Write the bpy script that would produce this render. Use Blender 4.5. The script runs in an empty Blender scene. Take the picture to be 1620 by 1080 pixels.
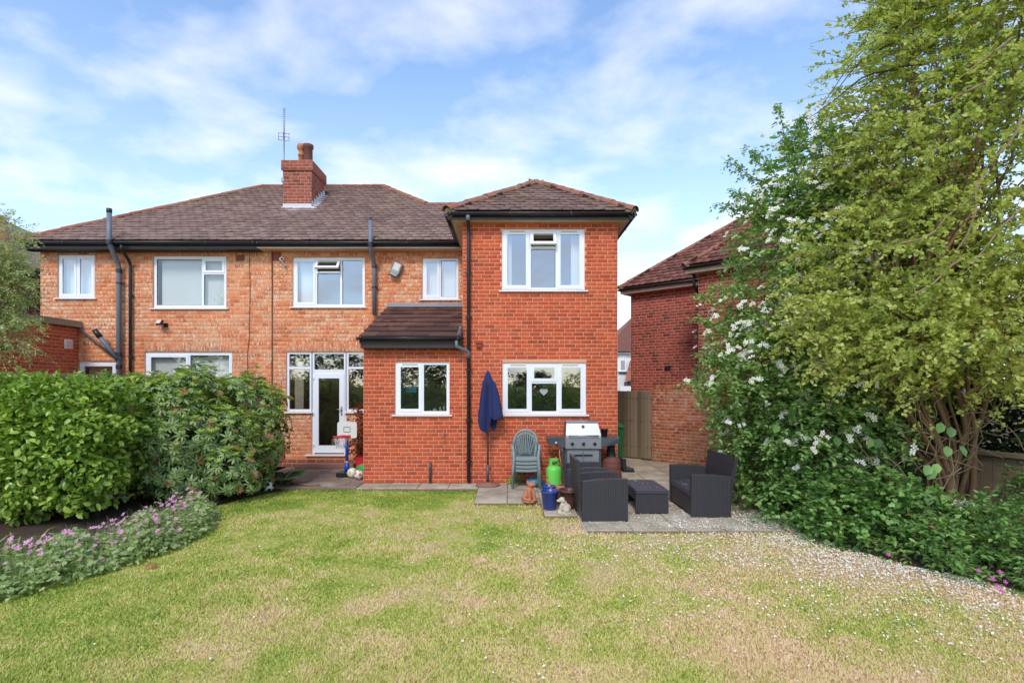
import bpy, math, random
import numpy as np
from mathutils import Vector, Matrix

random.seed(7)
RNG = np.random.default_rng(7)
SC = bpy.context.scene
COL = SC.collection
R = math.radians

# ------------------------------------------------------------------ camera
F, CX, CY, EYE = 850.0, 805.0, 608.0, 2.02          # survey of the photograph: focal length and horizon in its pixels
cam_d = bpy.data.cameras.new('camera')
cam = bpy.data.objects.new('camera', cam_d); COL.objects.link(cam)
cam.location = (0, 0, EYE); cam.rotation_euler = (R(90), 0, 0)
cam_d.sensor_width = 36.0; cam_d.lens = F / 1620 * 36
cam_d.shift_x = (810 - CX) / 1620; cam_d.shift_y = (CY - 540) / 1620
cam_d.clip_start = 0.1; cam_d.clip_end = 3000
SC.camera = cam

# ------------------------------------------------------------------ sky and sun
SUN_EL, SUN_AZ = R(44), R(192)        # azimuth clockwise from +Y: behind the camera, to the left
world = bpy.data.worlds.new('World'); SC.world = world; world.use_nodes = True
wn, wl = world.node_tree.nodes, world.node_tree.links
wn.clear()
w_out = wn.new('ShaderNodeOutputWorld'); w_bg = wn.new('ShaderNodeBackground')
w_bg.inputs['Strength'].default_value = 0.15
sky = wn.new('ShaderNodeTexSky'); sky.sky_type = 'NISHITA'; sky.sun_disc = False
sky.sun_elevation = SUN_EL; sky.sun_rotation = SUN_AZ
sky.air_density = 1.15; sky.dust_density = 0.3; sky.ozone_density = 4.0
tc = wn.new('ShaderNodeTexCoord')
sep = wn.new('ShaderNodeSeparateXYZ'); wl.new(tc.outputs['Generated'], sep.inputs[0])
def wmath(op, a, b=None):
    n = wn.new('ShaderNodeMath'); n.operation = op
    for i, v in enumerate((a, b)):
        if v is None: continue
        if isinstance(v, (int, float)): n.inputs[i].default_value = v
        else: wl.new(v, n.inputs[i])
    return n.outputs[0]
zz = wmath('ADD', wmath('MAXIMUM', sep.outputs[2], 0.0), 0.22)
cmb = wn.new('ShaderNodeCombineXYZ')
wl.new(wmath('DIVIDE', sep.outputs[0], zz), cmb.inputs[0]); wl.new(wmath('DIVIDE', sep.outputs[1], zz), cmb.inputs[1])
mp = wn.new('ShaderNodeMapping'); wl.new(cmb.outputs[0], mp.inputs[0])
mp.inputs['Location'].default_value = (3.4, 1.9, 0); mp.inputs['Rotation'].default_value = (0, 0, R(28)); mp.inputs['Scale'].default_value = (0.9, 1.05, 1)
n1 = wn.new('ShaderNodeTexNoise'); n1.inputs['Scale'].default_value = 2.9; n1.inputs['Detail'].default_value = 7; n1.inputs['Roughness'].default_value = 0.52; n1.inputs['Distortion'].default_value = 0.15
wl.new(mp.outputs[0], n1.inputs['Vector'])
ramp = wn.new('ShaderNodeValToRGB'); wl.new(n1.outputs[0], ramp.inputs[0])
ramp.color_ramp.elements[0].position = 0.45; ramp.color_ramp.elements[0].color = (0, 0, 0, 1)
ramp.color_ramp.elements[1].position = 0.75; ramp.color_ramp.elements[1].color = (1, 1, 1, 1)
haze = wmath('SUBTRACT', 1.0, wmath('MULTIPLY', wmath('MAXIMUM', sep.outputs[2], 0.0), 1.9))
fac = wmath('ADD', wmath('MULTIPLY', ramp.outputs[0], 0.72), wmath('MULTIPLY', wmath('MAXIMUM', haze, 0.0), 0.30))
fac = wmath('MINIMUM', wmath('ADD', fac, 0.02), 0.95)
wmix = wn.new('ShaderNodeMix'); wmix.data_type = 'RGBA'
wl.new(fac, wmix.inputs[0]); wl.new(sky.outputs[0], wmix.inputs[6])
CLOUD = 4.5
wmix.inputs[7].default_value = (CLOUD * 1.01, CLOUD * 0.99, CLOUD * 1.04, 1)
wl.new(wmix.outputs[2], w_bg.inputs['Color']); wl.new(w_bg.outputs[0], w_out.inputs['Surface'])

sun_d = bpy.data.lights.new('sun', 'SUN'); sun_d.energy = 1.15; sun_d.angle = R(14); sun_d.color = (1.0, 0.95, 0.87)
sun = bpy.data.objects.new('sun', sun_d); COL.objects.link(sun)
sdir = Vector((math.sin(SUN_AZ) * math.cos(SUN_EL), math.cos(SUN_AZ) * math.cos(SUN_EL), math.sin(SUN_EL)))
sun.rotation_euler = (-sdir).to_track_quat('-Z', 'Y').to_euler()
sun.location = sdir * 30

SC.view_settings.view_transform = 'Standard'; SC.view_settings.look = 'None'
SC.view_settings.exposure = 0.93; SC.view_settings.gamma = 1.0; SC.view_settings.use_curve_mapping = False
SC.render.engine = 'CYCLES'
SC.cycles.use_denoising = True
SC.cycles.max_bounces = 10; SC.cycles.diffuse_bounces = 7; SC.cycles.glossy_bounces = 3; SC.cycles.transparent_max_bounces = 10
SC.cycles.caustics_reflective = False; SC.cycles.caustics_refractive = False

def at(px, py, Y):                    # surveyed pixel at a known distance -> place
    return Vector(((px - CX) * Y / F, Y, EYE - (py - CY) * Y / F))
def gnd(px, py, z=0.0):
    Y = F * (EYE - z) / (py - CY)
    return Vector(((px - CX) * Y / F, Y, z))

# ------------------------------------------------------------------ materials
def srgb(r, g, b):
    def c(v):
        v /= 255.0
        return v / 12.92 if v <= 0.04045 else ((v + 0.055) / 1.055) ** 2.4
    return (c(r), c(g), c(b), 1.0)

class NT:
    def __init__(self, name):
        self.m = bpy.data.materials.new(name); self.m.use_nodes = True
        self.t = self.m.node_tree; self.t.nodes.clear()
        self.out = self.t.nodes.new('ShaderNodeOutputMaterial')
        self.p = self.t.nodes.new('ShaderNodeBsdfPrincipled')
        self.t.links.new(self.p.outputs[0], self.out.inputs[0])
        self.p.inputs['Specular IOR Level'].default_value = 0.3
    def n(self, typ, **kw):
        x = self.t.nodes.new(typ)
        for k, v in kw.items(): setattr(x, k, v)
        return x
    def link(self, a, b): self.t.links.new(a, b)
    def set(self, sock, v):
        if hasattr(v, 'is_linked') or isinstance(v, bpy.types.NodeSocket): self.link(v, sock)
        else: sock.default_value = v
    def math(self, op, a, b=0.5, clamp=False):
        x = self.n('ShaderNodeMath', operation=op, use_clamp=clamp)
        self.set(x.inputs[0], a); self.set(x.inputs[1], b)
        return x.outputs[0]
    def pos(self, scale=(1, 1, 1)):
        g = self.n('ShaderNodeNewGeometry')
        m = self.n('ShaderNodeMapping'); m.inputs['Scale'].default_value = scale
        self.link(g.outputs['Position'], m.inputs[0]); return m.outputs[0]
    def obj(self, scale=(1, 1, 1)):
        g = self.n('ShaderNodeTexCoord')
        m = self.n('ShaderNodeMapping'); m.inputs['Scale'].default_value = scale
        self.link(g.outputs['Object'], m.inputs[0]); return m.outputs[0]
    def noise(self, vec, scale, detail=4, rough=0.55, dist=0.0):
        x = self.n('ShaderNodeTexNoise'); self.link(vec, x.inputs['Vector'])
        x.inputs['Scale'].default_value = scale; x.inputs['Detail'].default_value = detail
        x.inputs['Roughness'].default_value = rough; x.inputs['Distortion'].default_value = dist
        return x.outputs[0]
    def rnd(self):                    # a number of its own for each loose piece
        g = self.n('ShaderNodeNewGeometry'); o = self.n('ShaderNodeObjectInfo')
        return self.math('FRACT', self.math('ADD', g.outputs['Random Per Island'], self.math('MULTIPLY', o.outputs['Random'], 7.31)))
    def ramp(self, fac, stops):
        x = self.n('ShaderNodeValToRGB'); self.link(fac, x.inputs[0])
        e = x.color_ramp.elements
        while len(e) < len(stops): e.new(0.5)
        for i, (p, c) in enumerate(stops):
            e[i].position = p
            e[i].color = c if len(c) == 4 else (*c, 1)
        return x.outputs[0]
    def sel(self, fac, lo, hi):
        x = self.n('ShaderNodeMapRange'); self.link(fac, x.inputs[0])
        x.inputs[1].default_value = lo; x.inputs[2].default_value = hi
        return x.outputs[0]
    def mix(self, fac, a, b, mode='MIX'):
        x = self.n('ShaderNodeMix', data_type='RGBA', blend_type=mode)
        self.set(x.inputs[0], fac); self.set(x.inputs[6], a); self.set(x.inputs[7], b)
        return x.outputs[2]
    def bump(self, h, dist=0.003, strength=0.6):
        b = self.n('ShaderNodeBump'); b.inputs['Distance'].default_value = dist; b.inputs['Strength'].default_value = strength
        self.link(h, b.inputs['Height']); self.link(b.outputs[0], self.p.inputs['Normal'])
    def fin(self, col, rough=0.8, metal=0.0, spec=None):
        self.set(self.p.inputs['Base Color'], col); self.set(self.p.inputs['Roughness'], rough)
        self.p.inputs['Metallic'].default_value = metal
        if spec is not None: self.p.inputs['Specular IOR Level'].default_value = spec
        return self.m

def plain(name, col, rough=0.5, metal=0.0, vary=0.08, scale=6.0, spec=0.4, bump=0.0):
    t = NT(name); v = t.obj()
    nz = t.noise(v, scale, 5)
    c = t.mix(nz, tuple(x * (1 - vary) for x in col[:3]) + (1,), tuple(min(1, x * (1 + vary)) for x in col[:3]) + (1,))
    if bump: t.bump(t.noise(v, scale * 12, 3), 0.002, bump)
    return t.fin(c, rough, metal, spec)

def brick_mat(name, stops, pale, pale_amt, dark, streak=(14, 14, 60), green=0.0):
    t = NT(name); r = t.rnd(); p = t.pos()
    c = t.ramp(r, stops)
    va = t.n('ShaderNodeVectorMath', operation='ADD'); cx = t.n('ShaderNodeCombineXYZ'); t.link(t.math('MULTIPLY', r, 91.0), cx.inputs[0]); t.link(t.math('MULTIPLY', r, 57.0), cx.inputs[2]); t.link(t.pos(streak), va.inputs[0]); t.link(cx.outputs[0], va.inputs[1])
    st = t.noise(va.outputs[0], 1.0, 3, 0.6)
    big = t.noise(p, 0.7, 3)
    pf = t.math('MULTIPLY', t.sel(t.math('ADD', st, t.math('MULTIPLY', t.math('SUBTRACT', big, 0.5), 0.35)), 0.60 - pale_amt * 0.1, 0.72), pale_amt, True)
    c = t.mix(pf, c, pale)
    blot = t.sel(t.noise(t.pos(tuple(s * 0.55 for s in streak)), 1.3, 4), 0.55, 0.75)
    c = t.mix(t.math('MULTIPLY', blot, 0.55), c, dark)
    if green:
        s = t.n('ShaderNodeSeparateXYZ'); g = t.n('ShaderNodeNewGeometry'); t.link(g.outputs['Position'], s.inputs[0])
        gf = t.math('MULTIPLY', t.sel(s.outputs[2], 1.2, 0.1), t.sel(t.noise(p, 2.2, 4), 0.4, 0.7))
        c = t.mix(t.math('MULTIPLY', gf, green), c, srgb(118, 110, 62))
    c = t.mix(t.math('MULTIPLY', t.sel(t.noise(t.pos((1.7, 1.7, 0.55)), 1.0, 5, 0.6), 0.52, 0.74), 0.38), c, t.mix(1.0, c, (0.62, 0.60, 0.60, 1), 'MULTIPLY'))
    c = t.mix(t.math('MULTIPLY', t.sel(t.noise(t.pos((1.3, 1.3, 1.6)), 1.4, 5, 0.6), 0.58, 0.78), 0.28), c, pale)
    fine = t.noise(p, 90, 3)
    c = t.mix(t.math('MULTIPLY', fine, 0.35), c, t.mix(1.0, c, (0.55, 0.5, 0.48, 1), 'MULTIPLY'))
    t.bump(fine, 0.004, 0.5)
    return t.fin(c, 0.88, 0, 0.2)

def leaf_mat(name, stops, trans=0.3, rough=0.45, spec=0.35, clump=1.2, alt=None, alt_rng=(0.5, 0.7), tcol=1.25):
    t = NT(name); r = t.rnd(); p = t.pos()
    nz = t.noise(p, clump, 3)
    f = t.math('ADD', t.math('MULTIPLY', r, 0.62), t.math('MULTIPLY', nz, 0.38))
    c = t.ramp(f, stops)
    if alt: c = t.mix(t.sel(t.noise(p, clump * 0.6, 3), *alt_rng), c, alt)
    m = t.fin(c, rough, 0, spec)
    if trans:
        tr = t.n('ShaderNodeBsdfTranslucent'); t.link(t.mix(1.0, c, (tcol, tcol * 1.05, tcol * 0.55, 1), 'MULTIPLY'), tr.inputs[0])
        mx = t.n('ShaderNodeMixShader'); mx.inputs[0].default_value = trans
        t.link(t.p.outputs[0], mx.inputs[1]); t.link(tr.outputs[0], mx.inputs[2]); t.link(mx.outputs[0], t.out.inputs[0])
    return m

M = {}
M['brick_old'] = brick_mat('old orange brick', [(0.0, srgb(200, 112, 74)), (0.3, srgb(224, 128, 82)), (0.62, srgb(236, 144, 96)), (0.85, srgb(232, 162, 120)), (1.0, srgb(206, 142, 110))],
                           srgb(246, 218, 186), 1.0, srgb(182, 138, 108), (26, 26, 10))
M['brick_new'] = brick_mat('red extension brick', [(0.0, srgb(172, 82, 58)), (0.2, srgb(194, 86, 58)), (0.5, srgb(206, 94, 62)), (0.8, srgb(214, 104, 70)), (1.0, srgb(186, 94, 70))],
                           srgb(206, 120, 84), 0.5, srgb(130, 74, 58), (20, 20, 8))
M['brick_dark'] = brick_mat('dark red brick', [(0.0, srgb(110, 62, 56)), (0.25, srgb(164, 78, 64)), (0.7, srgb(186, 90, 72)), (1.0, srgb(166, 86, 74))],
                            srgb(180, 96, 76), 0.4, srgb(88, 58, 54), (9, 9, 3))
M['brick_wall'] = brick_mat('weathered garden wall brick', [(0.0, srgb(150, 84, 58)), (0.4, srgb(184, 104, 70)), (0.75, srgb(192, 122, 90)), (1.0, srgb(176, 130, 104))],
                            srgb(214, 186, 166), 0.7, srgb(130, 92, 70), (9, 9, 5), green=0.7)
M['brick_chim'] = brick_mat('chimney brick', [(0.0, srgb(128, 76, 62)), (0.5, srgb(166, 92, 74)), (1.0, srgb(156, 98, 82))],
                            srgb(190, 120, 90), 0.4, srgb(96, 70, 60), (8, 8, 5))
def mortar_mat(name, a, b):
    t = NT(name); p = t.pos()
    return t.fin(t.mix(t.noise(p, 5, 5), a, b), 0.95, 0, 0.1)
M['mortar_old'] = mortar_mat('old mortar', srgb(196, 146, 112), srgb(216, 172, 136))
M['mortar_new'] = mortar_mat('pale mortar', srgb(222, 154, 120), srgb(230, 170, 136))
M['mortar_dark'] = mortar_mat('pinkish mortar', srgb(190, 138, 120), srgb(208, 160, 140))

def tile_mat(name, stops, lichen, lichen_rng, pale=None, moss=None):
    t = NT(name); r = t.rnd(); p = t.pos()
    c = t.ramp(r, stops)
    l = t.math('MULTIPLY', t.sel(t.noise(p, 0.55, 4, 0.6), *lichen_rng), t.sel(t.noise(p, 16, 4), 0.42, 0.62))
    c = t.mix(t.math('MULTIPLY', l, 0.75), c, lichen)
    if moss: c = t.mix(t.math('MULTIPLY', t.math('MULTIPLY', t.sel(t.noise(p, 1.1, 3), 0.5, 0.66), t.sel(t.noise(p, 11, 4), 0.5, 0.6)), 0.8), c, moss)
    fine = t.noise(p, 60, 3)
    c = t.mix(t.math('MULTIPLY', fine, 0.4), c, t.mix(1.0, c, (0.5, 0.48, 0.47, 1), 'MULTIPLY'))
    t.bump(fine, 0.003, 0.4)
    return t.fin(c, 0.85, 0, 0.25)
M['tile_old'] = tile_mat('weathered plain tile', [(0, srgb(132, 108, 102)), (0.4, srgb(148, 122, 114)), (0.75, srgb(162, 134, 124)), (1, srgb(140, 116, 108))], srgb(186, 166, 136), (0.58, 0.80))
M['tile_ext'] = tile_mat('brown plain tile', [(0, srgb(124, 100, 95)), (0.5, srgb(140, 114, 107)), (1, srgb(154, 126, 117))], srgb(170, 150, 104), (0.6, 0.8))
M['tile_hip'] = tile_mat('terracotta hip tile', [(0, srgb(142, 84, 66)), (0.5, srgb(168, 104, 82)), (1, srgb(156, 108, 90))], srgb(150, 136, 92), (0.45, 0.7), moss=srgb(120, 100, 58))
M['tile_red'] = tile_mat('red brown plain tile', [(0, srgb(112, 74, 66)), (0.5, srgb(142, 94, 82)), (1, srgb(158, 106, 92))], srgb(176, 140, 112), (0.6, 0.8))
M['tile_lean'] = tile_mat('dark concrete interlocking tile', [(0, srgb(82, 58, 52)), (0.5, srgb(98, 68, 60)), (1, srgb(112, 78, 68))], srgb(196, 130, 86), (0.50, 0.62), moss=srgb(170, 116, 76))
M['white'] = plain('white upvc', srgb(236, 238, 243), 0.32, vary=0.02, spec=0.5)
M['white_paint'] = plain('white render', srgb(232, 230, 226), 0.8, vary=0.04)
M['cream'] = plain('cream soffit board', srgb(214, 192, 172), 0.6, vary=0.05)
M['black'] = plain('black plastic gutter', srgb(44, 42, 46), 0.38, vary=0.15, spec=0.5)
M['fascia'] = plain('dark brown fascia board', srgb(58, 48, 48), 0.5, vary=0.1)
M['pipe_grey'] = plain('grey plastic soil pipe', srgb(112, 118, 128), 0.45, vary=0.1)
M['lead'] = plain('lead flashing', srgb(140, 144, 152), 0.6, vary=0.2, scale=3)
M['zinc'] = plain('pale chimney flashing', srgb(206, 204, 206), 0.6, vary=0.12)
M['room'] = plain('room wall', srgb(178, 166, 152), 0.9)
M['curtain'] = plain('beige curtain', srgb(196, 182, 160), 0.9, vary=0.1)
M['net'] = plain('white net curtain', srgb(226, 228, 230), 0.9, vary=0.04)
M['blind'] = plain('pale vertical blind', srgb(214, 216, 210), 0.85, vary=0.03)
def glass_mat(name, ior, base):
  t = NT(name); g = t.n('ShaderNodeBsdfGlossy'); g.inputs['Roughness'].default_value = 0.015; g.inputs['Color'].default_value = (0.93, 0.96, 1.0, 1)
  tr = t.n('ShaderNodeBsdfTransparent'); tr.inputs[0].default_value = (0.95, 0.97, 0.97, 1)
  lw = t.n('ShaderNodeLayerWeight'); lw.inputs[0].default_value = 0.5; lwf = t.math('POWER', lw.outputs['Facing'], 4.0)
  wv = t.n('ShaderNodeBump'); wv.inputs['Distance'].default_value = 0.02; wv.inputs['Strength'].default_value = 0.05
  t.link(t.noise(t.pos(), 1.2, 1), wv.inputs['Height']); t.link(wv.outputs[0], g.inputs['Normal'])
  mx = t.n('ShaderNodeMixShader'); t.link(t.math('ADD', t.math('MULTIPLY', lwf, 0.6), base, True), mx.inputs[0])
  t.link(tr.outputs[0], mx.inputs[1]); t.link(g.outputs[0], mx.inputs[2]); t.link(mx.outputs[0], t.out.inputs[0])
  return t.m
M['glass'] = glass_mat('window glass', 1.9, 0.30)
M['glass_clear'] = glass_mat('clear window glass', 1.5, 0.12)
M['steel'] = plain('brushed steel', srgb(172, 172, 174), 0.42, 0.85, vary=0.04, scale=30)
M['steel_dull'] = plain('dull galvanised steel', srgb(150, 150, 152), 0.5, 0.7, vary=0.1)
M['dark_metal'] = plain('charcoal painted metal', srgb(86, 88, 92), 0.42, 0.2, vary=0.06)
M['black_part'] = plain('black knob plastic', srgb(34, 34, 36), 0.4, vary=0.1)
M['terracotta'] = plain('terracotta clay', srgb(186, 118, 86), 0.8, vary=0.18, scale=9, bump=0.3)
M['terra_dark'] = plain('dark fired clay', srgb(112, 70, 58), 0.75, vary=0.2, scale=7, bump=0.3)
M['glaze_brown'] = plain('brown glazed pot', srgb(92, 58, 50), 0.35, vary=0.2, scale=8)
M['glaze_blue'] = plain('blue glazed pot', srgb(44, 68, 140), 0.3, vary=0.2, scale=6, spec=0.5)
M['soil'] = plain('dark garden soil', srgb(72, 58, 46), 0.95, vary=0.3, scale=9, bump=0.8)
M['stone'] = plain('weathered pale stone', srgb(200, 190, 172), 0.9, vary=0.2, scale=14, bump=0.5)
M['gas_green'] = plain('bright green gas bottle paint', srgb(112, 206, 84), 0.4, vary=0.05)
M['red'] = plain('red plastic', srgb(206, 36, 48), 0.4, vary=0.05)
M['label_red'] = plain('red label print', srgb(214, 84, 66), 0.6)
M['label_pale'] = plain('pale label print', srgb(210, 226, 196), 0.6)
M['blue_plastic'] = plain('blue plastic', srgb(22, 82, 190), 0.35, vary=0.05)
M['orange'] = plain('orange plastic', srgb(226, 158, 62), 0.45)
M['hose'] = plain('orange gas hose', srgb(214, 120, 70), 0.5)
M['green_plastic'] = plain('green plastic', srgb(44, 176, 84), 0.4)
M['bin_green'] = plain('dark green bin plastic', srgb(38, 104, 60), 0.45, vary=0.08)
M['teal'] = plain('teal plastic', srgb(40, 112, 142), 0.45, vary=0.12)
M['navy'] = plain('navy canvas', srgb(36, 44, 88), 0.85, vary=0.15, scale=4)
M['chair_green'] = plain('faded green grey resin', srgb(136, 146, 144), 0.5, vary=0.1, scale=8)
M['rubber'] = plain('black rubber', srgb(48, 52, 52), 0.6, vary=0.2)
M['oak'] = plain('brown varnished wood', srgb(112, 74, 54), 0.6, vary=0.2, scale=12)
M['umb_base'] = plain('reddish cast parasol base', srgb(146, 104, 90), 0.85, vary=0.15)
M['net_white'] = plain('white cord', srgb(232, 226, 228), 0.8)
M['ball_white'] = plain('white ball panel', srgb(226, 226, 218), 0.45, vary=0.06)
M['ball_black'] = plain('black ball panel', srgb(34, 34, 36), 0.45)
M['ball_yellow'] = plain('yellow ball print', srgb(206, 200, 96), 0.45)
M['ball_pink'] = plain('pink ball print', srgb(214, 120, 110), 0.45)
M['bark'] = plain('brown bark', srgb(128, 98, 72), 0.92, vary=0.35, scale=14, bump=0.8)
M['twig'] = plain('pale brown twig', srgb(142, 120, 92), 0.9, vary=0.2, scale=6)
M['bark_dark'] = plain('dark bark', srgb(70, 56, 46), 0.95, vary=0.3, scale=10)
M['mortar_bed'] = plain('lichened cement', srgb(150, 136, 112), 0.95, vary=0.3, scale=12, bump=0.6)
M['camera_white'] = plain('white camera casing', srgb(230, 230, 230), 0.4)
M['lamp_glass'] = plain('frosted lamp glass', srgb(214, 212, 200), 0.3)
M['sofa_green'] = plain('pale green sofa cloth', srgb(172, 170, 122), 0.9)
M['pink'] = leaf_mat('pink geranium petal', [(0, srgb(214, 124, 182)), (0.5, srgb(232, 158, 206)), (1, srgb(242, 190, 222))], 0.25, 0.6)
M['magenta'] = leaf_mat('magenta petal', [(0, srgb(190, 70, 160)), (1, srgb(222, 110, 196))], 0.25, 0.6)
M['petal'] = leaf_mat('white petal', [(0, srgb(232, 226, 206)), (0.6, srgb(244, 242, 232)), (1, srgb(250, 250, 246))], 0.2, 0.6, tcol=0.9)
M['petal_fall'] = leaf_mat('fallen petal', [(0, srgb(222, 198, 160)), (0.3, srgb(244, 234, 214)), (1, srgb(252, 250, 244))], 0.1, 0.7, tcol=0.9)
M['stamen'] = plain('yellow stamen', srgb(214, 190, 80), 0.8)
M['bloom_brown'] = leaf_mat('spent brown bloom', [(0, srgb(140, 84, 58)), (0.5, srgb(176, 112, 80)), (1, srgb(198, 144, 108))], 0.15, 0.8)
M['leaf_laurel'] = leaf_mat('glossy laurel leaf', [(0, srgb(62, 94, 36)), (0.3, srgb(112, 146, 52)), (0.6, srgb(158, 186, 74)), (0.9, srgb(202, 216, 112)), (0.985, srgb(208, 216, 116)), (1.0, srgb(226, 176, 66))], 0.30, 0.30, 0.55)
M['leaf_rhodo'] = leaf_mat('dark rhododendron leaf', [(0, srgb(96, 120, 66)), (0.5, srgb(134, 156, 92)), (1, srgb(174, 188, 126))], 0.15, 0.4, 0.45)
M['leaf_rhodo_new'] = leaf_mat('fresh rhododendron leaf', [(0, srgb(126, 154, 62)), (0.5, srgb(164, 188, 84)), (1, srgb(198, 208, 112))], 0.3, 0.45)
M['leaf_shrub'] = leaf_mat('mid green shrub leaf', [(0, srgb(98, 134, 74)), (0.45, srgb(142, 176, 100)), (0.8, srgb(176, 202, 126)), (1, srgb(206, 218, 148))], 0.32, 0.42)
M['leaf_haw'] = leaf_mat('yellow green small leaf', [(0, srgb(112, 130, 64)), (0.35, srgb(164, 180, 90)), (0.7, srgb(206, 210, 118)), (1, srgb(236, 228, 152))], 0.46, 0.5, clump=0.9, alt=srgb(200, 194, 104), alt_rng=(0.55, 0.8))
M['leaf_ivy'] = leaf_mat('deep green ground cover leaf', [(0, srgb(72, 104, 54)), (0.45, srgb(106, 146, 74)), (0.8, srgb(144, 180, 96)), (1, srgb(190, 210, 110))], 0.25, 0.4)
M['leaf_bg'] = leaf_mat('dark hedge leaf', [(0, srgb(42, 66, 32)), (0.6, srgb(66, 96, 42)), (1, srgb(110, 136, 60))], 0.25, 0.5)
M['leaf_olive'] = leaf_mat('silvery narrow leaf', [(0, srgb(136, 156, 96)), (0.5, srgb(182, 196, 136)), (0.85, srgb(220, 222, 184)), (1, srgb(236, 236, 208))], 0.42, 0.5)
M['leaf_maple'] = leaf_mat('red maple leaf', [(0, srgb(116, 52, 34)), (0.5, srgb(158, 78, 48)), (1, srgb(186, 110, 70))], 0.3, 0.6)
M['leaf_geranium'] = leaf_mat('grey green geranium leaf', [(0, srgb(124, 144, 88)), (0.5, srgb(164, 182, 118)), (1, srgb(200, 210, 148))], 0.3, 0.6)
M['leaf_strap'] = leaf_mat('pale strap leaf', [(0, srgb(120, 142, 66)), (1, srgb(176, 188, 104))], 0.3, 0.5)
M['leaf_fern'] = leaf_mat('fern frond', [(0, srgb(66, 94, 56)), (1, srgb(112, 138, 88))], 0.3, 0.6)

# ------------------------------------------------------------------ mesh helpers
def np_mesh(name, V, Fc, smooth=False):
    V = np.asarray(V, dtype=np.float32).reshape(-1, 3); Fc = np.asarray(Fc, dtype=np.int32)
    me = bpy.data.meshes.new(name); k = Fc.shape[1]
    me.vertices.add(len(V)); me.vertices.foreach_set('co', V.ravel())
    me.loops.add(Fc.size); me.loops.foreach_set('vertex_index', Fc.ravel())
    me.polygons.add(len(Fc))
    me.polygons.foreach_set('loop_start', np.arange(0, Fc.size, k, dtype=np.int32))
    me.polygons.foreach_set('loop_total', np.full(len(Fc), k, dtype=np.int32))
    if smooth: me.polygons.foreach_set('use_smooth', np.ones(len(Fc), dtype=bool))
    me.update(calc_edges=True)
    return me

def link(name, me, mat, parent=None, loc=None, kind=None):
    o = bpy.data.objects.new(name, me); COL.objects.link(o)
    if mat is not None and len(me.materials) == 0: me.materials.append(M[mat] if isinstance(mat, str) else mat)
    if parent is not None: o.parent = parent
    if loc is not None: o.location = loc
    if kind: o['kind'] = kind
    return o

def tag(o, label, cat, group=None, kind=None):
    o['label'] = label; o['category'] = cat
    if group: o['group'] = group
    if kind: o['kind'] = kind
    return o

def thing(name, label, cat, loc=(0, 0, 0), rz=0.0, group=None):
    o = bpy.data.objects.new(name, None); COL.objects.link(o); o.empty_display_size = 0.1
    o.location = loc; o.rotation_euler = (0, 0, rz)
    return tag(o, label, cat, group)

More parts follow.
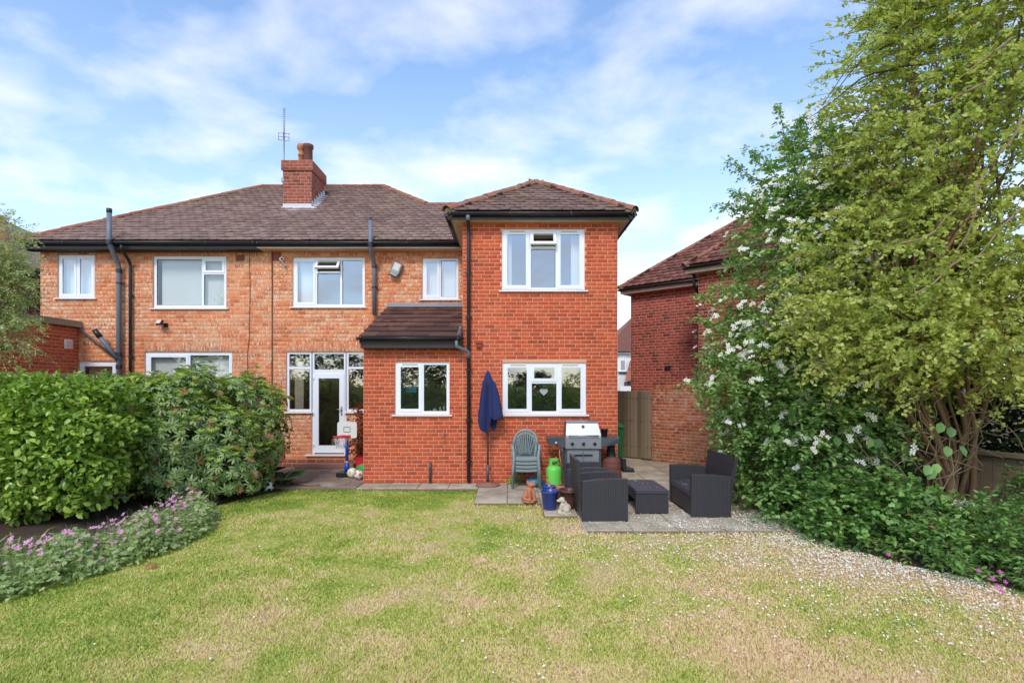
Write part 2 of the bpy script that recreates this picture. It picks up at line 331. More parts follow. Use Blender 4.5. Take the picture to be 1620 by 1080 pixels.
class MB:
    """collects boxes, tubes, lathes and loose faces; build() links them as one mesh"""
    def __init__(self, frame=None):
        self.v, self.f, self.M, self.mi, self.cur, self.mats, self.sm = [], [], frame, [], 0, [], []
    def p(self, co):
        if self.M is not None: co = self.M @ Vector(co)
        self.v.append((co[0], co[1], co[2])); return len(self.v) - 1
    def face(self, idx, sm=False):
        self.f.append(tuple(idx)); self.mi.append(self.cur); self.sm.append(sm)
    def poly(self, pts, sm=False): self.face([self.p(q) for q in pts], sm)
    def box(self, x0, x1, y0, y1, z0, z1, skip=()):
        i = [self.p(c) for c in ((x0, y0, z0), (x1, y0, z0), (x1, y1, z0), (x0, y1, z0), (x0, y0, z1), (x1, y0, z1), (x1, y1, z1), (x0, y1, z1))]
        for k, q in enumerate(((0, 3, 2, 1), (4, 5, 6, 7), (0, 1, 5, 4), (1, 2, 6, 5), (2, 3, 7, 6), (3, 0, 4, 7))):
            if k not in skip: self.face([i[j] for j in q])
        return self
    def bbox(self, x0, x1, y0, y1, z0, z1, b=0.01):    # box with chamfered edges
        def ring(z, k):
            return [self.p(c) for c in ((x0 + k, y0 + b, z), (x0 + b, y0 + k, z), (x1 - b, y0 + k, z), (x1 - k, y0 + b, z), (x1 - k, y1 - b, z), (x1 - b, y1 - k, z), (x0 + b, y1 - k, z), (x0 + k, y1 - b, z))]
        rs = [ring(z0, b), ring(z0 + b, 0), ring(z1 - b, 0), ring(z1, b)]
        for a, c in zip(rs, rs[1:]):
            for j in range(8): self.face((a[j], a[(j + 1) % 8], c[(j + 1) % 8], c[j]))
        self.face(rs[0][::-1]); self.face(rs[-1]); return self
    def hexa(self, lo, hi):              # 4 lower and 4 upper corners
        i = [self.p(c) for c in list(lo) + list(hi)]
        for q in ((0, 3, 2, 1), (4, 5, 6, 7), (0, 1, 5, 4), (1, 2, 6, 5), (2, 3, 7, 6), (3, 0, 4, 7)): self.face([i[j] for j in q])
        return self
    def tube(self, pts, rad, n=8, caps=True, sm=True, flat=1.0):
        pts = [Vector(q) for q in pts]
        rad = [rad] * len(pts) if isinstance(rad, (int, float)) else rad
        rings = []; prev = None
        for k, q in enumerate(pts):
            d = (pts[min(k + 1, len(pts) - 1)] - pts[max(k - 1, 0)])
            d = d.normalized() if d.length > 1e-9 else Vector((0, 0, 1))
            if prev is None:
                ref = Vector((0, 0, 1)) if abs(d.z) < 0.9 else Vector((0, 1, 0))
                a = d.cross(ref).normalized()
            else:
                a = (prev - d * prev.dot(d)); a = a.normalized() if a.length > 1e-6 else d.orthogonal().normalized()
            b = d.cross(a); prev = a
            rings.append([self.p(q + (a * math.cos(2 * math.pi * j / n) + b * math.sin(2 * math.pi * j / n) * flat) * rad[k]) for j in range(n)])
        for r0, r1 in zip(rings, rings[1:]):
            for j in range(n): self.face((r0[j], r0[(j + 1) % n], r1[(j + 1) % n], r1[j]), sm)
        if caps: self.face(rings[0][::-1]); self.face(rings[-1])
        return self
    def lathe(self, prof, n=20, c=(0, 0, 0), sm=True, arc=None, closed=False):
        rings = []
        for r, z in prof:
            rings.append([self.p((c[0] + max(r, 1e-4) * math.cos(2 * math.pi * j / n), c[1] + max(r, 1e-4) * math.sin(2 * math.pi * j / n), c[2] + z)) for j in range(n)])
        for r0, r1 in zip(rings, rings[1:]):
            for j in range(n): self.face((r0[j], r0[(j + 1) % n], r1[(j + 1) % n], r1[j]), sm)
        return self
    def ball(self, c, r, nu=14, nv=9, sc=(1, 1, 1), sm=True):
        prof = []
        rings = []
        for i in range(nv + 1):
            th = math.pi * i / nv
            rr, z = max(math.sin(th), 1e-3) * r, math.cos(th) * r
            rings.append([self.p((c[0] + rr * math.cos(2 * math.pi * j / nu) * sc[0], c[1] + rr * math.sin(2 * math.pi * j / nu) * sc[1], c[2] + z * sc[2])) for j in range(nu)])
        for r0, r1 in zip(rings, rings[1:]):
            for j in range(nu): self.face((r0[j], r1[j], r1[(j + 1) % nu], r0[(j + 1) % nu]), sm)
        return self
    def sheet(self, P, sm=True):         # grid of points [i][j]
        ix = [[self.p(q) for q in row] for row in P]
        for r0, r1 in zip(ix, ix[1:]):
            for j in range(len(r0) - 1): self.face((r0[j], r0[j + 1], r1[j + 1], r1[j]), sm)
        return self
    def mat(self, key):
        if key not in self.mats: self.mats.append(key)
        self.cur = self.mats.index(key); return self
    def build(self, name, mat, parent=None, kind=None, subsurf=0):
        me = bpy.data.meshes.new(name); me.from_pydata(self.v, [], self.f); me.update()
        ms = self.mats or [mat]
        for k in ms: me.materials.append(M[k])
        me.polygons.foreach_set('material_index', self.mi); me.polygons.foreach_set('use_smooth', self.sm)
        o = link(name, me, None, parent, kind=kind)
        if subsurf:
            s = o.modifiers.new('smooth', 'SUBSURF'); s.levels = s.render_levels = subsurf
        return o

def round_path(pts, r=0.08, k=4):
    """polyline with rounded corners"""
    pts = [Vector(p) for p in pts]; out = [pts[0]]
    for a, b, c in zip(pts, pts[1:], pts[2:]):
        d0, d1 = (a - b), (c - b); rr = min(r, d0.length * 0.45, d1.length * 0.45)
        p0, p1 = b + d0.normalized() * rr, b + d1.normalized() * rr
        for i in range(k + 1):
            t = i / k
            out.append(p0 * (1 - t) ** 2 + b * 2 * t * (1 - t) + p1 * t * t)
    out.append(pts[-1]); return out

def wobble(p0, p1, n=6, amp=0.1, sag=0.0, rng=random):
    p0, p1 = Vector(p0), Vector(p1); L = (p1 - p0).length; o = []
    ax = (p1 - p0).orthogonal().normalized(); ay = (p1 - p0).normalized().cross(ax)
    f1, f2 = rng.uniform(0, 6), rng.uniform(0, 6)
    for i in range(n + 1):
        t = i / n; e = math.sin(math.pi * t)
        o.append(p0.lerp(p1, t) + (ax * math.sin(t * 4 + f1) + ay * math.sin(t * 5 + f2)) * amp * L * e + Vector((0, 0, sag * L * e)))
    return o

# ------------------------------------------------------------------ leaves in bulk
LEAF = {
    'diamond': (np.array([(0, 0, 0), (0.45, 0.5, 0.06), (1, 0, -0.04), (0.45, -0.5, 0.06)], float), np.array([(0, 3, 2), (0, 2, 1)])),
    'oval': (np.array([(0, 0, 0), (0.28, 0.42, 0.07), (0.68, 0.40, 0.04), (1, 0, -0.12), (0.68, -0.40, 0.04), (0.28, -0.42, 0.07), (0.5, 0, -0.03)], float),
             np.array([(0, 6, 1), (1, 6, 2), (2, 6, 3), (3, 6, 4), (4, 6, 5), (5, 6, 0)])),
    'blade': (np.array([(0, -0.5, 0), (0, 0.5, 0), (0.6, 0.35, 0.10), (0.6, -0.35, 0.10), (1, 0, 0.02)], float), np.array([(0, 3, 1), (1, 3, 2), (3, 4, 2)])),
    'lobed': (np.array([(0, 0, 0), (0.1, 0.35, 0.03), (0.35, 0.62, 0), (0.5, 0.25, 0.05), (0.8, 0.38, 0), (1, 0, -0.05), (0.8, -0.38, 0), (0.5, -0.25, 0.05), (0.35, -0.62, 0), (0.1, -0.35, 0.03)], float),
              np.array([(0, 2, 1), (0, 3, 2), (0, 5, 3), (3, 5, 4), (0, 7, 5), (5, 7, 6), (0, 8, 7), (0, 9, 8)])),
    'prism': (np.array([(0, 0, 0.5), (0, 0.43, -0.25), (0, -0.43, -0.25), (1, 0, 0.2), (1, 0.17, -0.1), (1, -0.17, -0.1)], float),
              np.array([(0, 1, 4), (0, 4, 3), (1, 2, 5), (1, 5, 4), (2, 0, 3), (2, 3, 5)])),
}
def unit(a): return a / np.maximum(np.linalg.norm(a, axis=-1, keepdims=True), 1e-9)
def frames(T, N):
    T = unit(T); B = unit(np.cross(N, T)); return T, B, np.cross(T, B)
def scatter_arrays(kind, P, T, N, L, W):
    tv, tf = LEAF[kind]; T, B, N = frames(T, N)
    L = np.broadcast_to(L, (len(P),))[:, None, None]; W = np.broadcast_to(W, (len(P),))[:, None, None]
    V = P[:, None, :] + tv[None, :, 0:1] * L * T[:, None, :] + tv[None, :, 1:2] * W * B[:, None, :] + tv[None, :, 2:3] * (W if kind == 'prism' else L) * N[:, None, :]
    Fc = (tf[None] + (np.arange(len(P)) * len(tv))[:, None, None]).reshape(-1, 3)
    return V.reshape(-1, 3), Fc
def scatter(name, kind, P, T, N, L, W, mat, parent, stuff=True, smooth=False):
    V, Fc = scatter_arrays(kind, np.asarray(P, float), np.asarray(T, float), np.asarray(N, float), L, W)
    return link(name, np_mesh(name, V, Fc, smooth), mat, parent, kind='stuff' if stuff else None)
def singles(name, kind, P, T, N, L, W, mat, parent):
    """each one an object of its own, all sharing one mesh"""
    tv, tf = LEAF[kind]; me = np_mesh(name, tv, tf); me.materials.append(M[mat])
    T, B, N = frames(np.asarray(T, float), np.asarray(N, float))
    L = np.broadcast_to(L, (len(P),)); W = np.broadcast_to(W, (len(P),))
    for p, t, b, n, l, w in zip(P, T, B, N, L, W):
        o = bpy.data.objects.new(name, me); COL.objects.link(o); o.parent = parent
        o.matrix_local = Matrix(((t[0] * l, b[0] * w, n[0] * l, p[0]), (t[1] * l, b[1] * w, n[1] * l, p[1]), (t[2] * l, b[2] * w, n[2] * l, p[2]), (0, 0, 0, 1)))
def rand_dir(n): return unit(RNG.normal(size=(n, 3)))
def in_ellipsoids(E, n, lo=0.55, hi=1.0):
    """points in the outer shells of a union of ellipsoids (cx,cy,cz,rx,ry,rz), and their outward directions"""
    E = np.array(E, float); w = (E[:, 3] * E[:, 4] + E[:, 3] * E[:, 5] + E[:, 4] * E[:, 5]); k = RNG.choice(len(E), n, p=w / w.sum())
    d = rand_dir(n); r = (RNG.uniform(lo ** 3, hi ** 3, n)) ** (1 / 3)
    lump = 1 + 0.10 * np.sin(d[:, 0] * 7 + k) + 0.08 * np.sin(d[:, 2] * 9 + 2 * k) + 0.07 * np.sin(d[:, 1] * 8 + d[:, 0] * 5)
    P = E[k, :3] + d * E[k, 3:] * (r * lump)[:, None]
    return P, unit(d / E[k, 3:])

# ------------------------------------------------------------------ bricks, tiles, windows
def wall_frame(O, u, n):
    """local x along the wall, local y INTO the wall, z up"""
    u, n = Vector(u).normalized(), Vector(n).normalized()
    return Matrix(((u.x, -n.x, 0, O[0]), (u.y, -n.y, 0, O[1]), (0, 0, 1, O[2]), (0, 0, 0, 1)))

BRICK_V = np.array([(0, 0, 0), (1, 0, 0), (1, 0, 1), (0, 0, 1), (0, 1, 0), (1, 1, 0), (1, 1, 1), (0, 1, 1)], float)
BRICK_F = np.array([(0, 1, 2, 3), (1, 5, 6, 2), (4, 0, 3, 7), (3, 2, 6, 7), (4, 5, 1, 0)])
_bm = {}
def brick_mesh(mat):
    if mat not in _bm:
        # a brick of unit size with its arrises knocked off
        b = 0.03
        V = np.array([(b / 3, 0, b), (1 - b / 3, 0, b), (1 - b / 3, 0, 1 - b), (b / 3, 0, 1 - b)] + [(0, 0.12, 0), (1, 0.12, 0), (1, 0.12, 1), (0, 0.12, 1)] + [(0, 1, 0), (1, 1, 0), (1, 1, 1), (0, 1, 1)], float)
        Fc = [(0, 1, 2, 3)] + [(4 + i, 4 + (i + 1) % 4, (i + 1) % 4, i) for i in range(4)] + [(8 + i, 8 + (i + 1) % 4, 4 + (i + 1) % 4, 4 + i) for i in range(4)]
        _bm[mat] = (np_mesh('brick', V, np.array(Fc)), V, np.array(Fc)); _bm[mat][0].materials.append(M[mat])
    return _bm[mat]

def minus(lo, hi, cuts):
    segs = [(lo, hi)]
    for c0, c1 in cuts:
        nx = []
        for a, b in segs:
            if c1 <= a or c0 >= b: nx.append((a, b)); continue
            if c0 > a: nx.append((a, c0))
            if c1 < b: nx.append((c1, b))
        segs = nx
    return segs

def brick_wall(house, name, O, u, n, U, Z, ops, bl, bh, bmat, mmat, soldiers=(), top=None, joint=0.011, seed=1, pale=None, reveal=0.13):
    """mortar sheet with openings (a part) and a list of bricks standing proud of it. ops: (a0,a1,z0,z1)"""
    rg = random.Random(seed); fr = wall_frame(O, u, n); mb = MB(fr)
    xs = sorted({0, U, *[v for o in ops for v in o[:2] if 0 < v < U]}); zs = sorted({0, Z, *[v for o in ops for v in o[2:] if 0 < v < Z]})
    for x0, x1 in zip(xs, xs[1:]):
        for z0, z1 in zip(zs, zs[1:]):
            cx, cz = (x0 + x1) / 2, (z0 + z1) / 2
            if any(o[0] < cx < o[1] and o[2] < cz < o[3] for o in ops): continue
            if top is None: mb.poly([(x0, 0, z0), (x1, 0, z0), (x1, 0, z1), (x0, 0, z1)])
            else: mb.poly([(x0, 0, z0), (x1, 0, z0), (x1, 0, min(z1, top(x1))), (x0, 0, min(z1, top(x0)))])
    for a0, a1, z0, z1 in ops:
        d = reveal; a0, a1, z0, z1 = max(a0, 0), min(a1, U), max(z0, 0), min(z1, Z)
        mb.poly([(a0, 0, z0), (a0, 0, z1), (a0, d, z1), (a0, d, z0)]); mb.poly([(a1, 0, z1), (a1, 0, z0), (a1, d, z0), (a1, d, z1)])
        mb.poly([(a0, 0, z1), (a1, 0, z1), (a1, d, z1), (a0, d, z1)]); mb.poly([(a0, 0, z0), (a0, d, z0), (a1, d, z0), (a1, 0, z0)])
    wall = mb.build(name, mmat, house)
    br = []
    j = joint
    row = 0; z = 0.0
    while z < Z - 0.02:
        z0, z1 = z + j / 2, min(z + bh, Z) - j / 2
        cuts = [(o[0], o[1]) for o in ops if o[2] < z1 - 0.01 and o[3] > z0 + 0.01] + [(s[0], s[1]) for s in soldiers if s[2] < z1 - 0.01 and s[3] > z0 + 0.01]
        hi = U
        off = (row % 2) * bl / 2 + (0.25 * bl if row % 5 == 3 else 0)
        for s0, s1 in minus(0, hi, cuts):
            k = math.floor((s0 - off) / bl)
            while True:
                a0, a1 = max(s0, off + k * bl), min(s1, off + (k + 1) * bl); k += 1
                if a0 >= s1 - 1e-6: break
                if a1 - a0 < 0.035: continue
                zz1 = z1
                if top is not None:
                    zt = min(top(a0), top(a1)) - 0.01
                    if zt < z0 + 0.03: continue
                    zz1 = min(z1, zt)
                br.append((a0 + j / 2, a1 - j / 2, z0 + rg.uniform(-.001, .001), zz1 + rg.uniform(-.001, .001), 0.002 + rg.uniform(0, 0.002)))
        for o in ops:
            if z0 + 0.012 < o[3] < z1 - 0.012:
                k = math.floor((o[0] - off) / bl)
                while True:
                    a0, a1 = max(o[0], off + k * bl), min(o[1], off + (k + 1) * bl, U); k += 1
                    if a0 >= min(o[1], U) - 1e-6: break
                    if a1 - a0 > 0.035 and not any(s[0] < (a0 + a1) / 2 < s[1] and s[2] < z1 and s[3] > z0 for s in soldiers): br.append((a0 + j / 2, a1 - j / 2, o[3] + .004, z1, 0.003))
        z += bh; row += 1
    for a0, a1, z0, z1 in soldiers:
        w = 0.078; k = max(1, round((a1 - a0) / w)); w = (a1 - a0) / k
        for i in range(k): br.append((a0 + i * w + j / 2, a0 + (i + 1) * w - j / 2, z0 + j / 2, z1 - j / 2, 0.002 + rg.uniform(0, .002)))
    return dict(wall=wall, fr=fr, br=br, mat=bmat)

def lay_bricks(walls, count):
    """the nearest `count` bricks as objects, the rest of each wall joined"""
    allb = []
    for w in walls:
        for b in w['br']:
            c = w['fr'] @ Vector(((b[0] + b[1]) / 2, 0, (b[2] + b[3]) / 2))
            allb.append((c.length if count else 0, w, b))
    if count:
        eye = Vector((0, 0, EYE))
        allb = [((w['fr'] @ Vector(((b[0] + b[1]) / 2, 0, (b[2] + b[3]) / 2)) - eye).length - 4 * (b[1] - b[0]), w, b) for _, w, b in allb]
        allb.sort(key=lambda q: q[0])
    for _, w, b in allb[:count]:
        me = brick_mesh(w['mat'])[0]
        o = bpy.data.objects.new('brick', me); COL.objects.link(o); o.parent = w['wall']
        o.matrix_local = w['fr'] @ Matrix.Translation((b[0], -b[4], b[2])) @ Matrix.Diagonal((b[1] - b[0], b[4] + 0.02, b[3] - b[2], 1))
    rest = {}
    for _, w, b in allb[count:]: rest.setdefault(id(w), (w, []))[1].append(b)
    for w, bs in rest.values():
        _, BV, BF = brick_mesh(w['mat'])
        B = np.array(bs); o = np.stack([B[:, 0], -B[:, 4], B[:, 2]], 1); s = np.stack([B[:, 1] - B[:, 0], B[:, 4] + 0.02, B[:, 3] - B[:, 2]], 1)
        V = (o[:, None] + BV[None] * s[:, None]).reshape(-1, 3)
        fm = np.array(w['fr']); V = V @ fm[:3, :3].T + fm[:3, 3]
        Fc = (BF[None] + (np.arange(len(B)) * len(BV))[:, None, None]).reshape(-1, 4)
        link('brickwork', np_mesh('brickwork', V, Fc), w['mat'], w['wall'], kind='stuff')

def slope_frame(E, u, up):
    """local x along the eave, y up the slope, z out of the roof"""
    u, up = Vector(u).normalized(), Vector(up).normalized(); n = u.cross(up)
    return Matrix(((u.x, up.x, n.x, E[0]), (u.y, up.y, n.y, E[1]), (u.z, up.z, n.z, E[2]), (0, 0, 0, 1)))

def tile_list(fr, A0, A1, B, inside, w=0.21, g=0.19, ln=0.36, th=0.03, seed=3):
    rg = random.Random(seed); out = []
    for r in range(int(B / g) + 1):
        b = r * g; off = (r % 2) * w / 2
        k = math.floor((A0 - off) / w)
        while off + k * w < A1:
            a = off + k * w; k += 1
            c = fr @ Vector((a + w / 2, b + g / 2, 0))
            if not inside(a + w / 2, b + g / 2, c): continue
            out.append((a + 0.0015 + rg.uniform(-.002, .002), b + rg.uniform(-.004, .004), w - 0.003, ln, th, rg.uniform(0, 0.008), rg.uniform(-.003, .003)))
    return out
TILE_F = np.array([(0, 1, 2, 3), (4, 5, 1, 0), (5, 6, 2, 1), (7, 4, 0, 3)])
def tile_verts(T):
    a, b, w, ln, th, lift, tw = T
    h0, h1 = 2.5 * th + lift, 0.25 * th
    return [(a, b, h0 + tw), (a + w, b, h0 - tw), (a + w, b + ln, h1), (a, b + ln, h1), (a, b, h0 - th + tw), (a + w, b, h0 - th - tw), (a + w, b + ln, h1 - th), (a, b + ln, h1 - th)]
def lay_tiles(roofs, count, name='roof_tile'):
    """roofs: (part, frame, tiles, material)"""
    eye = Vector((0, 0, EYE)); allt = []
    for i, (part, fr, ts, mat) in enumerate(roofs):
        for q in ts: allt.append((((fr @ Vector((q[0], q[1], 0))) - eye).length, i, q))
    allt.sort(key=lambda q: q[0])
    cache = {}
    for d, i, q in allt[:count]:
        part, fr, ts, mat = roofs[i]
        if mat not in cache:
            cache[mat] = np_mesh(name, tile_verts((0, 0, q[2], q[3], q[4], 0, 0)), TILE_F); cache[mat].materials.append(M[mat])
        o = bpy.data.objects.new(name, cache[mat]); COL.objects.link(o); o.parent = part
        o.matrix_local = fr @ Matrix.Translation((q[0], q[1], q[5])) @ Matrix.Rotation(q[6] / q[2] * 2, 4, 'Y')
    rest = {}
    for d, i, q in allt[count:]: rest.setdefault(i, []).append(q)
    for i, ts in rest.items():
        part, fr, _, mat = roofs[i]
        V = np.array([tile_verts(q) for q in ts]).reshape(-1, 3); fm = np.array(fr); V = V @ fm[:3, :3].T + fm[:3, 3]
        Fc = (TILE_F[None] + (np.arange(len(ts)) * 8)[:, None, None]).reshape(-1, 4)
        link('roof_tiling', np_mesh('roof_tiling', V, Fc), mat, part, kind='stuff')

def ridge_run(part, p0, p1, name, r=0.115, ln=0.32, mat='tile_hip', lift=0.03, first_end=True):
    p0, p1 = Vector(p0), Vector(p1); L = (p1 - p0).length; k = max(1, round(L / ln)); ln = L / k
    mb = MB(); n = 7
    for y, s in ((-0.02, 1.06), (0.0, 1.06), (ln * 0.96, 0.97)):
        pass
    rings = []
    for y, s in ((-0.025, 1.0), (-0.025, 1.08), (ln, 0.98), (ln, 0.9)):
        rings.append([mb.p((r * s * math.cos(math.pi * j / n), y, r * s * 0.8 * math.sin(math.pi * j / n))) for j in range(n + 1)])
    for r0, r1 in zip(rings, rings[1:]):
        for j in range(n): mb.face((r0[j], r0[j + 1], r1[j + 1], r1[j]))
    me = bpy.data.meshes.new(name); me.from_pydata(mb.v, [], mb.f); me.materials.append(M[mat])
    d = (p1 - p0).normalized(); x = d.cross(Vector((0, 0, 1))).normalized(); z = x.cross(d)
    base = Matrix(((x.x, d.x, z.x, 0), (x.y, d.y, z.y, 0), (x.z, d.z, z.z, 0), (0, 0, 0, 1)))
    for i in range(k):
        o = bpy.data.objects.new(name, me); COL.objects.link(o); o.parent = part
        q = p0 + d * (i * ln) + z * (lift + random.uniform(-.006, .006)) + x * random.uniform(-.006, .006)
        o.matrix_local = Matrix.Translation(q) @ base @ Matrix.Rotation(random.uniform(-.03, .03), 4, 'Y')
    bed = MB(); bed.tube([p0 - z * 0.02, p1 - z * 0.02], r * 0.92, 8, sm=False); bed.build('mortar_bedding', 'mortar_bed', part)

def window(house, fr, a0, a1, z0, z1, cols, name='window', sill=True, fw=0.062, set_in=0.035, curtains=(), room=True, sill_w=0.06, blind=None, glass='glass'):
    """cols: [(width share, [(height share, kind)] from the top)], kind fixed / case / open / ajar"""
    D = 0.07; W, Hh = a1 - a0, z1 - z0
    mb = MB(fr); y0, y1 = set_in, set_in + D
    mb.box(a0, a0 + fw, y0, y1, z0, z1); mb.box(a1 - fw, a1, y0, y1, z0, z1)
    mb.box(a0 + fw, a1 - fw, y0, y1, z0, z0 + fw); mb.box(a0 + fw, a1 - fw, y0, y1, z1 - fw, z1)
    tot = sum(c[0] for c in cols); x = a0; cells = []; m = 0.028
    for i, (cw, rows) in enumerate(cols):
        xa = x + (fw if i == 0 else m); x += W * cw / tot; xb = x - (fw if i == len(cols) - 1 else m)
        if i < len(cols) - 1: mb.box(x - m, x + m, y0 + .001, y1 - .001, z0 + fw, z1 - fw)
        rt = sum(r[0] for r in rows); zt = z1
        for j, (rh, kind) in enumerate(rows):
            zb_ = zt - Hh * rh / rt
            za, zb = zt - (fw if j == 0 else m), zb_ + (fw if j == len(rows) - 1 else m)
            if j < len(rows) - 1: mb.box(xa, xb, y0 + .002, y1 - .002, zb_ - m, zb_ + m)
            cells.append((xa, xb, zb, za, kind)); zt = zb_
    win = mb.build(name, 'white', house)
    for xa, xb, zb, za, kind in cells:
        s = 0.0
        f2 = fr; py = y0 + 0.03
        if kind in ('case', 'open', 'ajar'):
            s = 0.048
            ang = {'case': 0, 'open': 38, 'ajar': 24}[kind]
            f2 = fr @ Matrix.Translation((0, y0, za)) @ Matrix.Rotation(R(-ang), 4, 'X') @ Matrix.Translation((0, -y0, -za))
            sb = MB(f2); e = 0.014; ya, yb = y0 - 0.018, y0 + 0.035
            if ang == 0: ya, yb = y0 - 0.012, y0 + 0.02
            sb.box(xa - e, xa + s, ya, yb, zb - e, za + e); sb.box(xb - s, xb + e, ya, yb, zb - e, za + e)
            sb.box(xa + s, xb - s, ya, yb, zb - e, zb + s); sb.box(xa + s, xb - s, ya, yb, za - s, za + e)
            so = sb.build('sash', 'white', win)
            py = y0 + 0.006
        pb = MB(f2); pb.poly([(xa + s - .004, py, zb + s - .004), (xb - s + .004, py, zb + s - .004), (xb - s + .004, py, za - s + .004), (xa + s - .004, py, za - s + .004)])
        pb.build('pane', glass, win)
        if s == 0:
            gk = MB(f2); g = 0.008
            for q in ((xa, xa + g, zb, za), (xb - g, xb, zb, za), (xa + g, xb - g, zb, zb + g), (xa + g, xb - g, za - g, za)): gk.box(q[0], q[1], py - .012, py - .002, q[2], q[3])
            gk.build('gasket', 'black', win)
    if sill:
        sb = MB(fr); e = sill_w
        sb.hexa([(a0 - e, -0.055, z0 - .035), (a1 + e, -0.055, z0 - .035), (a1 + e, y1, z0 - .032), (a0 - e, y1, z0 - .032)], [(a0 - e, -0.055, z0 - .012), (a1 + e, -0.055, z0 - .012), (a1 + e, y1, z0 - .001), (a0 - e, y1, z0 - .001)])
        sb.build('sill', 'white', win)
    for ca, cb, mat in curtains:
        n = 30; P = []
        for zq in (z0 + 0.01, (z0 + z1) / 2, z1 - 0.01):
            P.append([(ca + (cb - ca) * i / n, y1 + 0.12 + 0.025 * math.sin(i * 2.1 + zq), zq) for i in range(n + 1)])
        MB(fr).sheet(P).build('curtain', mat, win)
    if blind:
        bb = MB(fr); a = blind[0]
        while a < blind[1]:
            bb.poly([(a, y1 + 0.05, z0), (a + 0.085, y1 + 0.085, z0), (a + 0.085, y1 + 0.085, z1), (a, y1 + 0.05, z1)]); a += 0.082
        bb.build('vertical_blind', 'blind', win)
    return win

def vent_slot(win, fr, a0, a1, z, y):
    MB(fr).box(a0, a1, y - 0.012, y, z - 0.008, z + 0.008).build('trickle_vent', 'cream', win)

def gutter(house, p0, p1, n, r=0.058, mat='black', fascia=True, fh=0.17, name='gutter', fmat='black'):
    """half-round gutter from p0 to p1 (top rim), n points away from the wall"""
    p0, p1, n = Vector(p0), Vector(p1), Vector(n); mb = MB(); k = 8; rings = []
    for q in (p0, p1):
        o = [q + n * (r * math.cos(math.pi * j / k)) + Vector((0, 0, -r * 1.05 * math.sin(math.pi * j / k))) for j in range(k + 1)]
        i = [q + n * ((r - .006) * math.cos(math.pi * j / k)) + Vector((0, 0, -(r - .006) * math.sin(math.pi * j / k))) for j in range(k + 1)]
        rings.append(([mb.p(v) for v in o], [mb.p(v) for v in i]))
    (o0, i0), (o1, i1) = rings
    for j in range(k): mb.face((o0[j], o1[j], o1[j + 1], o0[j + 1]), True); mb.face((i0[j], i0[j + 1], i1[j + 1], i1[j]), True)
    mb.face((o0[0], i0[0], i1[0], o1[0])); mb.face((o0[k], o1[k], i1[k], i0[k]))
    mb.face(o0); mb.face(o1[::-1])
    g = mb.build(name, mat, house)
    d = (p1 - p0); L = d.length; d.normalize(); nb = max(1, int(L / 1.0))
    for i in range(nb + 1):
        q = p0 + d * (0.05 + (L - 0.1) * i / nb)
        b = MB(wall_frame(q - d * 0.015, d, n)); b.box(0, 0.03, -r - .008, -r - .001, -0.045, 0.006); b.box(0, 0.03, -r - .001, r, 0.0, 0.006); b.build('gutter_bracket', mat, g)
    if fascia:
        f = MB(wall_frame(p0 - n * (r + 0.004), d, n)); f.box(0, L, 0, 0.022, -fh, 0.02); f.build('fascia', fmat, house)
    return g

def pipe(house, pts, r, mat, name='downpipe', clips=(), rr=0.09, collars=()):
    mb = MB(); mb.tube(round_path(pts, rr), r, 12); p = mb.build(name, mat, house)
    for c in clips:
        c = Vector(c); b = MB(); b.tube([c - Vector((0, 0, .018)), c + Vector((0, 0, .018))], r + 0.008, 12, sm=False); b.box(c.x - r - .03, c.x + r + .03, c.y + r * 0.3, c.y + r + .02, c.z - .012, c.z + .012); b.build('pipe_clip', 'black', p)
    for c in collars:
        c = Vector(c); b = MB(); b.tube([c - Vector((0, 0, .05)), c + Vector((0, 0, .05))], r + 0.010, 12, sm=False); b.build('collar', 'black', p)
    return p

# ------------------------------------------------------------------ the semi-detached pair
SM, SE = 64.0, 77.0
YM, YE = F / SM, F / SE               # 13.28 old rear wall, 11.04 extension wall
def mx_(px): return (px - CX) / SM
def mz_(py): return EYE + (CY - py) / SM
def ex_(px): return (px - CX) / SE
def ez_(py): return EYE + (CY - py) / SE
XL, XP, XE0, XE1, XLT = -11.58, -5.83, ex_(732), ex_(977), ex_(575)
EAVE_Y, EAVE_Z, PITCH = 12.95, 5.46, 0.685
RIDGE_Y, RIDGE_Z = 17.0, 8.235
def slope_z(Y): return EAVE_Z + PITCH * (Y - EAVE_Y)
SL = math.hypot(1, PITCH)

lh = thing('semi_detached_house', 'left half of the brick pair, with vertical blinds and a black gutter, beyond the hedge', 'house', (0, 0, 0))
rh = thing('semi_detached_house', 'right half of the brick pair, with red two-storey extension and lean-to, facing the lawn', 'house', (0, 0, 0))

# --- old rear walls
def rect(x0, y0, x1, y1, X0):         # photograph rectangle on the old wall
    return (mx_(x0) - X0, mx_(x1) - X0, mz_(y1), mz_(y0))
lops = [rect(91, 403, 150, 471, XL), rect(242, 405, 358, 487, XL)]
lg = rect(229, 556, 367, 556, XL); lg = (lg[0], lg[1], 0.12, lg[3]); ls = rect(124, 571, 185, 571, XL); ls = (ls[0], ls[1], 0.12, ls[3])
lops += [lg, ls]
lw = brick_wall(lh, 'rear_wall', (XL, YM, 0), (1, 0, 0), (0, -1, 0), XP - XL, 5.33, lops, 0.2345, 0.0961, 'brick_old', 'mortar_old',
                soldiers=[(lg[0], lg[1], lg[3], lg[3] + 0.235)], seed=2, joint=0.012)
rops = [rect(463, 407, 577, 485, XP), rect(668, 408, 725, 473, XP)]
side_l = rect(453, 556, 493, 651, XP); door_r = rect(493, 556, 547, 718, XP); side_r = rect(547, 556, 606, 651, XP)
rops += [side_l, door_r, side_r]
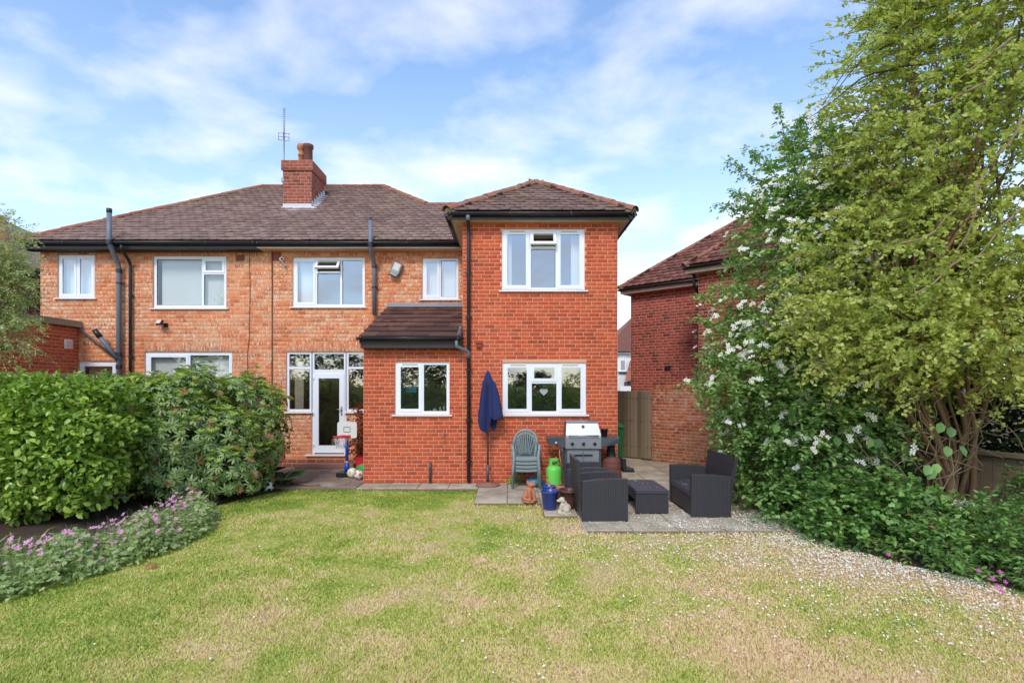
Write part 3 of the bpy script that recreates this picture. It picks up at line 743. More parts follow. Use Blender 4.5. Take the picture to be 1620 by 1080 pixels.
rw = brick_wall(rh, 'rear_wall', (XP, YM, 0), (1, 0, 0), (0, -1, 0), XE0 - XP + 0.02, 5.33, rops, 0.2345, 0.0961, 'brick_old', 'mortar_old',
                soldiers=[(side_l[0], side_r[1], side_l[3], side_l[3] + 0.255)], seed=5, joint=0.012)
# --- extension and lean-to walls
eops = [(ex_(794) - XE0, ex_(925) - XE0, ez_(459), ez_(362)), (ex_(795) - XE0, ex_(927) - XE0, ez_(655), ez_(573))]
EW_TOP = 5.37
ew = brick_wall(rh, 'extension_wall', (XE0, YE, 0), (1, 0, 0), (0, -1, 0), XE1 - XE0, EW_TOP, eops, 0.2205, 0.0793, 'brick_new', 'mortar_new', seed=8, joint=0.010)
tops = [(ex_(625) - XLT, ex_(711) - XLT, ez_(655), ez_(572))]
tw = brick_wall(rh, 'lean_to_wall', (XLT, YE, 0), (1, 0, 0), (0, -1, 0), XE0 - XLT, 2.76, tops, 0.2205, 0.0793, 'brick_new', 'mortar_new', seed=9, joint=0.010)
lay_bricks([ew, tw, rw], 300)
lay_bricks([lw], 300)
lz0, lz1 = 2.72, 3.78
es = brick_wall(rh, 'extension_side_wall', (XE0, YM - 0.01, 0), (0, -1, 0), (-1, 0, 0), YM - YE - 0.02, EW_TOP, [], 0.2205, 0.0793, 'brick_new', 'mortar_new', seed=10)
er = brick_wall(rh, 'extension_side_wall', (XE1, YE + 0.01, 0), (0, 1, 0), (1, 0, 0), 8.0, EW_TOP, [], 0.2205, 0.0793, 'brick_new', 'mortar_new', seed=11)
ts_ = brick_wall(rh, 'lean_to_side_wall', (XLT, YM - 0.01, 0), (0, -1, 0), (-1, 0, 0), YM - YE - 0.02, 3.75, [], 0.2205, 0.0793, 'brick_new', 'mortar_new', seed=12,
                 top=lambda a: lz1 - (lz1 - lz0) * a / (YM - YE))
lay_bricks([es, er, ts_], 0)
# --- left outrigger with a flat roof
XO = -10.62
ow = brick_wall(lh, 'outrigger_wall', (XO, 13.26, 0), (0, -1, 0), (1, 0, 0), 3.6, 3.46, [], 0.225, 0.082, 'brick_new', 'mortar_old', seed=13)
of = brick_wall(lh, 'outrigger_wall', (-13.2, 9.66, 0), (1, 0, 0), (0, -1, 0), 2.56, 3.46, [], 0.225, 0.082, 'brick_new', 'mortar_old', seed=14)
lay_bricks([ow, of], 0)
MB().box(-13.3, XO + 0.07, 9.58, 13.25, 3.465, 3.56).build('flat_roof', 'fascia', lh)
b = MB(); b.box(XO + 0.072, XO + 0.10, 9.58, 13.25, 3.42, 3.57); b.build('roof_trim', 'mortar_bed', lh)
MB().tube([(XO - 0.1, 11.9, 3.55), (XO - 0.1, 11.9, 3.78)], 0.07, 10).build('roof_vent', 'black', lh)
MB().bbox(XO + 0.005, XO + 0.03, 12.82, 13.06, 2.88, 3.10, 0.008).mat('white').build('extractor_vent', 'white', lh)
MB().box(XO + 0.031, XO + 0.04, 12.85, 13.03, 2.91, 3.07).build('vent_grille', 'cream', lh)

# --- shells, floors and rooms behind the windows
def shell(house, x0, x1, y0, y1, z1, name):
    b = MB(); b.poly([(x0, y0, 0), (x0, y0, z1), (x0, y1, z1), (x0, y1, 0)]); b.poly([(x0, y1, 0), (x0, y1, z1), (x1, y1, z1), (x1, y1, 0)]); b.poly([(x1, y1, 0), (x1, y1, z1), (x1, y0, z1), (x1, y0, 0)])
    b.build(name, 'brick_dark', house)
shell(lh, XL, XP, YM, 21.0, 5.34, 'outer_wall'); shell(rh, XP + .004, 2.23, YM + .01, 21.0, 5.34, 'outer_wall')
def rooms(house, boxes):
    b = MB()
    for x0, x1, y0, y1, z0, z1 in boxes:
        b.poly([(x0, y1, z0), (x1, y1, z0), (x1, y1, z1), (x0, y1, z1)]); b.poly([(x0, y0, z0), (x0, y1, z0), (x0, y1, z1), (x0, y0, z1)])
        b.poly([(x1, y1, z0), (x1, y0, z0), (x1, y0, z1), (x1, y1, z1)]); b.poly([(x0, y0, z0), (x1, y0, z0), (x1, y1, z0), (x0, y1, z0)]); b.poly([(x0, y0, z1), (x0, y1, z1), (x1, y1, z1), (x1, y0, z1)])
    return b.build('room_lining', 'room', house)
rooms(lh, [(XL + .05, -9.75, YM + .14, 16.5, 2.95, 5.3), (-9.7, XP - .05, YM + .14, 17, 2.95, 5.3), (-9.66, XP - .05, YM + .14, 17, 0.1, 2.9), (XL + .05, -9.67, YM + .14, 15, 0.1, 2.9)])
rooms(rh, [(XP + .05, -2.9, YM + .14, 17, 2.95, 5.3), (-2.85, XE0 - .05, YM + .14, 15.5, 2.95, 5.3), (XP + .05, -3.02, YM + .14, 17.5, 0.1, 2.9),
           (XE0 + .05, XE1 - .05, YE + .14, 15, 2.95, 5.34), (XE0 + .05, XE1 - .05, YE + .14, 15, 0.1, 2.9), (XLT + .06, XE0 - .06, YE + .14, YM - .05, 0.1, 2.7)])

# --- windows
FL, FR_, FE, FT = lw['fr'], rw['fr'], ew['fr'], tw['fr']
o = lops[0]; window(lh, FL, *o, [(1, [(1, 'case')]), (1, [(1, 'case')])], fw=0.055, curtains=[(o[0] + .06, o[1] - .06, 'net')])
o = lops[1]; window(lh, FL, *o, [(0.67, [(1, 'fixed')]), (0.33, [(0.33, 'case'), (0.67, 'fixed')])], fw=0.072, blind=(o[0] + .13, o[1] - .06), glass='glass_clear')
o = lg; window(lh, FL, *o, [(1, [(1, 'case')]), (1, [(1, 'fixed')])], name='patio_door', sill=False, fw=0.09, blind=(o[0] + .08, o[1] - .08), glass='glass_clear')
o = ls; window(lh, FL, *o, [(1, [(1, 'case')])], name='back_door', sill=False, fw=0.08, curtains=[(o[0] + .08, o[1] - .08, 'curtain')])
o = rops[0]; w_ = window(rh, FR_, *o, [(0.315, [(1, 'case')]), (0.345, [(0.30, 'open'), (0.70, 'fixed')]), (0.33, [(1, 'fixed')])], fw=0.066, curtains=[(o[0] + .12, o[0] + .42, 'net')])
o = rops[1]; window(rh, FR_, *o, [(1, [(1, 'case')]), (1.05, [(1, 'fixed')])], fw=0.06, curtains=[(o[0] + .06, o[1] - .06, 'net')])
o = eops[0]; w_ = window(rh, FE, *o, [(0.335, [(1, 'case')]), (0.33, [(0.30, 'ajar'), (0.70, 'fixed')]), (0.335, [(1, 'case')])], fw=0.06, curtains=[(o[1] - .26, o[1] - .07, 'net'), (o[0] + .07, o[0] + .2, 'net')])
for a in (o[0] + 0.16, o[1] - 0.48): vent_slot(w_, FE, a, a + 0.32, o[3] - 0.052, 0.034 - .012)
o = eops[1]; w_ = window(rh, FE, *o, [(0.335, [(1, 'case')]), (0.33, [(0.38, 'case'), (0.62, 'fixed')]), (0.335, [(1, 'case')])], fw=0.06)
for a in (o[0] + 0.16, o[1] - 0.48): vent_slot(w_, FE, a, a + 0.32, o[3] - 0.052, 0.034 - .012)
hb = MB(FE)
for cx_, cz_, s in (((o[0] + o[1]) / 2, o[2] + 0.66, 0.05), ((o[0] + o[1]) / 2, o[2] + 0.46, 0.085)):
    n = 26
    ring = [((16 * math.sin(2 * math.pi * i / n) ** 3) / 16 * s, (13 * math.cos(2 * math.pi * i / n) - 5 * math.cos(4 * math.pi * i / n) - 2 * math.cos(6 * math.pi * i / n) - math.cos(8 * math.pi * i / n)) / 16 * s) for i in range(n)]
    f0 = [hb.p((cx_ + x, 0.16, cz_ + z)) for x, z in ring]; f1 = [hb.p((cx_ + x, 0.175, cz_ + z)) for x, z in ring]
    hb.face(f0[::-1]); hb.face(f1)
    for i in range(n): hb.face((f0[i], f0[(i + 1) % n], f1[(i + 1) % n], f1[i]))
hb.box((o[0] + o[1]) / 2 - .002, (o[0] + o[1]) / 2 + .002, 0.166, 0.169, o[2] + 0.5, o[2] + 0.78)
ho = hb.build('hanging_heart', 'white', w_)
o = tops[0]; w_ = window(rh, FT, *o, [(0.5, [(1, 'case')]), (0.5, [(1, 'fixed')])], fw=0.062)
vent_slot(w_, FT, o[0] + 0.14, o[0] + 0.46, o[3] - 0.052, 0.034 - .012)
MB(FT).box(o[0] + .12, o[0] + .36, 0.4, 0.7, o[2] + .44, o[2] + .6).build('worktop_box', 'teal', w_)
k = MB(FT)
for i in range(9): k.tube([(o[1] - .42 + i * .035, .17, o[2]), (o[1] - .42 + i * .035 + random.uniform(-.03, .03), .17, o[2] + random.uniform(.06, .16))], .012, 6)
k.build('sill_ornament', 'stone', w_)

# --- garden door with side lights
ds = window(rh, FR_, *side_l, [(1, [(0.27, 'fixed'), (0.73, 'fixed')])], name='side_light', fw=0.06, curtains=[(side_l[0] + .12, side_l[0] + .34, 'curtain')], sill_w=0.03)
sr = window(rh, FR_, *side_r, [(1, [(0.27, 'fixed'), (0.73, 'fixed')])], name='side_light', fw=0.06, sill_w=0.03)
d0, d1, dz0, dz1 = door_r; dt = mz_(588)
tl = window(rh, FR_, d0 + .002, d1 - .002, dt + .002, dz1, [(1, [(1, 'fixed')])], name='transom_light', fw=0.055, sill=False)
fb = MB(FR_); fb.box(d0 + .002, d0 + .055, .036, .104, dz0, dt); fb.box(d1 - .055, d1 - .002, .036, .104, dz0, dt); fb.box(d0 + .055, d1 - .055, .036, .104, dt - .05, dt)
door = fb.build('door', 'white', rh)
sb = MB(FR_); a, c = d0 + .05, d1 - .05; s = 0.115
sb.box(a, a + s, .018, .075, dz0 + .03, dt - .045); sb.box(c - s, c, .018, .075, dz0 + .03, dt - .045); sb.box(a + s, c - s, .018, .075, dz0 + .03, dz0 + .21); sb.box(a + s, c - s, .018, .075, dt - .045 - s, dt - .045)
sb.build('door_leaf', 'white', door)
pb = MB(FR_); pb.poly([(a + s - .004, .04, dz0 + .2), (c - s + .004, .04, dz0 + .2), (c - s + .004, .04, dt - .15), (a + s - .004, .04, dt - .15)]); pb.build('pane', 'glass', door)
hb = MB(FR_); hb.box(c - .075, c - .04, .006, .018, dz0 + .95, dz0 + 1.17); hb.tube([(c - .058, .006, dz0 + 1.1), (c - .058, -.035, dz0 + 1.1), (c - .17, -.04, dz0 + 1.105)], .011, 8); hb.build('handle', 'steel', door)
for zq in (dz0 + .18, dt - .2):
    MB(FR_).tube([(a - .005, .012, zq), (a - .005, .012, zq + .1)], .014, 8).build('hinge', 'white', door)
th = MB(FR_); th.box(d0 - .14, d1 + .0, -.07, .03, dz0 - .04, dz0 - .005); th.build('threshold', 'white', door)
MB(FR_).box(d0 + .1, d1 - .1, 1.2, 1.9, .12, .55).build('sofa_seen_inside', 'sofa_green', rh)
MB(FR_).box(d0 + .1, d1 - .1, 1.7, 1.95, .55, .85).build('sofa_back_seen_inside', 'sofa_green', rh)
# plinth and brick step below the door
plw = brick_wall(rh, 'plinth', (XP + .02, YM - .05, 0), (1, 0, 0), (0, -1, 0), XLT - XP - .04, .19, [], .235, .095, 'brick_chim', 'mortar_old', seed=51); lay_bricks([plw], 0)
MB(FR_).box(0.02, XLT - XP - 0.02, -0.048, -0.006, 0.0, 0.195).build('plinth_top', 'mortar_old', rh)
st = MB(FR_); st.bbox(d0 - .28, d1 + .3, -0.38, -0.052, 0.0, 0.11, 0.012); st.build('door_step', 'umb_base', rh)
MB(FR_).box(mx_(436) - XP, mx_(451) - XP, -0.07, -0.012, mz_(725), mz_(718)).build('air_brick', 'brick_chim', rh)

# --- roofs
def roof_sheet(house, polys, name, mat, under=None):
    b = MB()
    for q in polys: b.poly(q)
    return b.build(name, mat, house)
eL = (-11.82, EAVE_Y, EAVE_Z); rL = (-11.82 + (RIDGE_Y - EAVE_Y), RIDGE_Y, RIDGE_Z); rR = (-3.96, RIDGE_Y, RIDGE_Z); hL = (-2.36, 15.4, slope_z(15.4)); hR = (-0.05, 15.4, slope_z(15.4)); eR = (2.4, EAVE_Y, EAVE_Z)
yb = 2 * RIDGE_Y - EAVE_Y
lroof = roof_sheet(lh, [[eL, (XP, EAVE_Y, EAVE_Z), (XP, RIDGE_Y, RIDGE_Z), rL], [eL, rL, (eL[0], yb, EAVE_Z)], [(eL[0], yb, EAVE_Z), rL, (XP, RIDGE_Y, RIDGE_Z), (XP, yb, EAVE_Z)]], 'roof', 'tile_old')
rroof = roof_sheet(rh, [[(XP, EAVE_Y, EAVE_Z), eR, hR, hL, rR, (XP, RIDGE_Y, RIDGE_Z)], [rR, hL, (hL[0], 2 * RIDGE_Y - 15.4, hL[2])], [hL, hR, (2.4, 17.85, EAVE_Z), (-2.36, 17.85, EAVE_Z)], [hR, eR, (2.4, 17.85, EAVE_Z)],
                        [(XP, yb, EAVE_Z), (XP, RIDGE_Y, RIDGE_Z), rR, (0.1, yb, EAVE_Z)]], 'roof', 'tile_old')
EX0, EX1, EY, EZ, EP = -1.228, 2.506, 10.79, 5.475, 0.663
EH = (EX1 - EX0) / 2; APX, APY, APZ = (EX0 + EX1) / 2, EY + EH, EZ + EP * EH
YBK = EAVE_Y + (APZ - EAVE_Z) / PITCH
def ext_z(X, Y): return EZ + EP * min(X - EX0, EX1 - X, Y - EY)
eroof = roof_sheet(rh, [[(EX0, EY, EZ), (EX1, EY, EZ), (APX, APY, APZ)], [(EX0, EY, EZ), (APX, APY, APZ), (APX, YBK, APZ), (EX0, EAVE_Y + .03, EZ)], [(EX1, EY, EZ), (EX1, EAVE_Y + .03, EZ), (APX, YBK, APZ), (APX, APY, APZ)]], 'extension_roof', 'tile_ext')
up = Vector((0, 1, PITCH))
f_l = slope_frame((-11.82, EAVE_Y, EAVE_Z), (1, 0, 0), up)
CH_X0, CH_X1, CH_Y0, CH_Y1 = -6.32, -5.54, 15.07, 16.13
def no_chim(c): return not (CH_X0 - .02 < c.x < CH_X1 + .02 and CH_Y0 < c.y < CH_Y1)
tl_l = tile_list(f_l, 0, XP + 11.82, (RIDGE_Y - EAVE_Y) * SL, lambda a, b, c: c.x > -11.82 + (c.y - EAVE_Y) and c.x < XP and c.y < RIDGE_Y and no_chim(c), seed=3)
f_r = slope_frame((XP, EAVE_Y, EAVE_Z), (1, 0, 0), up)
def in_r(a, b, c):
    if c.y > RIDGE_Y or not no_chim(c): return False
    if c.y <= 15.4:
        if c.x > 2.4 - (c.y - EAVE_Y): return False
    elif c.x > -2.36 - (c.y - 15.4): return False
    if EX0 < c.x < EX1 and c.z < ext_z(c.x, c.y) - 0.05: return False
    return True
tl_r = tile_list(f_r, 0.0825, 8.3, (RIDGE_Y - EAVE_Y) * SL, in_r, seed=4)
f_e = slope_frame((EX0, EY, EZ), (1, 0, 0), (0, 1, EP))
tl_e = tile_list(f_e, 0, EX1 - EX0, EH * math.hypot(1, EP), lambda a, b, c: abs(c.x - APX) < APY - c.y + .02, seed=5)
f_el = slope_frame((EX0, EAVE_Y, EZ), (0, -1, 0), (1, 0, EP))
tl_el = tile_list(f_el, -2, EAVE_Y - EY, EH * math.hypot(1, EP), lambda a, b, c: c.y - EY > c.x - EX0 and c.z > slope_z(c.y) - .03, seed=6)
f_er = slope_frame((EX1, EY, EZ), (0, 1, 0), (-1, 0, EP))
tl_er = tile_list(f_er, 0, 4.2, EH * math.hypot(1, EP), lambda a, b, c: c.y - EY > EX1 - c.x and c.z > slope_z(c.y) - .03, seed=7)
lay_tiles([(lroof, f_l, tl_l, 'tile_old')], 300)
lay_tiles([(eroof, f_e, tl_e, 'tile_ext'), (rroof, f_r, tl_r, 'tile_old'), (eroof, f_el, tl_el, 'tile_ext'), (eroof, f_er, tl_er, 'tile_ext')], 300)
ridge_run(lroof, eL, rL, 'hip_tile', 0.10); ridge_run(lroof, rL, (XP, RIDGE_Y, RIDGE_Z), 'ridge_tile', 0.10)
ridge_run(rroof, (XP, RIDGE_Y, RIDGE_Z), rR, 'ridge_tile', 0.10); ridge_run(rroof, hL, rR, 'hip_tile', 0.10); ridge_run(rroof, hL, hR, 'ridge_tile', 0.08)
ridge_run(eroof, (EX0, EY, EZ), (APX, APY, APZ), 'hip_tile', 0.115, 0.29, lift=0.035); ridge_run(eroof, (EX1, EY, EZ), (APX, APY, APZ), 'hip_tile', 0.115, 0.29, lift=0.035)
ridge_run(eroof, (APX, APY, APZ), (APX, YBK, APZ), 'ridge_tile', 0.115)

# --- lean-to roof: large interlocking tiles
TZ0, TZ1, TY0 = 2.95, 3.90, 10.80
lt_up = Vector((0, YM - TY0, TZ1 - TZ0)); LTL = lt_up.length
f_t = slope_frame((XLT - 0.02, TY0, TZ0), (1, 0, 0), lt_up)
lroof2 = roof_sheet(rh, [[(XLT - .02, TY0, TZ0), (XE0, TY0, TZ0), (XE0, YM, TZ1), (XLT - .02, YM, TZ1)], [(XLT - .02, TY0, TZ0 - .12), (XLT - .02, TY0, TZ0), (XLT - .02, YM, TZ1), (XLT - .02, YM, TZ1 - .12)]], 'lean_to_roof', 'tile_lean')
g = LTL / 7
for r in range(7):
    wv = 0.345; off = (r % 2) * wv / 2; x = -off
    while x < XE0 - XLT + .02 - 0.02:
        a0, a1 = max(x, 0) + .002, min(x + wv, XE0 - XLT + .015) - .002; x += wv
        if a1 - a0 < .04: continue
        q = MB(); th_ = 0.03; h0, h1 = 0.062, 0.022
        q.hexa([(0, 0, h0 - th_), (a1 - a0, 0, h0 - th_), (a1 - a0, g + .06, h1 - th_), (0, g + .06, h1 - th_)], [(0, 0, h0), (a1 - a0, 0, h0), (a1 - a0, g + .06, h1), (0, g + .06, h1)])
        to = q.build('interlocking_tile', 'tile_lean', lroof2)
        to.matrix_local = f_t @ Matrix.Translation((a0, r * g + random.uniform(-.008, .008), random.uniform(0, .006))) @ Matrix.Rotation(random.uniform(-.008, .008), 4, 'Y')
fl = MB(); fl.poly([(XLT - .02, YM - .13, TZ1 + .02), (XE0, YM - .13, TZ1 + .02), (XE0, YM - .012, TZ1 + .06), (XLT - .02, YM - .012, TZ1 + .06)])
fl.box(XLT - .02, XE0 - .005, YM - .02, YM - .006, TZ1 + .0, TZ1 + .12); fl.build('lead_flashing', 'lead', rh)
sf = MB()
for i in range(7):
    t0, t1 = i / 7, (i + 1) / 7
    pa, pb_ = Vector((XE0 - .012, TY0 + (YM - TY0) * t0, TZ0 + (TZ1 - TZ0) * t0)), Vector((XE0 - .012, TY0 + (YM - TY0) * t1, TZ0 + (TZ1 - TZ0) * t1))
    sf.poly([pa + Vector((0, 0, .03)), pb_ + Vector((0, 0, .03)), pb_ + Vector((0, 0, .2)), pa + Vector((0, 0, .2))])
sf.poly([(XE0 - .09, TY0 - .02, TZ0 + .07), (XE0 + .03, YE - .015, TZ0 + .02), (XE0 + .03, YE - .015, TZ0 + .26), (XE0 - .09, TY0 + .5, TZ0 + .30)])
sf.build('step_flashing', 'lead', rh)

# --- gutters, fascias, soffits
gutter(lh, (-11.85, 12.92, 5.45), (XP - .25, 12.92, 5.45), (0, -1, 0), r=0.07, fh=0.16)
gutter(rh, (XP - .25, 12.92, 5.44), (EX0 + .02, 12.92, 5.44), (0, -1, 0), r=0.06, fh=0.115)
MB().box(-11.8, XP - .25, 12.98, YM, 5.29, 5.305).build('soffit', 'fascia', lh)
MB().box(XP - .25, XE0, 12.965, YM, 5.31, 5.328).build('soffit', 'cream', rh)
gy, gz = 10.76, 5.46
gutter(rh, (EX0 - .0, gy, gz), (EX1 + .0, gy, gz), (0, -1, 0), r=0.06, fh=0.12)
gutter(rh, (EX0 - .02, YM - .35, gz), (EX0 - .02, gy + .05, gz), (-1, 0, 0), r=0.06, fh=0.12)
gutter(rh, (EX1 + .02, gy + .05, gz), (EX1 + .02, 17, gz), (1, 0, 0), r=0.06, fh=0.12)
sb = MB(); sb.box(EX0 + .07, EX1 - .07, gy + .09, YE + .02, 5.335, 5.352); sb.box(EX0 + .07, XE0 + .01, YE + .022, YM, 5.335, 5.352); sb.box(XE1 - .01, EX1 - .07, YE + .022, 17, 5.335, 5.352); sb.build('soffit', 'cream', rh)
gutter(rh, (XLT - .06, 10.76, 2.965), (XE0 - .02, 10.76, 2.965), (0, -1, 0), r=0.058, fh=0.0, fascia=False)
MB().box(XLT - .005, XE0 - .002, 10.83, 10.86, 2.755, 2.95).build('fascia', 'fascia', rh)
MB().box(XLT - .005, XE0 - .002, 10.86, YE, 2.755, 2.77).build('soffit', 'fascia', rh)

# --- chimney on the party wall
chim = thing('chimney', '', ''); chim.parent = rh
for k_ in ('label', 'category'): del chim[k_]
cz0, cz1 = 6.6, 8.02
c1 = brick_wall(chim, 'stack_front', (CH_X0, CH_Y0, cz0), (1, 0, 0), (0, -1, 0), CH_X1 - CH_X0, cz1 - cz0, [], 0.235, 0.09, 'brick_chim', 'mortar_dark', seed=20)
c2 = brick_wall(chim, 'stack_side', (CH_X1, CH_Y0, cz0), (0, 1, 0), (1, 0, 0), CH_Y1 - CH_Y0, cz1 - cz0, [], 0.235, 0.09, 'brick_chim', 'mortar_dark', seed=21)
c3 = brick_wall(chim, 'stack_side', (CH_X0, CH_Y1, cz0), (0, -1, 0), (-1, 0, 0), CH_Y1 - CH_Y0, cz1 - cz0, [], 0.235, 0.09, 'brick_chim', 'mortar_dark', seed=22)
e = 0.05
c4 = brick_wall(chim, 'corbel_front', (CH_X0 - e, CH_Y0 - e, cz1), (1, 0, 0), (0, -1, 0), CH_X1 - CH_X0 + 2 * e, 0.27, [], 0.235, 0.09, 'brick_chim', 'mortar_dark', seed=23)
c5 = brick_wall(chim, 'corbel_side', (CH_X1 + e, CH_Y0 - e, cz1), (0, 1, 0), (1, 0, 0), CH_Y1 - CH_Y0 + 2 * e, 0.27, [], 0.235, 0.09, 'brick_chim', 'mortar_dark', seed=24)
lay_bricks([c1, c2, c3, c4, c5], 0)
MB().box(CH_X0 - e + .003, CH_X1 + e - .003, CH_Y0 - e + .003, CH_Y1 + e, cz1 - .004, cz1 + .26).build('corbel_core', 'mortar_dark', chim)
fb = MB(); fb.hexa([(CH_X0 - e, CH_Y0 - e, cz1 + .262), (CH_X1 + e, CH_Y0 - e, cz1 + .262), (CH_X1 + e, CH_Y1 + e, cz1 + .262), (CH_X0 - e, CH_Y1 + e, cz1 + .262)], [(CH_X0 + .12, CH_Y0 + .12, cz1 + .34), (CH_X1 - .12, CH_Y0 + .12, cz1 + .34), (CH_X1 - .12, CH_Y1 - .1, cz1 + .34), (CH_X0 + .12, CH_Y1 - .1, cz1 + .34)])
fb.build('flaunching', 'mortar_bed', chim)
ztop = cz1 + .3
MB().lathe([(.125, 0), (.12, .42), (.145, .44), (.15, .50), (.145, .54), (.105, .55), (.10, .1)], 18, (CH_X1 - .2, CH_Y0 + .3, ztop)).build('chimney_pot', 'terra_dark', chim)
MB().lathe([(.085, 0), (.08, .26), (.1, .27), (.1, .30), (.08, .31), (.08, .42), (.12, .46), (.13, .54), (.1, .6), (.03, .62)], 16, (CH_X1 - .43, CH_Y0 + .40, ztop)).build('chimney_pot', 'terracotta', chim)
zb = MB(); dzf = slope_z(CH_Y0)
zb.poly([(CH_X0 - .06, CH_Y0 - .14, slope_z(CH_Y0 - .14) + .05), (CH_X1 + .1, CH_Y0 - .14, slope_z(CH_Y0 - .14) + .05), (CH_X1 + .1, CH_Y0 - .012, dzf + .08), (CH_X0 - .06, CH_Y0 - .012, dzf + .08)])
zb.box(CH_X0 - .01, CH_X1 + .012, CH_Y0 - .022, CH_Y0 - .011, dzf - .05, dzf + .17)
zb.build('front_apron_flashing', 'zinc', chim)
zb = MB()
for i in range(6):
    y0_, y1_ = CH_Y0 + (CH_Y1 - CH_Y0) * i / 6, CH_Y0 + (CH_Y1 - CH_Y0) * (i + 1) / 6
    zb.poly([(CH_X1 + .013, y0_, slope_z(y0_) - .02), (CH_X1 + .013, y1_, slope_z(y1_) - .02), (CH_X1 + .013, y1_, slope_z(y1_) + .16), (CH_X1 + .013, y0_, slope_z(y1_) + .16)])
zb.poly([(CH_X1 + .013, CH_Y0 - .02, dzf + .08), (CH_X1 + .013, CH_Y1, slope_z(CH_Y1) + .08), (CH_X1 + .14, CH_Y1, slope_z(CH_Y1) + .055), (CH_X1 + .14, CH_Y0 - .1, slope_z(CH_Y0 - .1) + .055)])
zb.build('step_flashing', 'zinc', chim)
# aerial
ax_, ay_ = -6.44, 15.35
ab = MB(); ab.tube([(ax_, ay_, 7.65), (ax_ + .02, ay_, 9.0)], .02, 8); aer = ab.build('television_aerial', 'steel_dull', rh)
ab = MB(); ab.tube([(ax_ + .02, ay_, 9.0), (ax_ + .06, ay_ - .1, 9.85)], .013, 6)
for i in range(16):
    t_ = i / 15; q = Vector((ax_ + .02, ay_, 9.05)).lerp(Vector((ax_ + .06, ay_ - .1, 9.84)), t_); ab.tube([q - Vector((.04, 0, 0)), q + Vector((.04, 0, 0))], .006, 4)
ab.build('boom', 'steel_dull', aer)
ab = MB()
for zz_ in (9.0, 9.1, 9.2): ab.tube([(ax_ - .14, ay_, zz_), (ax_ + .17, ay_ + .02, zz_ - .02)], .008, 5)
for xx_ in (-.14, .0, .16): ab.tube([(ax_ + xx_, ay_, 9.0), (ax_ + xx_, ay_, 9.2)], .008, 5)
ab.build('reflector', 'steel_dull', aer)
ab = MB(); ab.tube([(ax_ - .04, ay_, 7.86), (CH_X0 + .02, ay_, 7.86)], .02, 6); ab.tube([(ax_ - .05, ay_, 7.7), (CH_X0 + .02, ay_, 7.74)], .018, 6); ab.box(ax_ - .05, ax_ + .05, ay_ - .04, ay_ + .04, 7.8, 7.92); ab.build('mast_bracket', 'steel_dull', aer)

# --- pipes on the left half
pipe(lh, [(-9.55, 12.84, 6.12), (-9.55, 12.84, 5.40), (-9.55, 13.16, 4.92), (-9.55, 13.16, 0.0)], .055, 'pipe_grey', 'soil_pipe', clips=[(-9.55, 13.16, 4.5), (-9.55, 13.16, 2.2)], collars=[(-9.55, 12.84, 5.42), (-9.55, 13.16, 4.80), (-9.55, 13.16, 2.75), (-9.55, 13.16, 2.45)])
MB().tube([(-9.55, 12.84, 6.12), (-9.55, 12.84, 6.22)], .06, 10).build('vent_cap', 'black', lh)
pipe(lh, [(-9.3, 12.9, 5.36), (-9.3, 12.9, 5.28), (-9.3, 13.2, 5.0), (-9.3, 13.2, 0.0)], .036, 'black', 'downpipe', clips=[(-9.3, 13.2, 4.2), (-9.3, 13.2, 2.7)])
pipe(lh, [(-9.55, 13.13, 2.62), (-9.98, 13.0, 3.28)], .052, 'pipe_grey', 'branch_pipe')
MB().tube([(-9.9, 13.02, 3.16), (-10.02, 12.99, 3.34)], .062, 10).build('pipe_end', 'black', lh)
pipe(lh, [(-10.58, 13.18, 3.42), (-9.62, 13.16, 2.66)], .028, 'dark_metal', 'waste_pipe')
pipe(rh, [(-3.3, 12.82, 5.93), (-3.3, 12.82, 5.30), (-3.3, 13.18, 4.95), (-3.3, 13.18, 3.72)], .052, 'pipe_grey', 'soil_pipe', clips=[(-3.3, 13.18, 4.4)], collars=[(-3.3, 12.82, 5.36), (-3.3, 13.18, 4.92)])
MB().tube([(-3.3, 12.82, 5.93), (-3.3, 12.82, 5.98)], .035, 10).build('vent_cap', 'black', rh)
px_ = ex_(742)
dp = pipe(rh, [(px_, 10.77, 5.40), (px_, 10.77, 5.32), (px_, 10.95, 5.16), (px_, 10.95, 0.03)], .037, 'black', 'downpipe', clips=[(px_, 10.95, z_) for z_ in (4.3, 3.4, 2.32, 1.3, .45)])
MB().tube([(px_, 10.77, 5.44), (px_, 10.77, 5.30)], .045, 10).build('gutter_outlet', 'pipe_grey', rh)
pipe(rh, [(XE0 - .1, 10.76, 2.9), (XE0 - .1, 10.76, 2.78), (px_, 10.92, 2.68), (px_, 10.94, 2.56)], .034, 'pipe_grey', 'gutter_link', rr=.04)
pipe(rh, [(ex_(681), 10.97, 0.02), (ex_(681), 10.97, .36), (ex_(681), 11.03, .41)], .026, 'dark_metal', 'waste_pipe', rr=.05)
tb = MB(); t0 = Vector((ex_(702), YE, ez_(686))); tb.tube([t0, t0 + Vector((0, -.08, .01))], .013, 8); tb.tube([t0 + Vector((0, -.07, 0)), t0 + Vector((0, -.12, -.01)), t0 + Vector((0, -.13, -.09))], .012, 8); tb.tube([t0 + Vector((0, -.07, 0)), t0 + Vector((0, -.07, .055))], .008, 6); tb.tube([t0 + Vector((-.03, -.07, .055)), t0 + Vector((.03, -.07, .055))], .008, 6)
tb.build('garden_tap', 'steel_dull', rh)
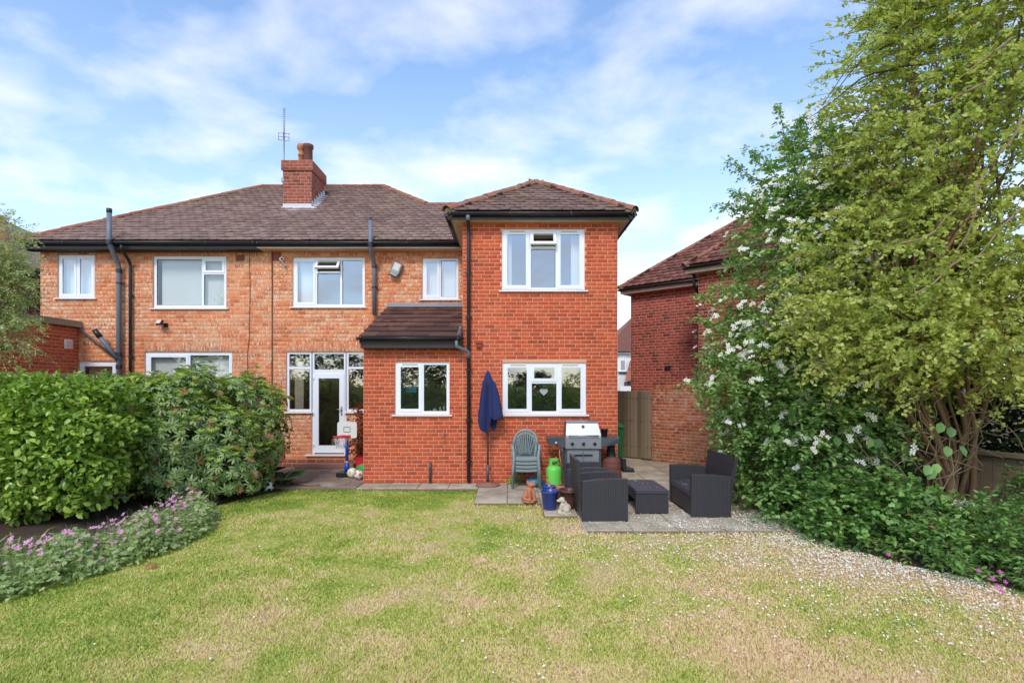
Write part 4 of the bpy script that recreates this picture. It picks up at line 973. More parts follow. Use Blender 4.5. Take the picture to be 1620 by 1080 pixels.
vb = MB(); vx, vz = ex_(758), ez_(547); vb.box(vx - .055, vx + .055, YE - .06, YE - .011, vz - .03, vz + .045); vb.box(vx - .07, vx + .07, YE - .075, YE - .011, vz + .046, vz + .058); vb.box(vx - .055, vx + .055, YE - .075, YE - .061, vz - .03, vz - .012); M['vent_clay'] = plain('red clay vent', srgb(150, 60, 52), 0.7); vb.build('terracotta_vent', 'vent_clay', rh)
# air bricks, cables, lamps, camera
def air_brick(house, px, py, w=13, h=9):
    x, z = mx_(px), mz_(py); b = MB(); hw, hh = w / SM / 2, h / SM / 2
    b.box(x - hw, x + hw, YM - .012, YM - .009, z - hh, z + hh)
    for i in range(5):
        for j in range(4): b.box(x - hw + (i + .15) * 2 * hw / 5, x - hw + (i + .85) * 2 * hw / 5, YM - .018, YM - .012, z - hh + (j + .2) * hh / 2, z - hh + (j + .8) * hh / 2)
    b.build('air_brick', 'brick_chim', house)
air_brick(lh, 380, 408); air_brick(rh, 438, 406, 13, 13)
pipe(rh, [(mx_(431), YM - .02, 5.3), (mx_(431) - .003, YM - .02, 1.7), (mx_(430), YM - .02, 0.3)], .011, 'black', 'cable')
pipe(lh, [(mx_(395), YM - .016, 5.3), (mx_(396), YM - .016, 4.3), (mx_(394.5), YM - .016, 3.1), (mx_(392), YM - .016, 2.8), (mx_(394), YM - .016, 0.4)], .006, 'black', 'cable')
fx, fz = mx_(259), mz_(511)
fb = MB(Matrix.Translation((fx, YM - .16, fz)) @ Matrix.Rotation(R(-25), 4, 'Z') @ Matrix.Rotation(R(-28), 4, 'X')); fb.bbox(-.10, .10, -.03, .03, -.065, .065, .012); fl_ = fb.build('floodlight', 'black_part', lh)
fb2 = MB(fb.M); fb2.box(-.085, .085, -.034, -.031, -.05, .05); fb2.build('lamp_glass', 'lamp_glass', fl_)
fb = MB(); fb.tube([(fx + .02, YM - .13, fz), (fx + .06, YM - .01, fz - .05)], .018, 8); fb.box(fx + .01, fx + .11, YM - .02, YM - .008, fz - .1, fz); fb.build('lamp_arm', 'black_part', fl_)
cxx, czz = mx_(449), mz_(413)
cb = MB(); cb.tube([(cxx - .05, YM - .06, czz + .03), (cxx + .05, YM - .24, czz - .0)], .042, 14); cm = cb.build('security_camera', 'camera_white', rh)
cb = MB(); cb.tube([(cxx + .05, YM - .241, czz), (cxx + .052, YM - .246, czz - .001)], .03, 14); cb.build('lens', 'black_part', cm)
cb = MB(); cb.tube([(cxx + .03, YM - .01, czz - .1), (cxx + .02, YM - .12, czz - .08), (cxx + .01, YM - .14, czz - .02)], .018, 8); cb.tube([(cxx + .03, YM - .01, czz - .1), (cxx + .03, YM - .03, czz - .1)], .04, 12); cb.build('camera_bracket', 'camera_white', cm)
lx, lz_ = mx_(628), mz_(427)
lb = MB(Matrix.Translation((lx, YM - .07, lz_)) @ Matrix.Rotation(R(24), 4, 'Y')); lb.bbox(-.12, .12, -.06, .055, -.17, .17, .02); ll = lb.build('bulkhead_lamp', 'steel_dull', rh)
lb2 = MB(lb.M); lb2.bbox(-.08, .08, -.072, -.061, -.04, .14, .004); lb2.build('lamp_glass', 'lamp_glass', ll)
lb3 = MB(lb.M); lb3.bbox(-.11, .11, -.10, -.02, -.19, -.10, .02); lb3.build('lamp_sensor', 'steel_dull', ll)

# ------------------------------------------------------------------ neighbouring houses
nh = thing('brick_house', 'dark red brick house with brown hipped roof standing behind the white flowered shrub', 'house')
NU, NN = Vector((0.745, -0.667, 0)).normalized(), Vector((-0.667, -0.745, 0)).normalized()
NO = Vector((3.746, 16.5, 0)); NZ = 4.78
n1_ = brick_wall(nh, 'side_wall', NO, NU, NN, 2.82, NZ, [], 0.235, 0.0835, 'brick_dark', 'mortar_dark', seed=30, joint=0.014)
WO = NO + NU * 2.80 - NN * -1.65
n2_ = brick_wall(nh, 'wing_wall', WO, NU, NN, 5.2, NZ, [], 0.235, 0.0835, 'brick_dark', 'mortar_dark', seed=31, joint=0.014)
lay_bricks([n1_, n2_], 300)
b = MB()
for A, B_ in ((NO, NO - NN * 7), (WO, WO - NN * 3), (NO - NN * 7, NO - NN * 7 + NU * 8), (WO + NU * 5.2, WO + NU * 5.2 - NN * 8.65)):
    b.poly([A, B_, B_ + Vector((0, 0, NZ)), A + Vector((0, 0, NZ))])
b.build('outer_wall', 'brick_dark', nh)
def corner_roof(house, O, ln, d, z, pitch, ov, name, seed):
    E0 = O - NU * ov + NN * ov + Vector((0, 0, z)); A = E0 + (NU - NN) * d + Vector((0, 0, pitch * d)); E1 = E0 + NU * (ln + ov); B_ = E1 - NN * d + Vector((0, 0, pitch * d))
    E2 = E0 - NN * 2 * d
    rf = roof_sheet(house, [[E0, E1, B_, A], [E2, E0, A], [E1 - NN * 2 * d, E2, A, B_]], name, 'tile_red')
    fr = slope_frame(E0, NU, -NN + Vector((0, 0, pitch)))
    k = math.hypot(1, pitch)
    ts = tile_list(fr, 0, ln + ov, d * k, lambda a, b, c: a > b / k, seed=seed)
    fr2 = slope_frame(E2, NN, NU + Vector((0, 0, pitch)))
    ts2 = tile_list(fr2, 0, 2 * d, d * k, lambda a, b, c: a > b / k and a < 2 * d - b / k, seed=seed + 1)
    lay_tiles([(rf, fr, ts, 'tile_red'), (rf, fr2, ts2, 'tile_red')], 0)
    ridge_run(rf, E0, A, 'hip_tile', 0.1, 0.34); ridge_run(rf, A, B_, 'ridge_tile', 0.1, 0.34)
    gutter(house, E0 + NN * .03 - Vector((0, 0, .02)), E1 + NN * .03 - Vector((0, 0, .02)), NN, r=.055, fh=0.15, fmat='cream')
    gutter(house, E0 - NN * 2.2 - NU * .03 - Vector((0, 0, .02)), E0 - NU * .03 - Vector((0, 0, .02)), -NU, r=.055, fh=0.15, fmat='cream')
    sb = MB(wall_frame(E0 + Vector((0, 0, -.165)), NU, NN)); sb.box(.06, ln + ov, .06, ov + .02, 0, .015); sb.box(.06, ov + .02, ov + .022, 2.2, 0, .015); sb.build('soffit', 'cream', house)
    return rf
corner_roof(nh, NO, 2.85, 3.2, 4.95, 0.8, 0.24, 'roof', 40)
corner_roof(nh, WO, 5.2, 2.4, 4.95, 0.8, 0.24, 'wing_roof', 42)
pipe(nh, [WO - NU * .12 + NN * .0 + Vector((0, 0, 4.85)), WO - NU * .12 + Vector((0, 0, 4.5)), WO - NU * .1 - NN * .3 + Vector((0, 0, 4.3)), WO - NU * .1 - NN * .3], .04, 'black')
vb = MB(n1_['fr']); vb.box(1.12, 1.3, -.04, -.01, EYE + (CY - 581.5) * 15.6 / F - .06, EYE + (CY - 581.5) * 15.6 / F + .06); vb.build('wall_vent', 'black', nh)

wh = thing('white_house', 'distant white rendered house seen through the gap above the gate', 'house')
WY = 40.0
def wp(px, py, dy=0.0): return at(px, py, WY + dy)
wb = MB(); a = wp(976, 556); c = wp(1030, 640)
wx0, wx1, wz = 7.4, 14.0, a.z
wb.box(wx0, wx1, WY, WY + 8, 0, wz); wb.build('wall', 'white_paint', wh)
rf = MB(); xm = (wx0 + wx1) / 2; rz_ = wz + 3.4
rf.poly([(wx0 - .3, WY - .3, wz), (wx1 + .3, WY - .3, wz), (wx1 - 2, WY + 3.5, rz_), (wx0 + 3, WY + 3.5, rz_)]); rf.poly([(wx0 - .3, WY + 8.3, wz), (wx0 - .3, WY - .3, wz), (wx0 + 3, WY + 3.5, rz_)]); rf.poly([(wx1 + .3, WY - .3, wz), (wx1 + .3, WY + 8.3, wz), (wx1 - 2, WY + 3.5, rz_)]); rf.poly([(wx1 + .3, WY + 8.3, wz), (wx0 - .3, WY + 8.3, wz), (wx0 + 3, WY + 3.5, rz_), (wx1 - 2, WY + 3.5, rz_)])
rfo = rf.build('roof', 'tile_red', wh)
gutter(wh, (wx0 - .3, WY - .35, wz), (wx1 + .3, WY - .35, wz), (0, -1, 0), r=.07, fmat='white')
q0, q1 = wp(980, 587), wp(990, 562)
wfr = wall_frame((q0.x, WY, 0), (1, 0, 0), (0, -1, 0))
window(wh, wfr @ Matrix.Translation((0, -.1, 0)), 0, q1.x - q0.x, q0.z, q1.z, [(1, [(1, 'fixed')])], fw=.09, curtains=[(.05, .42, 'net')])
MB(wfr).box(-.1, q1.x - q0.x + .1, -.15, 0, q0.z - .14, q0.z - .02).build('sill_band', 'dark_metal', wh)
q0, q1 = wp(990, 601, -.8), wp(1003, 571, -.8)
sk = MB(); s0, s1 = wp(988.5, 601, -1.2), wp(1000, 569, -.2)
for i in range(8):
    t0, t1 = i / 8, (i + 1) / 8
    xa, xb = s0.x + (s1.x - s0.x) * t0 * .8, s0.x + (s1.x - s0.x) * t1 * .8; za, zb_ = s0.z + (s1.z - s0.z) * t0, s0.z + (s1.z - s0.z) * t1; ya, yb_ = WY - 1.2 + t0, WY - 1.2 + t1
    sk.poly([(xa, ya, za), (14, ya, za), (14, yb_, zb_ - .04), (xb, yb_, zb_ - .04)]); sk.poly([(xa, ya, za), (xa, ya, za - .05), (14, ya, za - .05), (14, ya, za)])
sk.build('porch_roof', 'tile_hip', wh)
MB().box(s0.x + .2, 13.8, WY - 1.0, WY - .01, 0, s0.z - .1).build('porch', 'fascia', wh)
MB().box(wp(984, 560).x + .2, wp(984, 560).x + .8, WY + 5, WY + 5.8, wz, at(986, 532, WY + 5).z).build('chimney', 'brick_chim', wh)
MB().box(7.0, 10.4, 33.9, 34.1, 0, at(990, 613, 34).z + .1).build('front_porch_wall', 'white_paint', wh)

fh_ = thing('distant_house', 'neighbouring house with brown tiled roof behind the silvery tree at the left edge', 'house')
b = MB(); b.box(-22, -14.1, 15.2, 23, 0, 5.3); b.build('wall', 'brick_dark', fh_)
b = MB(); c_ = [(-22.3, 14.9, 5.4), (-13.8, 14.9, 5.4), (-13.8, 23.3, 5.4), (-22.3, 23.3, 5.4)]; a1_, a2_ = (-18.05, 19.0, 7.9), (-18.05, 19.2, 7.9)
b.poly([c_[0], c_[1], a1_]); b.poly([c_[1], c_[2], a2_, a1_]); b.poly([c_[2], c_[3], a2_]); b.poly([c_[3], c_[0], a1_, a2_]); rf = b.build('roof', 'tile_old', fh_)
k = math.hypot(1, 2.5 / 4.1)
fr = slope_frame(c_[0], (1, 0, 0), (0, 4.1, 2.5)); lay_tiles([(rf, fr, tile_list(fr, 0, 8.5, 4.1 * k, lambda a, b, c: a > b / k and a < 8.5 - b / k), 'tile_old')], 0)
ridge_run(rf, c_[1], a1_, 'hip_tile', .1); gutter(fh_, (-22.3, 14.87, 5.4), (-13.8, 14.87, 5.4), (0, -1, 0)); gutter(fh_, (-13.77, 14.9, 5.4), (-13.77, 23, 5.4), (1, 0, 0))

# ------------------------------------------------------------------ ground, lawn, paving
LZ = -0.05
def lawn_colour(t, blade=False):
    p = t.pos(); s = t.n('ShaderNodeSeparateXYZ'); t.link(p, s.inputs[0])
    big = t.noise(p, 0.75, 4, 0.6, 0.4); mid = t.noise(p, 2.6, 4, 0.6); fine = t.noise(p, 14, 3)
    dry = t.math('ADD', t.math('MULTIPLY', t.math('SUBTRACT', big, 0.14), 1.6), t.math('MULTIPLY', t.math('SUBTRACT', mid, 0.16), 1.1))
    gx = t.n('ShaderNodeMapRange'); t.link(s.outputs[0], gx.inputs[0]); gx.inputs[1].default_value = -4.5; gx.inputs[2].default_value = 4.5; gx.inputs[3].default_value = -0.22; gx.inputs[4].default_value = 0.22
    gy = t.n('ShaderNodeMapRange'); t.link(s.outputs[1], gy.inputs[0]); gy.inputs[1].default_value = 8.6; gy.inputs[2].default_value = 10.4; gy.inputs[3].default_value = 0.0; gy.inputs[4].default_value = -0.35
    dry = t.math('ADD', t.math('ADD', dry, gx.outputs[0]), gy.outputs[0])
    dry = t.math('ADD', dry, t.math('MULTIPLY', t.math('SUBTRACT', t.rnd() if blade else fine, 0.5), 0.60 if blade else 0.3))
    return t.ramp(t.math('MULTIPLY', dry, 0.58), [(0.12, srgb(126, 156, 62)), (0.36, srgb(176, 190, 84)), (0.50, srgb(210, 206, 110)), (0.62, srgb(228, 208, 146)), (0.76, srgb(238, 208, 168))])
t = NT('lawn turf'); c = lawn_colour(t); nz = t.math('ADD', t.math('MULTIPLY', t.noise(t.pos(), 30, 4, 0.7), 0.5), t.math('MULTIPLY', t.sel(t.noise(t.pos(), 150, 3, 0.7), 0.35, 0.65), 0.5))
t.bump(nz, 0.02, 0.7); M['lawn'] = t.fin(t.mix(t.math('MULTIPLY', nz, 0.7), c, t.mix(1.0, c, (0.5, 0.5, 0.42, 1), 'MULTIPLY')), 0.95, 0, 0.1)
t = NT('grass blade'); c = lawn_colour(t, True); m = t.fin(c, 0.6, 0, 0.2)
tr = t.n('ShaderNodeBsdfTranslucent'); t.link(c, tr.inputs[0]); mx = t.n('ShaderNodeMixShader'); mx.inputs[0].default_value = 0.2
t.link(t.p.outputs[0], mx.inputs[1]); t.link(tr.outputs[0], mx.inputs[2]); t.link(mx.outputs[0], t.out.inputs[0]); M['blade'] = m
def slab_mat(name, stops, stain):
    t = NT(name); p = t.pos(); c = t.ramp(t.rnd(), stops)
    c = t.mix(t.math('MULTIPLY', t.sel(t.noise(p, 2.1, 5, 0.65), 0.40, 0.70), 0.9), c, stain)
    sp = t.noise(p, 45, 3); c = t.mix(t.math('MULTIPLY', t.sel(sp, 0.45, 0.7), 0.35), c, t.mix(1.0, c, (0.6, 0.58, 0.55, 1), 'MULTIPLY'))
    t.bump(t.noise(p, 25, 4), 0.006, 0.5); return t.fin(c, 0.9, 0, 0.2)
M['slab'] = slab_mat('sandstone paving', [(0, srgb(176, 160, 138)), (0.5, srgb(196, 182, 160)), (1, srgb(206, 190, 164))], srgb(138, 124, 104))
M['slab_dark'] = slab_mat('damp concrete paving', [(0, srgb(134, 116, 102)), (0.5, srgb(150, 132, 116)), (1, srgb(164, 146, 128))], srgb(108, 92, 80))
M['sand'] = plain('joint sand', srgb(128, 108, 86), 0.95, vary=0.25, scale=8, bump=0.5)
M['earth'] = plain('bare earth', srgb(104, 86, 66), 0.95, vary=0.3, scale=3, bump=0.7)
M['fence'] = plain('weathered fence board', srgb(140, 120, 98), 0.88, vary=0.25, scale=7, bump=0.4)
t = NT('weathered gate board'); p = t.pos((9, 9, 0.7)); c = t.ramp(t.rnd(), [(0, srgb(104, 92, 76)), (0.5, srgb(132, 116, 96)), (1, srgb(152, 134, 112))])
c = t.mix(t.math('MULTIPLY', t.noise(p, 3, 5, 0.6), 0.35), c, srgb(96, 84, 68)); s = t.n('ShaderNodeSeparateXYZ'); t.link(t.pos(), s.inputs[0])
c = t.mix(t.math('MULTIPLY', t.math('MULTIPLY', t.sel(s.outputs[2], 0.7, 0.0), t.noise(t.pos(), 4, 4)), 0.6), c, srgb(120, 122, 62)); t.bump(t.noise(p, 6, 4), 0.004, 0.5); M['gate'] = t.fin(c, 0.9, 0, 0.15)

g = MB(); g.poly([(-400, -400, -.14), (400, -400, -.14), (400, 900, -.14), (-400, 900, -.14)]); o = g.build('ground', 'earth'); o['kind'] = 'structure'
g = MB(); nx, ny = 60, 70
P = [[(-11 + 22 * i / nx, -16 + 27 * j / ny, LZ - .003 + 0.003 * math.sin(i * .9 + j * .5) * math.sin(j * .7) - (0.0 if j < 60 else 0)) for i in range(nx + 1)] for j in range(ny + 1)]
g.sheet(P); o = g.build('lawn', 'lawn'); o['kind'] = 'structure'

PAV = [(XLT, -0.6, 10.46, 11.03, 'slab', .66), (-0.6, 0.55, 9.2, 11.03, 'slab', .62), (0.55, 1.08, 8.3, 11.03, 'slab', .56), (1.08, 4.3, 7.45, 11.03, 'slab', .6), (XE1 + .02, 4.9, 11.035, 15.6, 'slab', .6), (-5.45, XLT - .005, 10.55, 13.2, 'slab_dark', .7)]
def in_pav(x, y, m=0.0): return any(a - m < x < b + m and c - m < y < d + m for a, b, c, d, *_ in PAV)
pb = MB()
for a, b, c, d, mt, s in PAV: pb.box(a, b, c, d, -.13, -.012)
patio = pb.build('patio', 'sand'); patio['kind'] = 'structure'
for a, b, c, d, mt, s in PAV:
    nx_, ny_ = max(1, round((b - a) / s)), max(1, round((d - c) / s)); wx_, wy_ = (b - a) / nx_, (d - c) / ny_
    for i in range(nx_):
        for j in range(ny_):
            q = MB(); q.bbox(-wx_ / 2 + .006, wx_ / 2 - .006, -wy_ / 2 + .006, wy_ / 2 - .006, -.05, 0, .006)
            so = q.build('paving_slab', mt, patio); so.location = (a + (i + .5) * wx_, c + (j + .5) * wy_, random.uniform(-.006, .004)); so.rotation_euler = (random.uniform(-.005, .005), random.uniform(-.005, .005), random.uniform(-.006, .006))
kb = MB(); kb.box(1.06, 1.078, 7.44, 8.3, -.14, -.005); kb.build('edging_board', 'stone', patio)
rd = MB(); rd.lathe([(0.001, .022), (.30, .022), (.315, .012), (.315, -.01)], 32); rc = rd.build('drain_cover', 'slab_dark'); rc.location = (-3.56, 10.98, .004); tag(rc, 'round concrete cover lying on the paving left of the lean-to', 'drain cover')

# planting beds
bedL = [(-4.2, 10.9), (-4.6, 10.2), (-5.0, 9.2), (-4.8, 8.2), (-4.4, 7.0), (-4.65, 6.0), (-5.2, 5.2), (-6.0, 4.2), (-9, 4.2), (-9, 10.9)]
bedR = [(3.9, 9.4), (4.0, 8.6), (4.1, 7.5), (4.3, 6.7), (4.6, 6.05), (5.0, 5.6), (5.35, 5.0), (6.1, 4.2), (12, 4.2), (12, 12.6), (5.2, 12.6), (4.3, 10.8)]
for nm, poly in (('flower_bed', bedL), ('shrub_bed', bedR)):
    q = MB(); q.poly([(x, y, LZ + .03) for x, y in poly]); o = q.build(nm, 'soil'); o['kind'] = 'structure'
def in_poly(x, y, poly):
    ins = np.zeros(len(x), bool); n = len(poly)
    for i in range(n):
        x0, y0 = poly[i]; x1, y1 = poly[(i + 1) % n]
        c = ((y0 > y) != (y1 > y)) & (x < (x1 - x0) * (y - y0) / (y1 - y0 + 1e-12) + x0); ins ^= c
    return ins

# grass blades
n = 620000
Y = 1 / RNG.uniform(1 / 10.7, 1 / 3.1, n); X = RNG.uniform(-1, 1, n) * (0.99 * Y + .2)
keep = (X > -6) & (X < 6) & ~in_poly(X, Y, [(x + (.08 if x < -3 else 0), y) for x, y in bedL]) & ~in_poly(X, Y, [(x + .25, y) for x, y in bedR])
for a, b, c, d, *_ in PAV: keep &= ~((X > a - .015) & (X < b + .015) & (Y > c - .02) & (Y < d + .02))
patch = 0.5 + 0.5 * np.sin(X * 2.3 + 1.3 * np.sin(Y * 1.7)) * np.sin(Y * 2.9 + np.sin(X * 3.1))
keep &= RNG.uniform(0, 1, n) < (0.78 + 0.22 * patch)
edge = np.full(n, 9.0)
for a, b, c, d, *_ in PAV:
    dx = np.maximum(np.maximum(a - X, X - b), 0); dy = np.maximum(np.maximum(c - Y, Y - d), 0); edge = np.minimum(edge, np.hypot(dx, dy))
X, Y, edge, patch = X[keep], Y[keep], edge[keep], patch[keep]; n = len(X)
hgt = RNG.uniform(.009, .026, n) * (0.75 + 0.5 * patch) * (1 + 1.3 * np.exp(-(edge / .10) ** 2)); wid = RNG.uniform(.003, .007, n) * (0.75 + Y / 10)
ang = RNG.uniform(0, 2 * np.pi, n); lean = RNG.uniform(.3, 1.5, n)
P0 = np.stack([X, Y, np.full(n, LZ - .004)], 1); sd = np.stack([np.cos(ang), np.sin(ang), np.zeros(n)], 1) * wid[:, None]
ld = np.stack([-np.sin(ang), np.cos(ang), np.zeros(n)], 1) * (lean * hgt)[:, None]
tip = P0 + ld + np.stack([np.zeros(n), np.zeros(n), hgt], 1)
V = np.stack([P0 - sd, P0 + sd, tip], 1).reshape(-1, 3); Fc = np.arange(3 * n).reshape(-1, 3)
o = link('grass', np_mesh('grass', V, Fc), 'blade', kind='stuff'); tag(o, 'short mown grass of the patchy green and straw lawn', 'grass', kind='stuff')

# fallen petals: thick under the white shrub, thinning over the lawn
n = 30000
bx = np.array([3.9, 7.3]); u_ = RNG.uniform(0, 1, n)
Y = RNG.uniform(3.4, 9.2, n); d_ = RNG.exponential(1.15, n)
edgeX = np.interp(Y, [3.4, 5.1, 5.65, 6.1, 6.8, 7.5, 8.9], [5.6, 4.95, 4.65, 4.3, 3.98, 3.8, 3.75])
X = edgeX + .2 - d_ * (1.0 + .3 * np.sin(Y * 3))
dens = np.exp(-((Y - 6.7) / 1.7) ** 2) + .12
keep = (RNG.uniform(0, 1, n) < dens) & (X > -.5)
far = ~keep & (RNG.uniform(0, 1, n) < .03)
X, Y = np.concatenate([X[keep], RNG.uniform(-3.5, 3.5, 240)]), np.concatenate([Y[keep], 1 / RNG.uniform(1 / 8.5, 1 / 3.4, 240)])
lump = .5 + .5 * np.sin(X * 4.1 + np.sin(Y * 5)) * np.sin(Y * 4.7 + np.sin(X * 3.3)); k_ = RNG.uniform(0, 1, len(X)) < (.35 + .65 * lump); X, Y = X[k_], Y[k_]
onp = np.array([in_pav(x, y) for x, y in zip(X, Y)])
Z = np.where(onp, .006, LZ + .022 + RNG.uniform(0, .012, len(X)))
P = np.stack([X, Y, Z], 1); T = rand_dir(len(X)); T[:, 2] *= .3; N = np.tile([0, 0, 1.0], (len(X), 1)) + .5 * rand_dir(len(X))
sz = RNG.uniform(.012, .030, len(X))
o = scatter('fallen_petals', 'diamond', P, T, N, sz, sz * .8, 'petal_fall', None); tag(o, 'white petals fallen over lawn and paving beneath the flowering shrub', 'petals', kind='stuff')
# a few petals on the wicker seats and table are added with the furniture

# ------------------------------------------------------------------ walls, gate, fences
gw = thing('garden_wall', 'weathered brick garden wall with lichen between the gate and the shrub', 'wall')
GO = WO - NU * 1.25
g1 = brick_wall(gw, 'wall_face', GO + NN * .02, NU, NN, 3.4, 1.90, [], 0.232, 0.083, 'brick_wall', 'mortar_dark', seed=33, joint=.013)
lay_bricks([g1], 300)
MB(wall_frame(GO + NN * .02, NU, NN)).box(-.0, 3.4, .004, .23, -.05, 1.895).build('wall_core', 'mortar_dark', gw)
cp = wall_frame(GO + NN * .02, NU, NN)
for i in range(30):
    q = MB(cp); q.bbox(i * .113 + .004, i * .113 + .105, -.012, .235, 1.9, 2.005 + random.uniform(-.004, .004), .008); q.build('coping_brick', 'brick_wall', gw)
gt = thing('wooden_gate', 'weathered vertical board gate between the extension and the brick wall', 'gate')
GA, GB = Vector((2.95, 15.0, 0)), Vector((GO.x - .02, GO.y - .0, 0)); gu = (GB - GA).normalized(); gn = Vector((gu.y, -gu.x, 0)); GLn = (GB - GA).length
gf = wall_frame(GA, gu, gn)
nb = 11
for i in range(nb):
    q = MB(gf); w_ = GLn / nb; q.hexa([(i * w_ + .006, -.018, .05), ((i + 1) * w_ - .006, -.004, .05), ((i + 1) * w_ - .006, .015, .05), (i * w_ + .006, .015, .05)], [(i * w_ + .006, -.018, 1.84 + random.uniform(-.012, .012)), ((i + 1) * w_ - .006, -.004, 1.84), ((i + 1) * w_ - .006, .015, 1.84), (i * w_ + .006, .015, 1.84)])
    q.build('board', 'gate', gt)
for z_ in (.3, 1.0, 1.6): MB(gf).box(.02, GLn - .02, .016, .05, z_, z_ + .1).build('rail', 'gate', gt)
nl = MB(gf)
for i in range(nb):
    for z_ in (.35, 1.04, 1.65):
        for k in (-.02, .03): nl.box((i + .5) * GLn / nb + k - .006, (i + .5) * GLn / nb + k + .006, -.016, -.006, z_ - .01 + random.uniform(-.03, .03), z_ + .012)
nl.build('nails', 'rubber', gt, kind='stuff')
lf = thing('wooden_fence', 'brown boundary fence behind the hedge, capped with a pale rail', 'fence')
f0, f1 = Vector((-5.95, 13.1, 0)), Vector((-8.05, 6.6, 0)); fu = (f0 - f1).normalized(); ff = wall_frame(f1, fu, (fu.y, -fu.x, 0)); FLn = (f0 - f1).length
for i in range(int(FLn / .15)): MB(ff).box(i * .15, i * .15 + .146, 0, .018, .02, 2.12).build('board', 'fence', lf)
MB(ff).bbox(0, FLn, -.05, .06, 2.125, 2.19, .008).build('capping_rail', 'fence', lf)
rf_ = thing('wooden_fence', 'low timber fence half hidden in shade behind the stems at the right edge', 'fence')
ff = wall_frame((6.1, 11.0, 0), Vector((2.6, -6.5, 0)), (-1, -.4, 0))
for i in range(46): MB(ff).box(i * .15, i * .15 + .145, 0, .018, 0, .94).build('board', 'fence', rf_)
MB(ff).bbox(0, 7, -.06, .05, .945, 1.02, .008).build('capping_rail', 'fence', rf_)

# ------------------------------------------------------------------ wicker furniture
t = NT('dark woven resin'); v = t.obj(); s = t.n('ShaderNodeSeparateXYZ'); t.link(v, s.inputs[0])
h1 = t.math('SINE', t.math('MULTIPLY', t.math('ADD', s.outputs[0], s.outputs[1]), 250.0)); h2 = t.math('SINE', t.math('MULTIPLY', s.outputs[2], 420.0))
hh = t.math('ADD', t.math('MULTIPLY', h1, 0.5), t.math('MULTIPLY', t.math('MULTIPLY', h2, h1), 0.5))
c = t.mix(t.sel(hh, -.8, .8), srgb(20, 19, 22), srgb(70, 67, 72)); t.bump(hh, 0.004, 0.7); M['wicker'] = t.fin(c, 0.42, 0, 0.45)
t = NT('dark woven resin flat'); v = t.obj(); s = t.n('ShaderNodeSeparateXYZ'); t.link(v, s.inputs[0])
h1 = t.math('SINE', t.math('MULTIPLY', s.outputs[0], 420.0)); h2 = t.math('SINE', t.math('MULTIPLY', s.outputs[1], 420.0)); hh = t.math('MULTIPLY', h1, h2)
c = t.mix(t.sel(hh, -.8, .8), srgb(38, 37, 41), srgb(88, 86, 93)); t.bump(hh, 0.003, 0.5); M['wicker_top'] = t.fin(c, 0.4, 0, 0.45)

def arm_panel(mb, x0, x1, y0, y1, zf, zb):
    """flared side panel: x0 back, x1 front; top rises towards the back"""
    n = 6; tops = [zb + (zf - zb) * (i / n) + .018 * math.sin(math.pi * i / n) for i in range(n + 1)]; xs = [x0 + (x1 - x0) * i / n for i in range(n + 1)]
    fl = .018
    for a, b, za, zc in zip(xs, xs[1:], tops, tops[1:]):
        mb.poly([(a, y0, 0), (b, y0, 0), (b, y0, zc - .012), (a, y0, za - .012)]); mb.poly([(b, y1, 0), (a, y1, 0), (a, y1, za - .012), (b, y1, zc - .012)])
        mb.poly([(a, y0, za - .012), (b, y0, zc - .012), (b, y0 + .012, zc), (a, y0 + .012, za)]); mb.poly([(a, y0 + .012, za), (b, y0 + .012, zc), (b, y1 - .012, zc), (a, y1 - .012, za)]); mb.poly([(a, y1 - .012, za), (b, y1 - .012, zc), (b, y1, zc - .012), (a, y1, za - .012)])
    for x, z in ((xs[0], tops[0]), (xs[-1], tops[-1])): mb.poly([(x, y0, 0), (x, y1, 0), (x, y1, z - .012), (x, y1 - .012, z), (x, y0 + .012, z), (x, y0, z - .012)])

def wicker_seat(name, label, cat, loc, rz, W, D=.66, arm=.62, back=.90, group=None, lean=.09):
    """faces +x; W across (y)"""
    t = thing(name, label, cat, loc, rz, group); h = W / 2; a = .075
    for s in (-1, 1):
        m = MB(); y = sorted((s * h, s * (h - a))); arm_panel(m, 0, D, y[0], y[1], arm, arm - .03); m.build('armrest', 'wicker', t)
    m = MB(); m.hexa([(0.0, -h + a + .002, .05), (.07, -h + a + .002, .05), (.07, h - a - .002, .05), (0.0, h - a - .002, .05)], [(-lean, -h + .01, back), (-lean + .045, -h + .01, back), (-lean + .045, h - .01, back), (-lean, h - .01, back)])
    m.build('backrest', 'wicker', t)
    m = MB(); m.bbox(.072, D - .005, -h + a + .003, h - a - .003, .29, .385, .012); m.build('seat', 'wicker_top', t)
    m = MB(); m.box(D - .05, D - .012, -h + a + .004, h - a - .004, .03, .288); m.build('front_panel', 'wicker', t)
    m = MB()
    for x in (.04, D - .05):
        for y in (-h + .04, h - .04): m.tube([(x, y, -.0), (x, y, .02)], .018, 8)
    m.build('foot', 'rubber', t); return t
wicker_seat('armchair', 'dark wicker armchair nearest the lawn, its back to the flower pots', 'armchair', (1.07, 8.28, .006), R(1.5), .74, .68, group='wicker garden seats')
wicker_seat('armchair', 'dark wicker armchair in front of the barbecue, behind the nearer armchair', 'armchair', (.99, 9.38, .006), R(-3), .74, .66, group='wicker garden seats')
wicker_seat('garden_sofa', 'dark wicker two-seater sofa beside the shrub, petals on its seat', 'sofa', (3.38, 8.74, .006), R(180), 1.14, .60, .64, .89, lean=.11)
ct = thing('coffee_table', 'low dark wicker coffee table between the armchairs and the sofa', 'table', (2.24, 8.84, .006), R(0))
m = MB(); m.bbox(-.26, .26, -.46, .46, .30, .37, .012); m.build('table_top', 'wicker_top', ct)
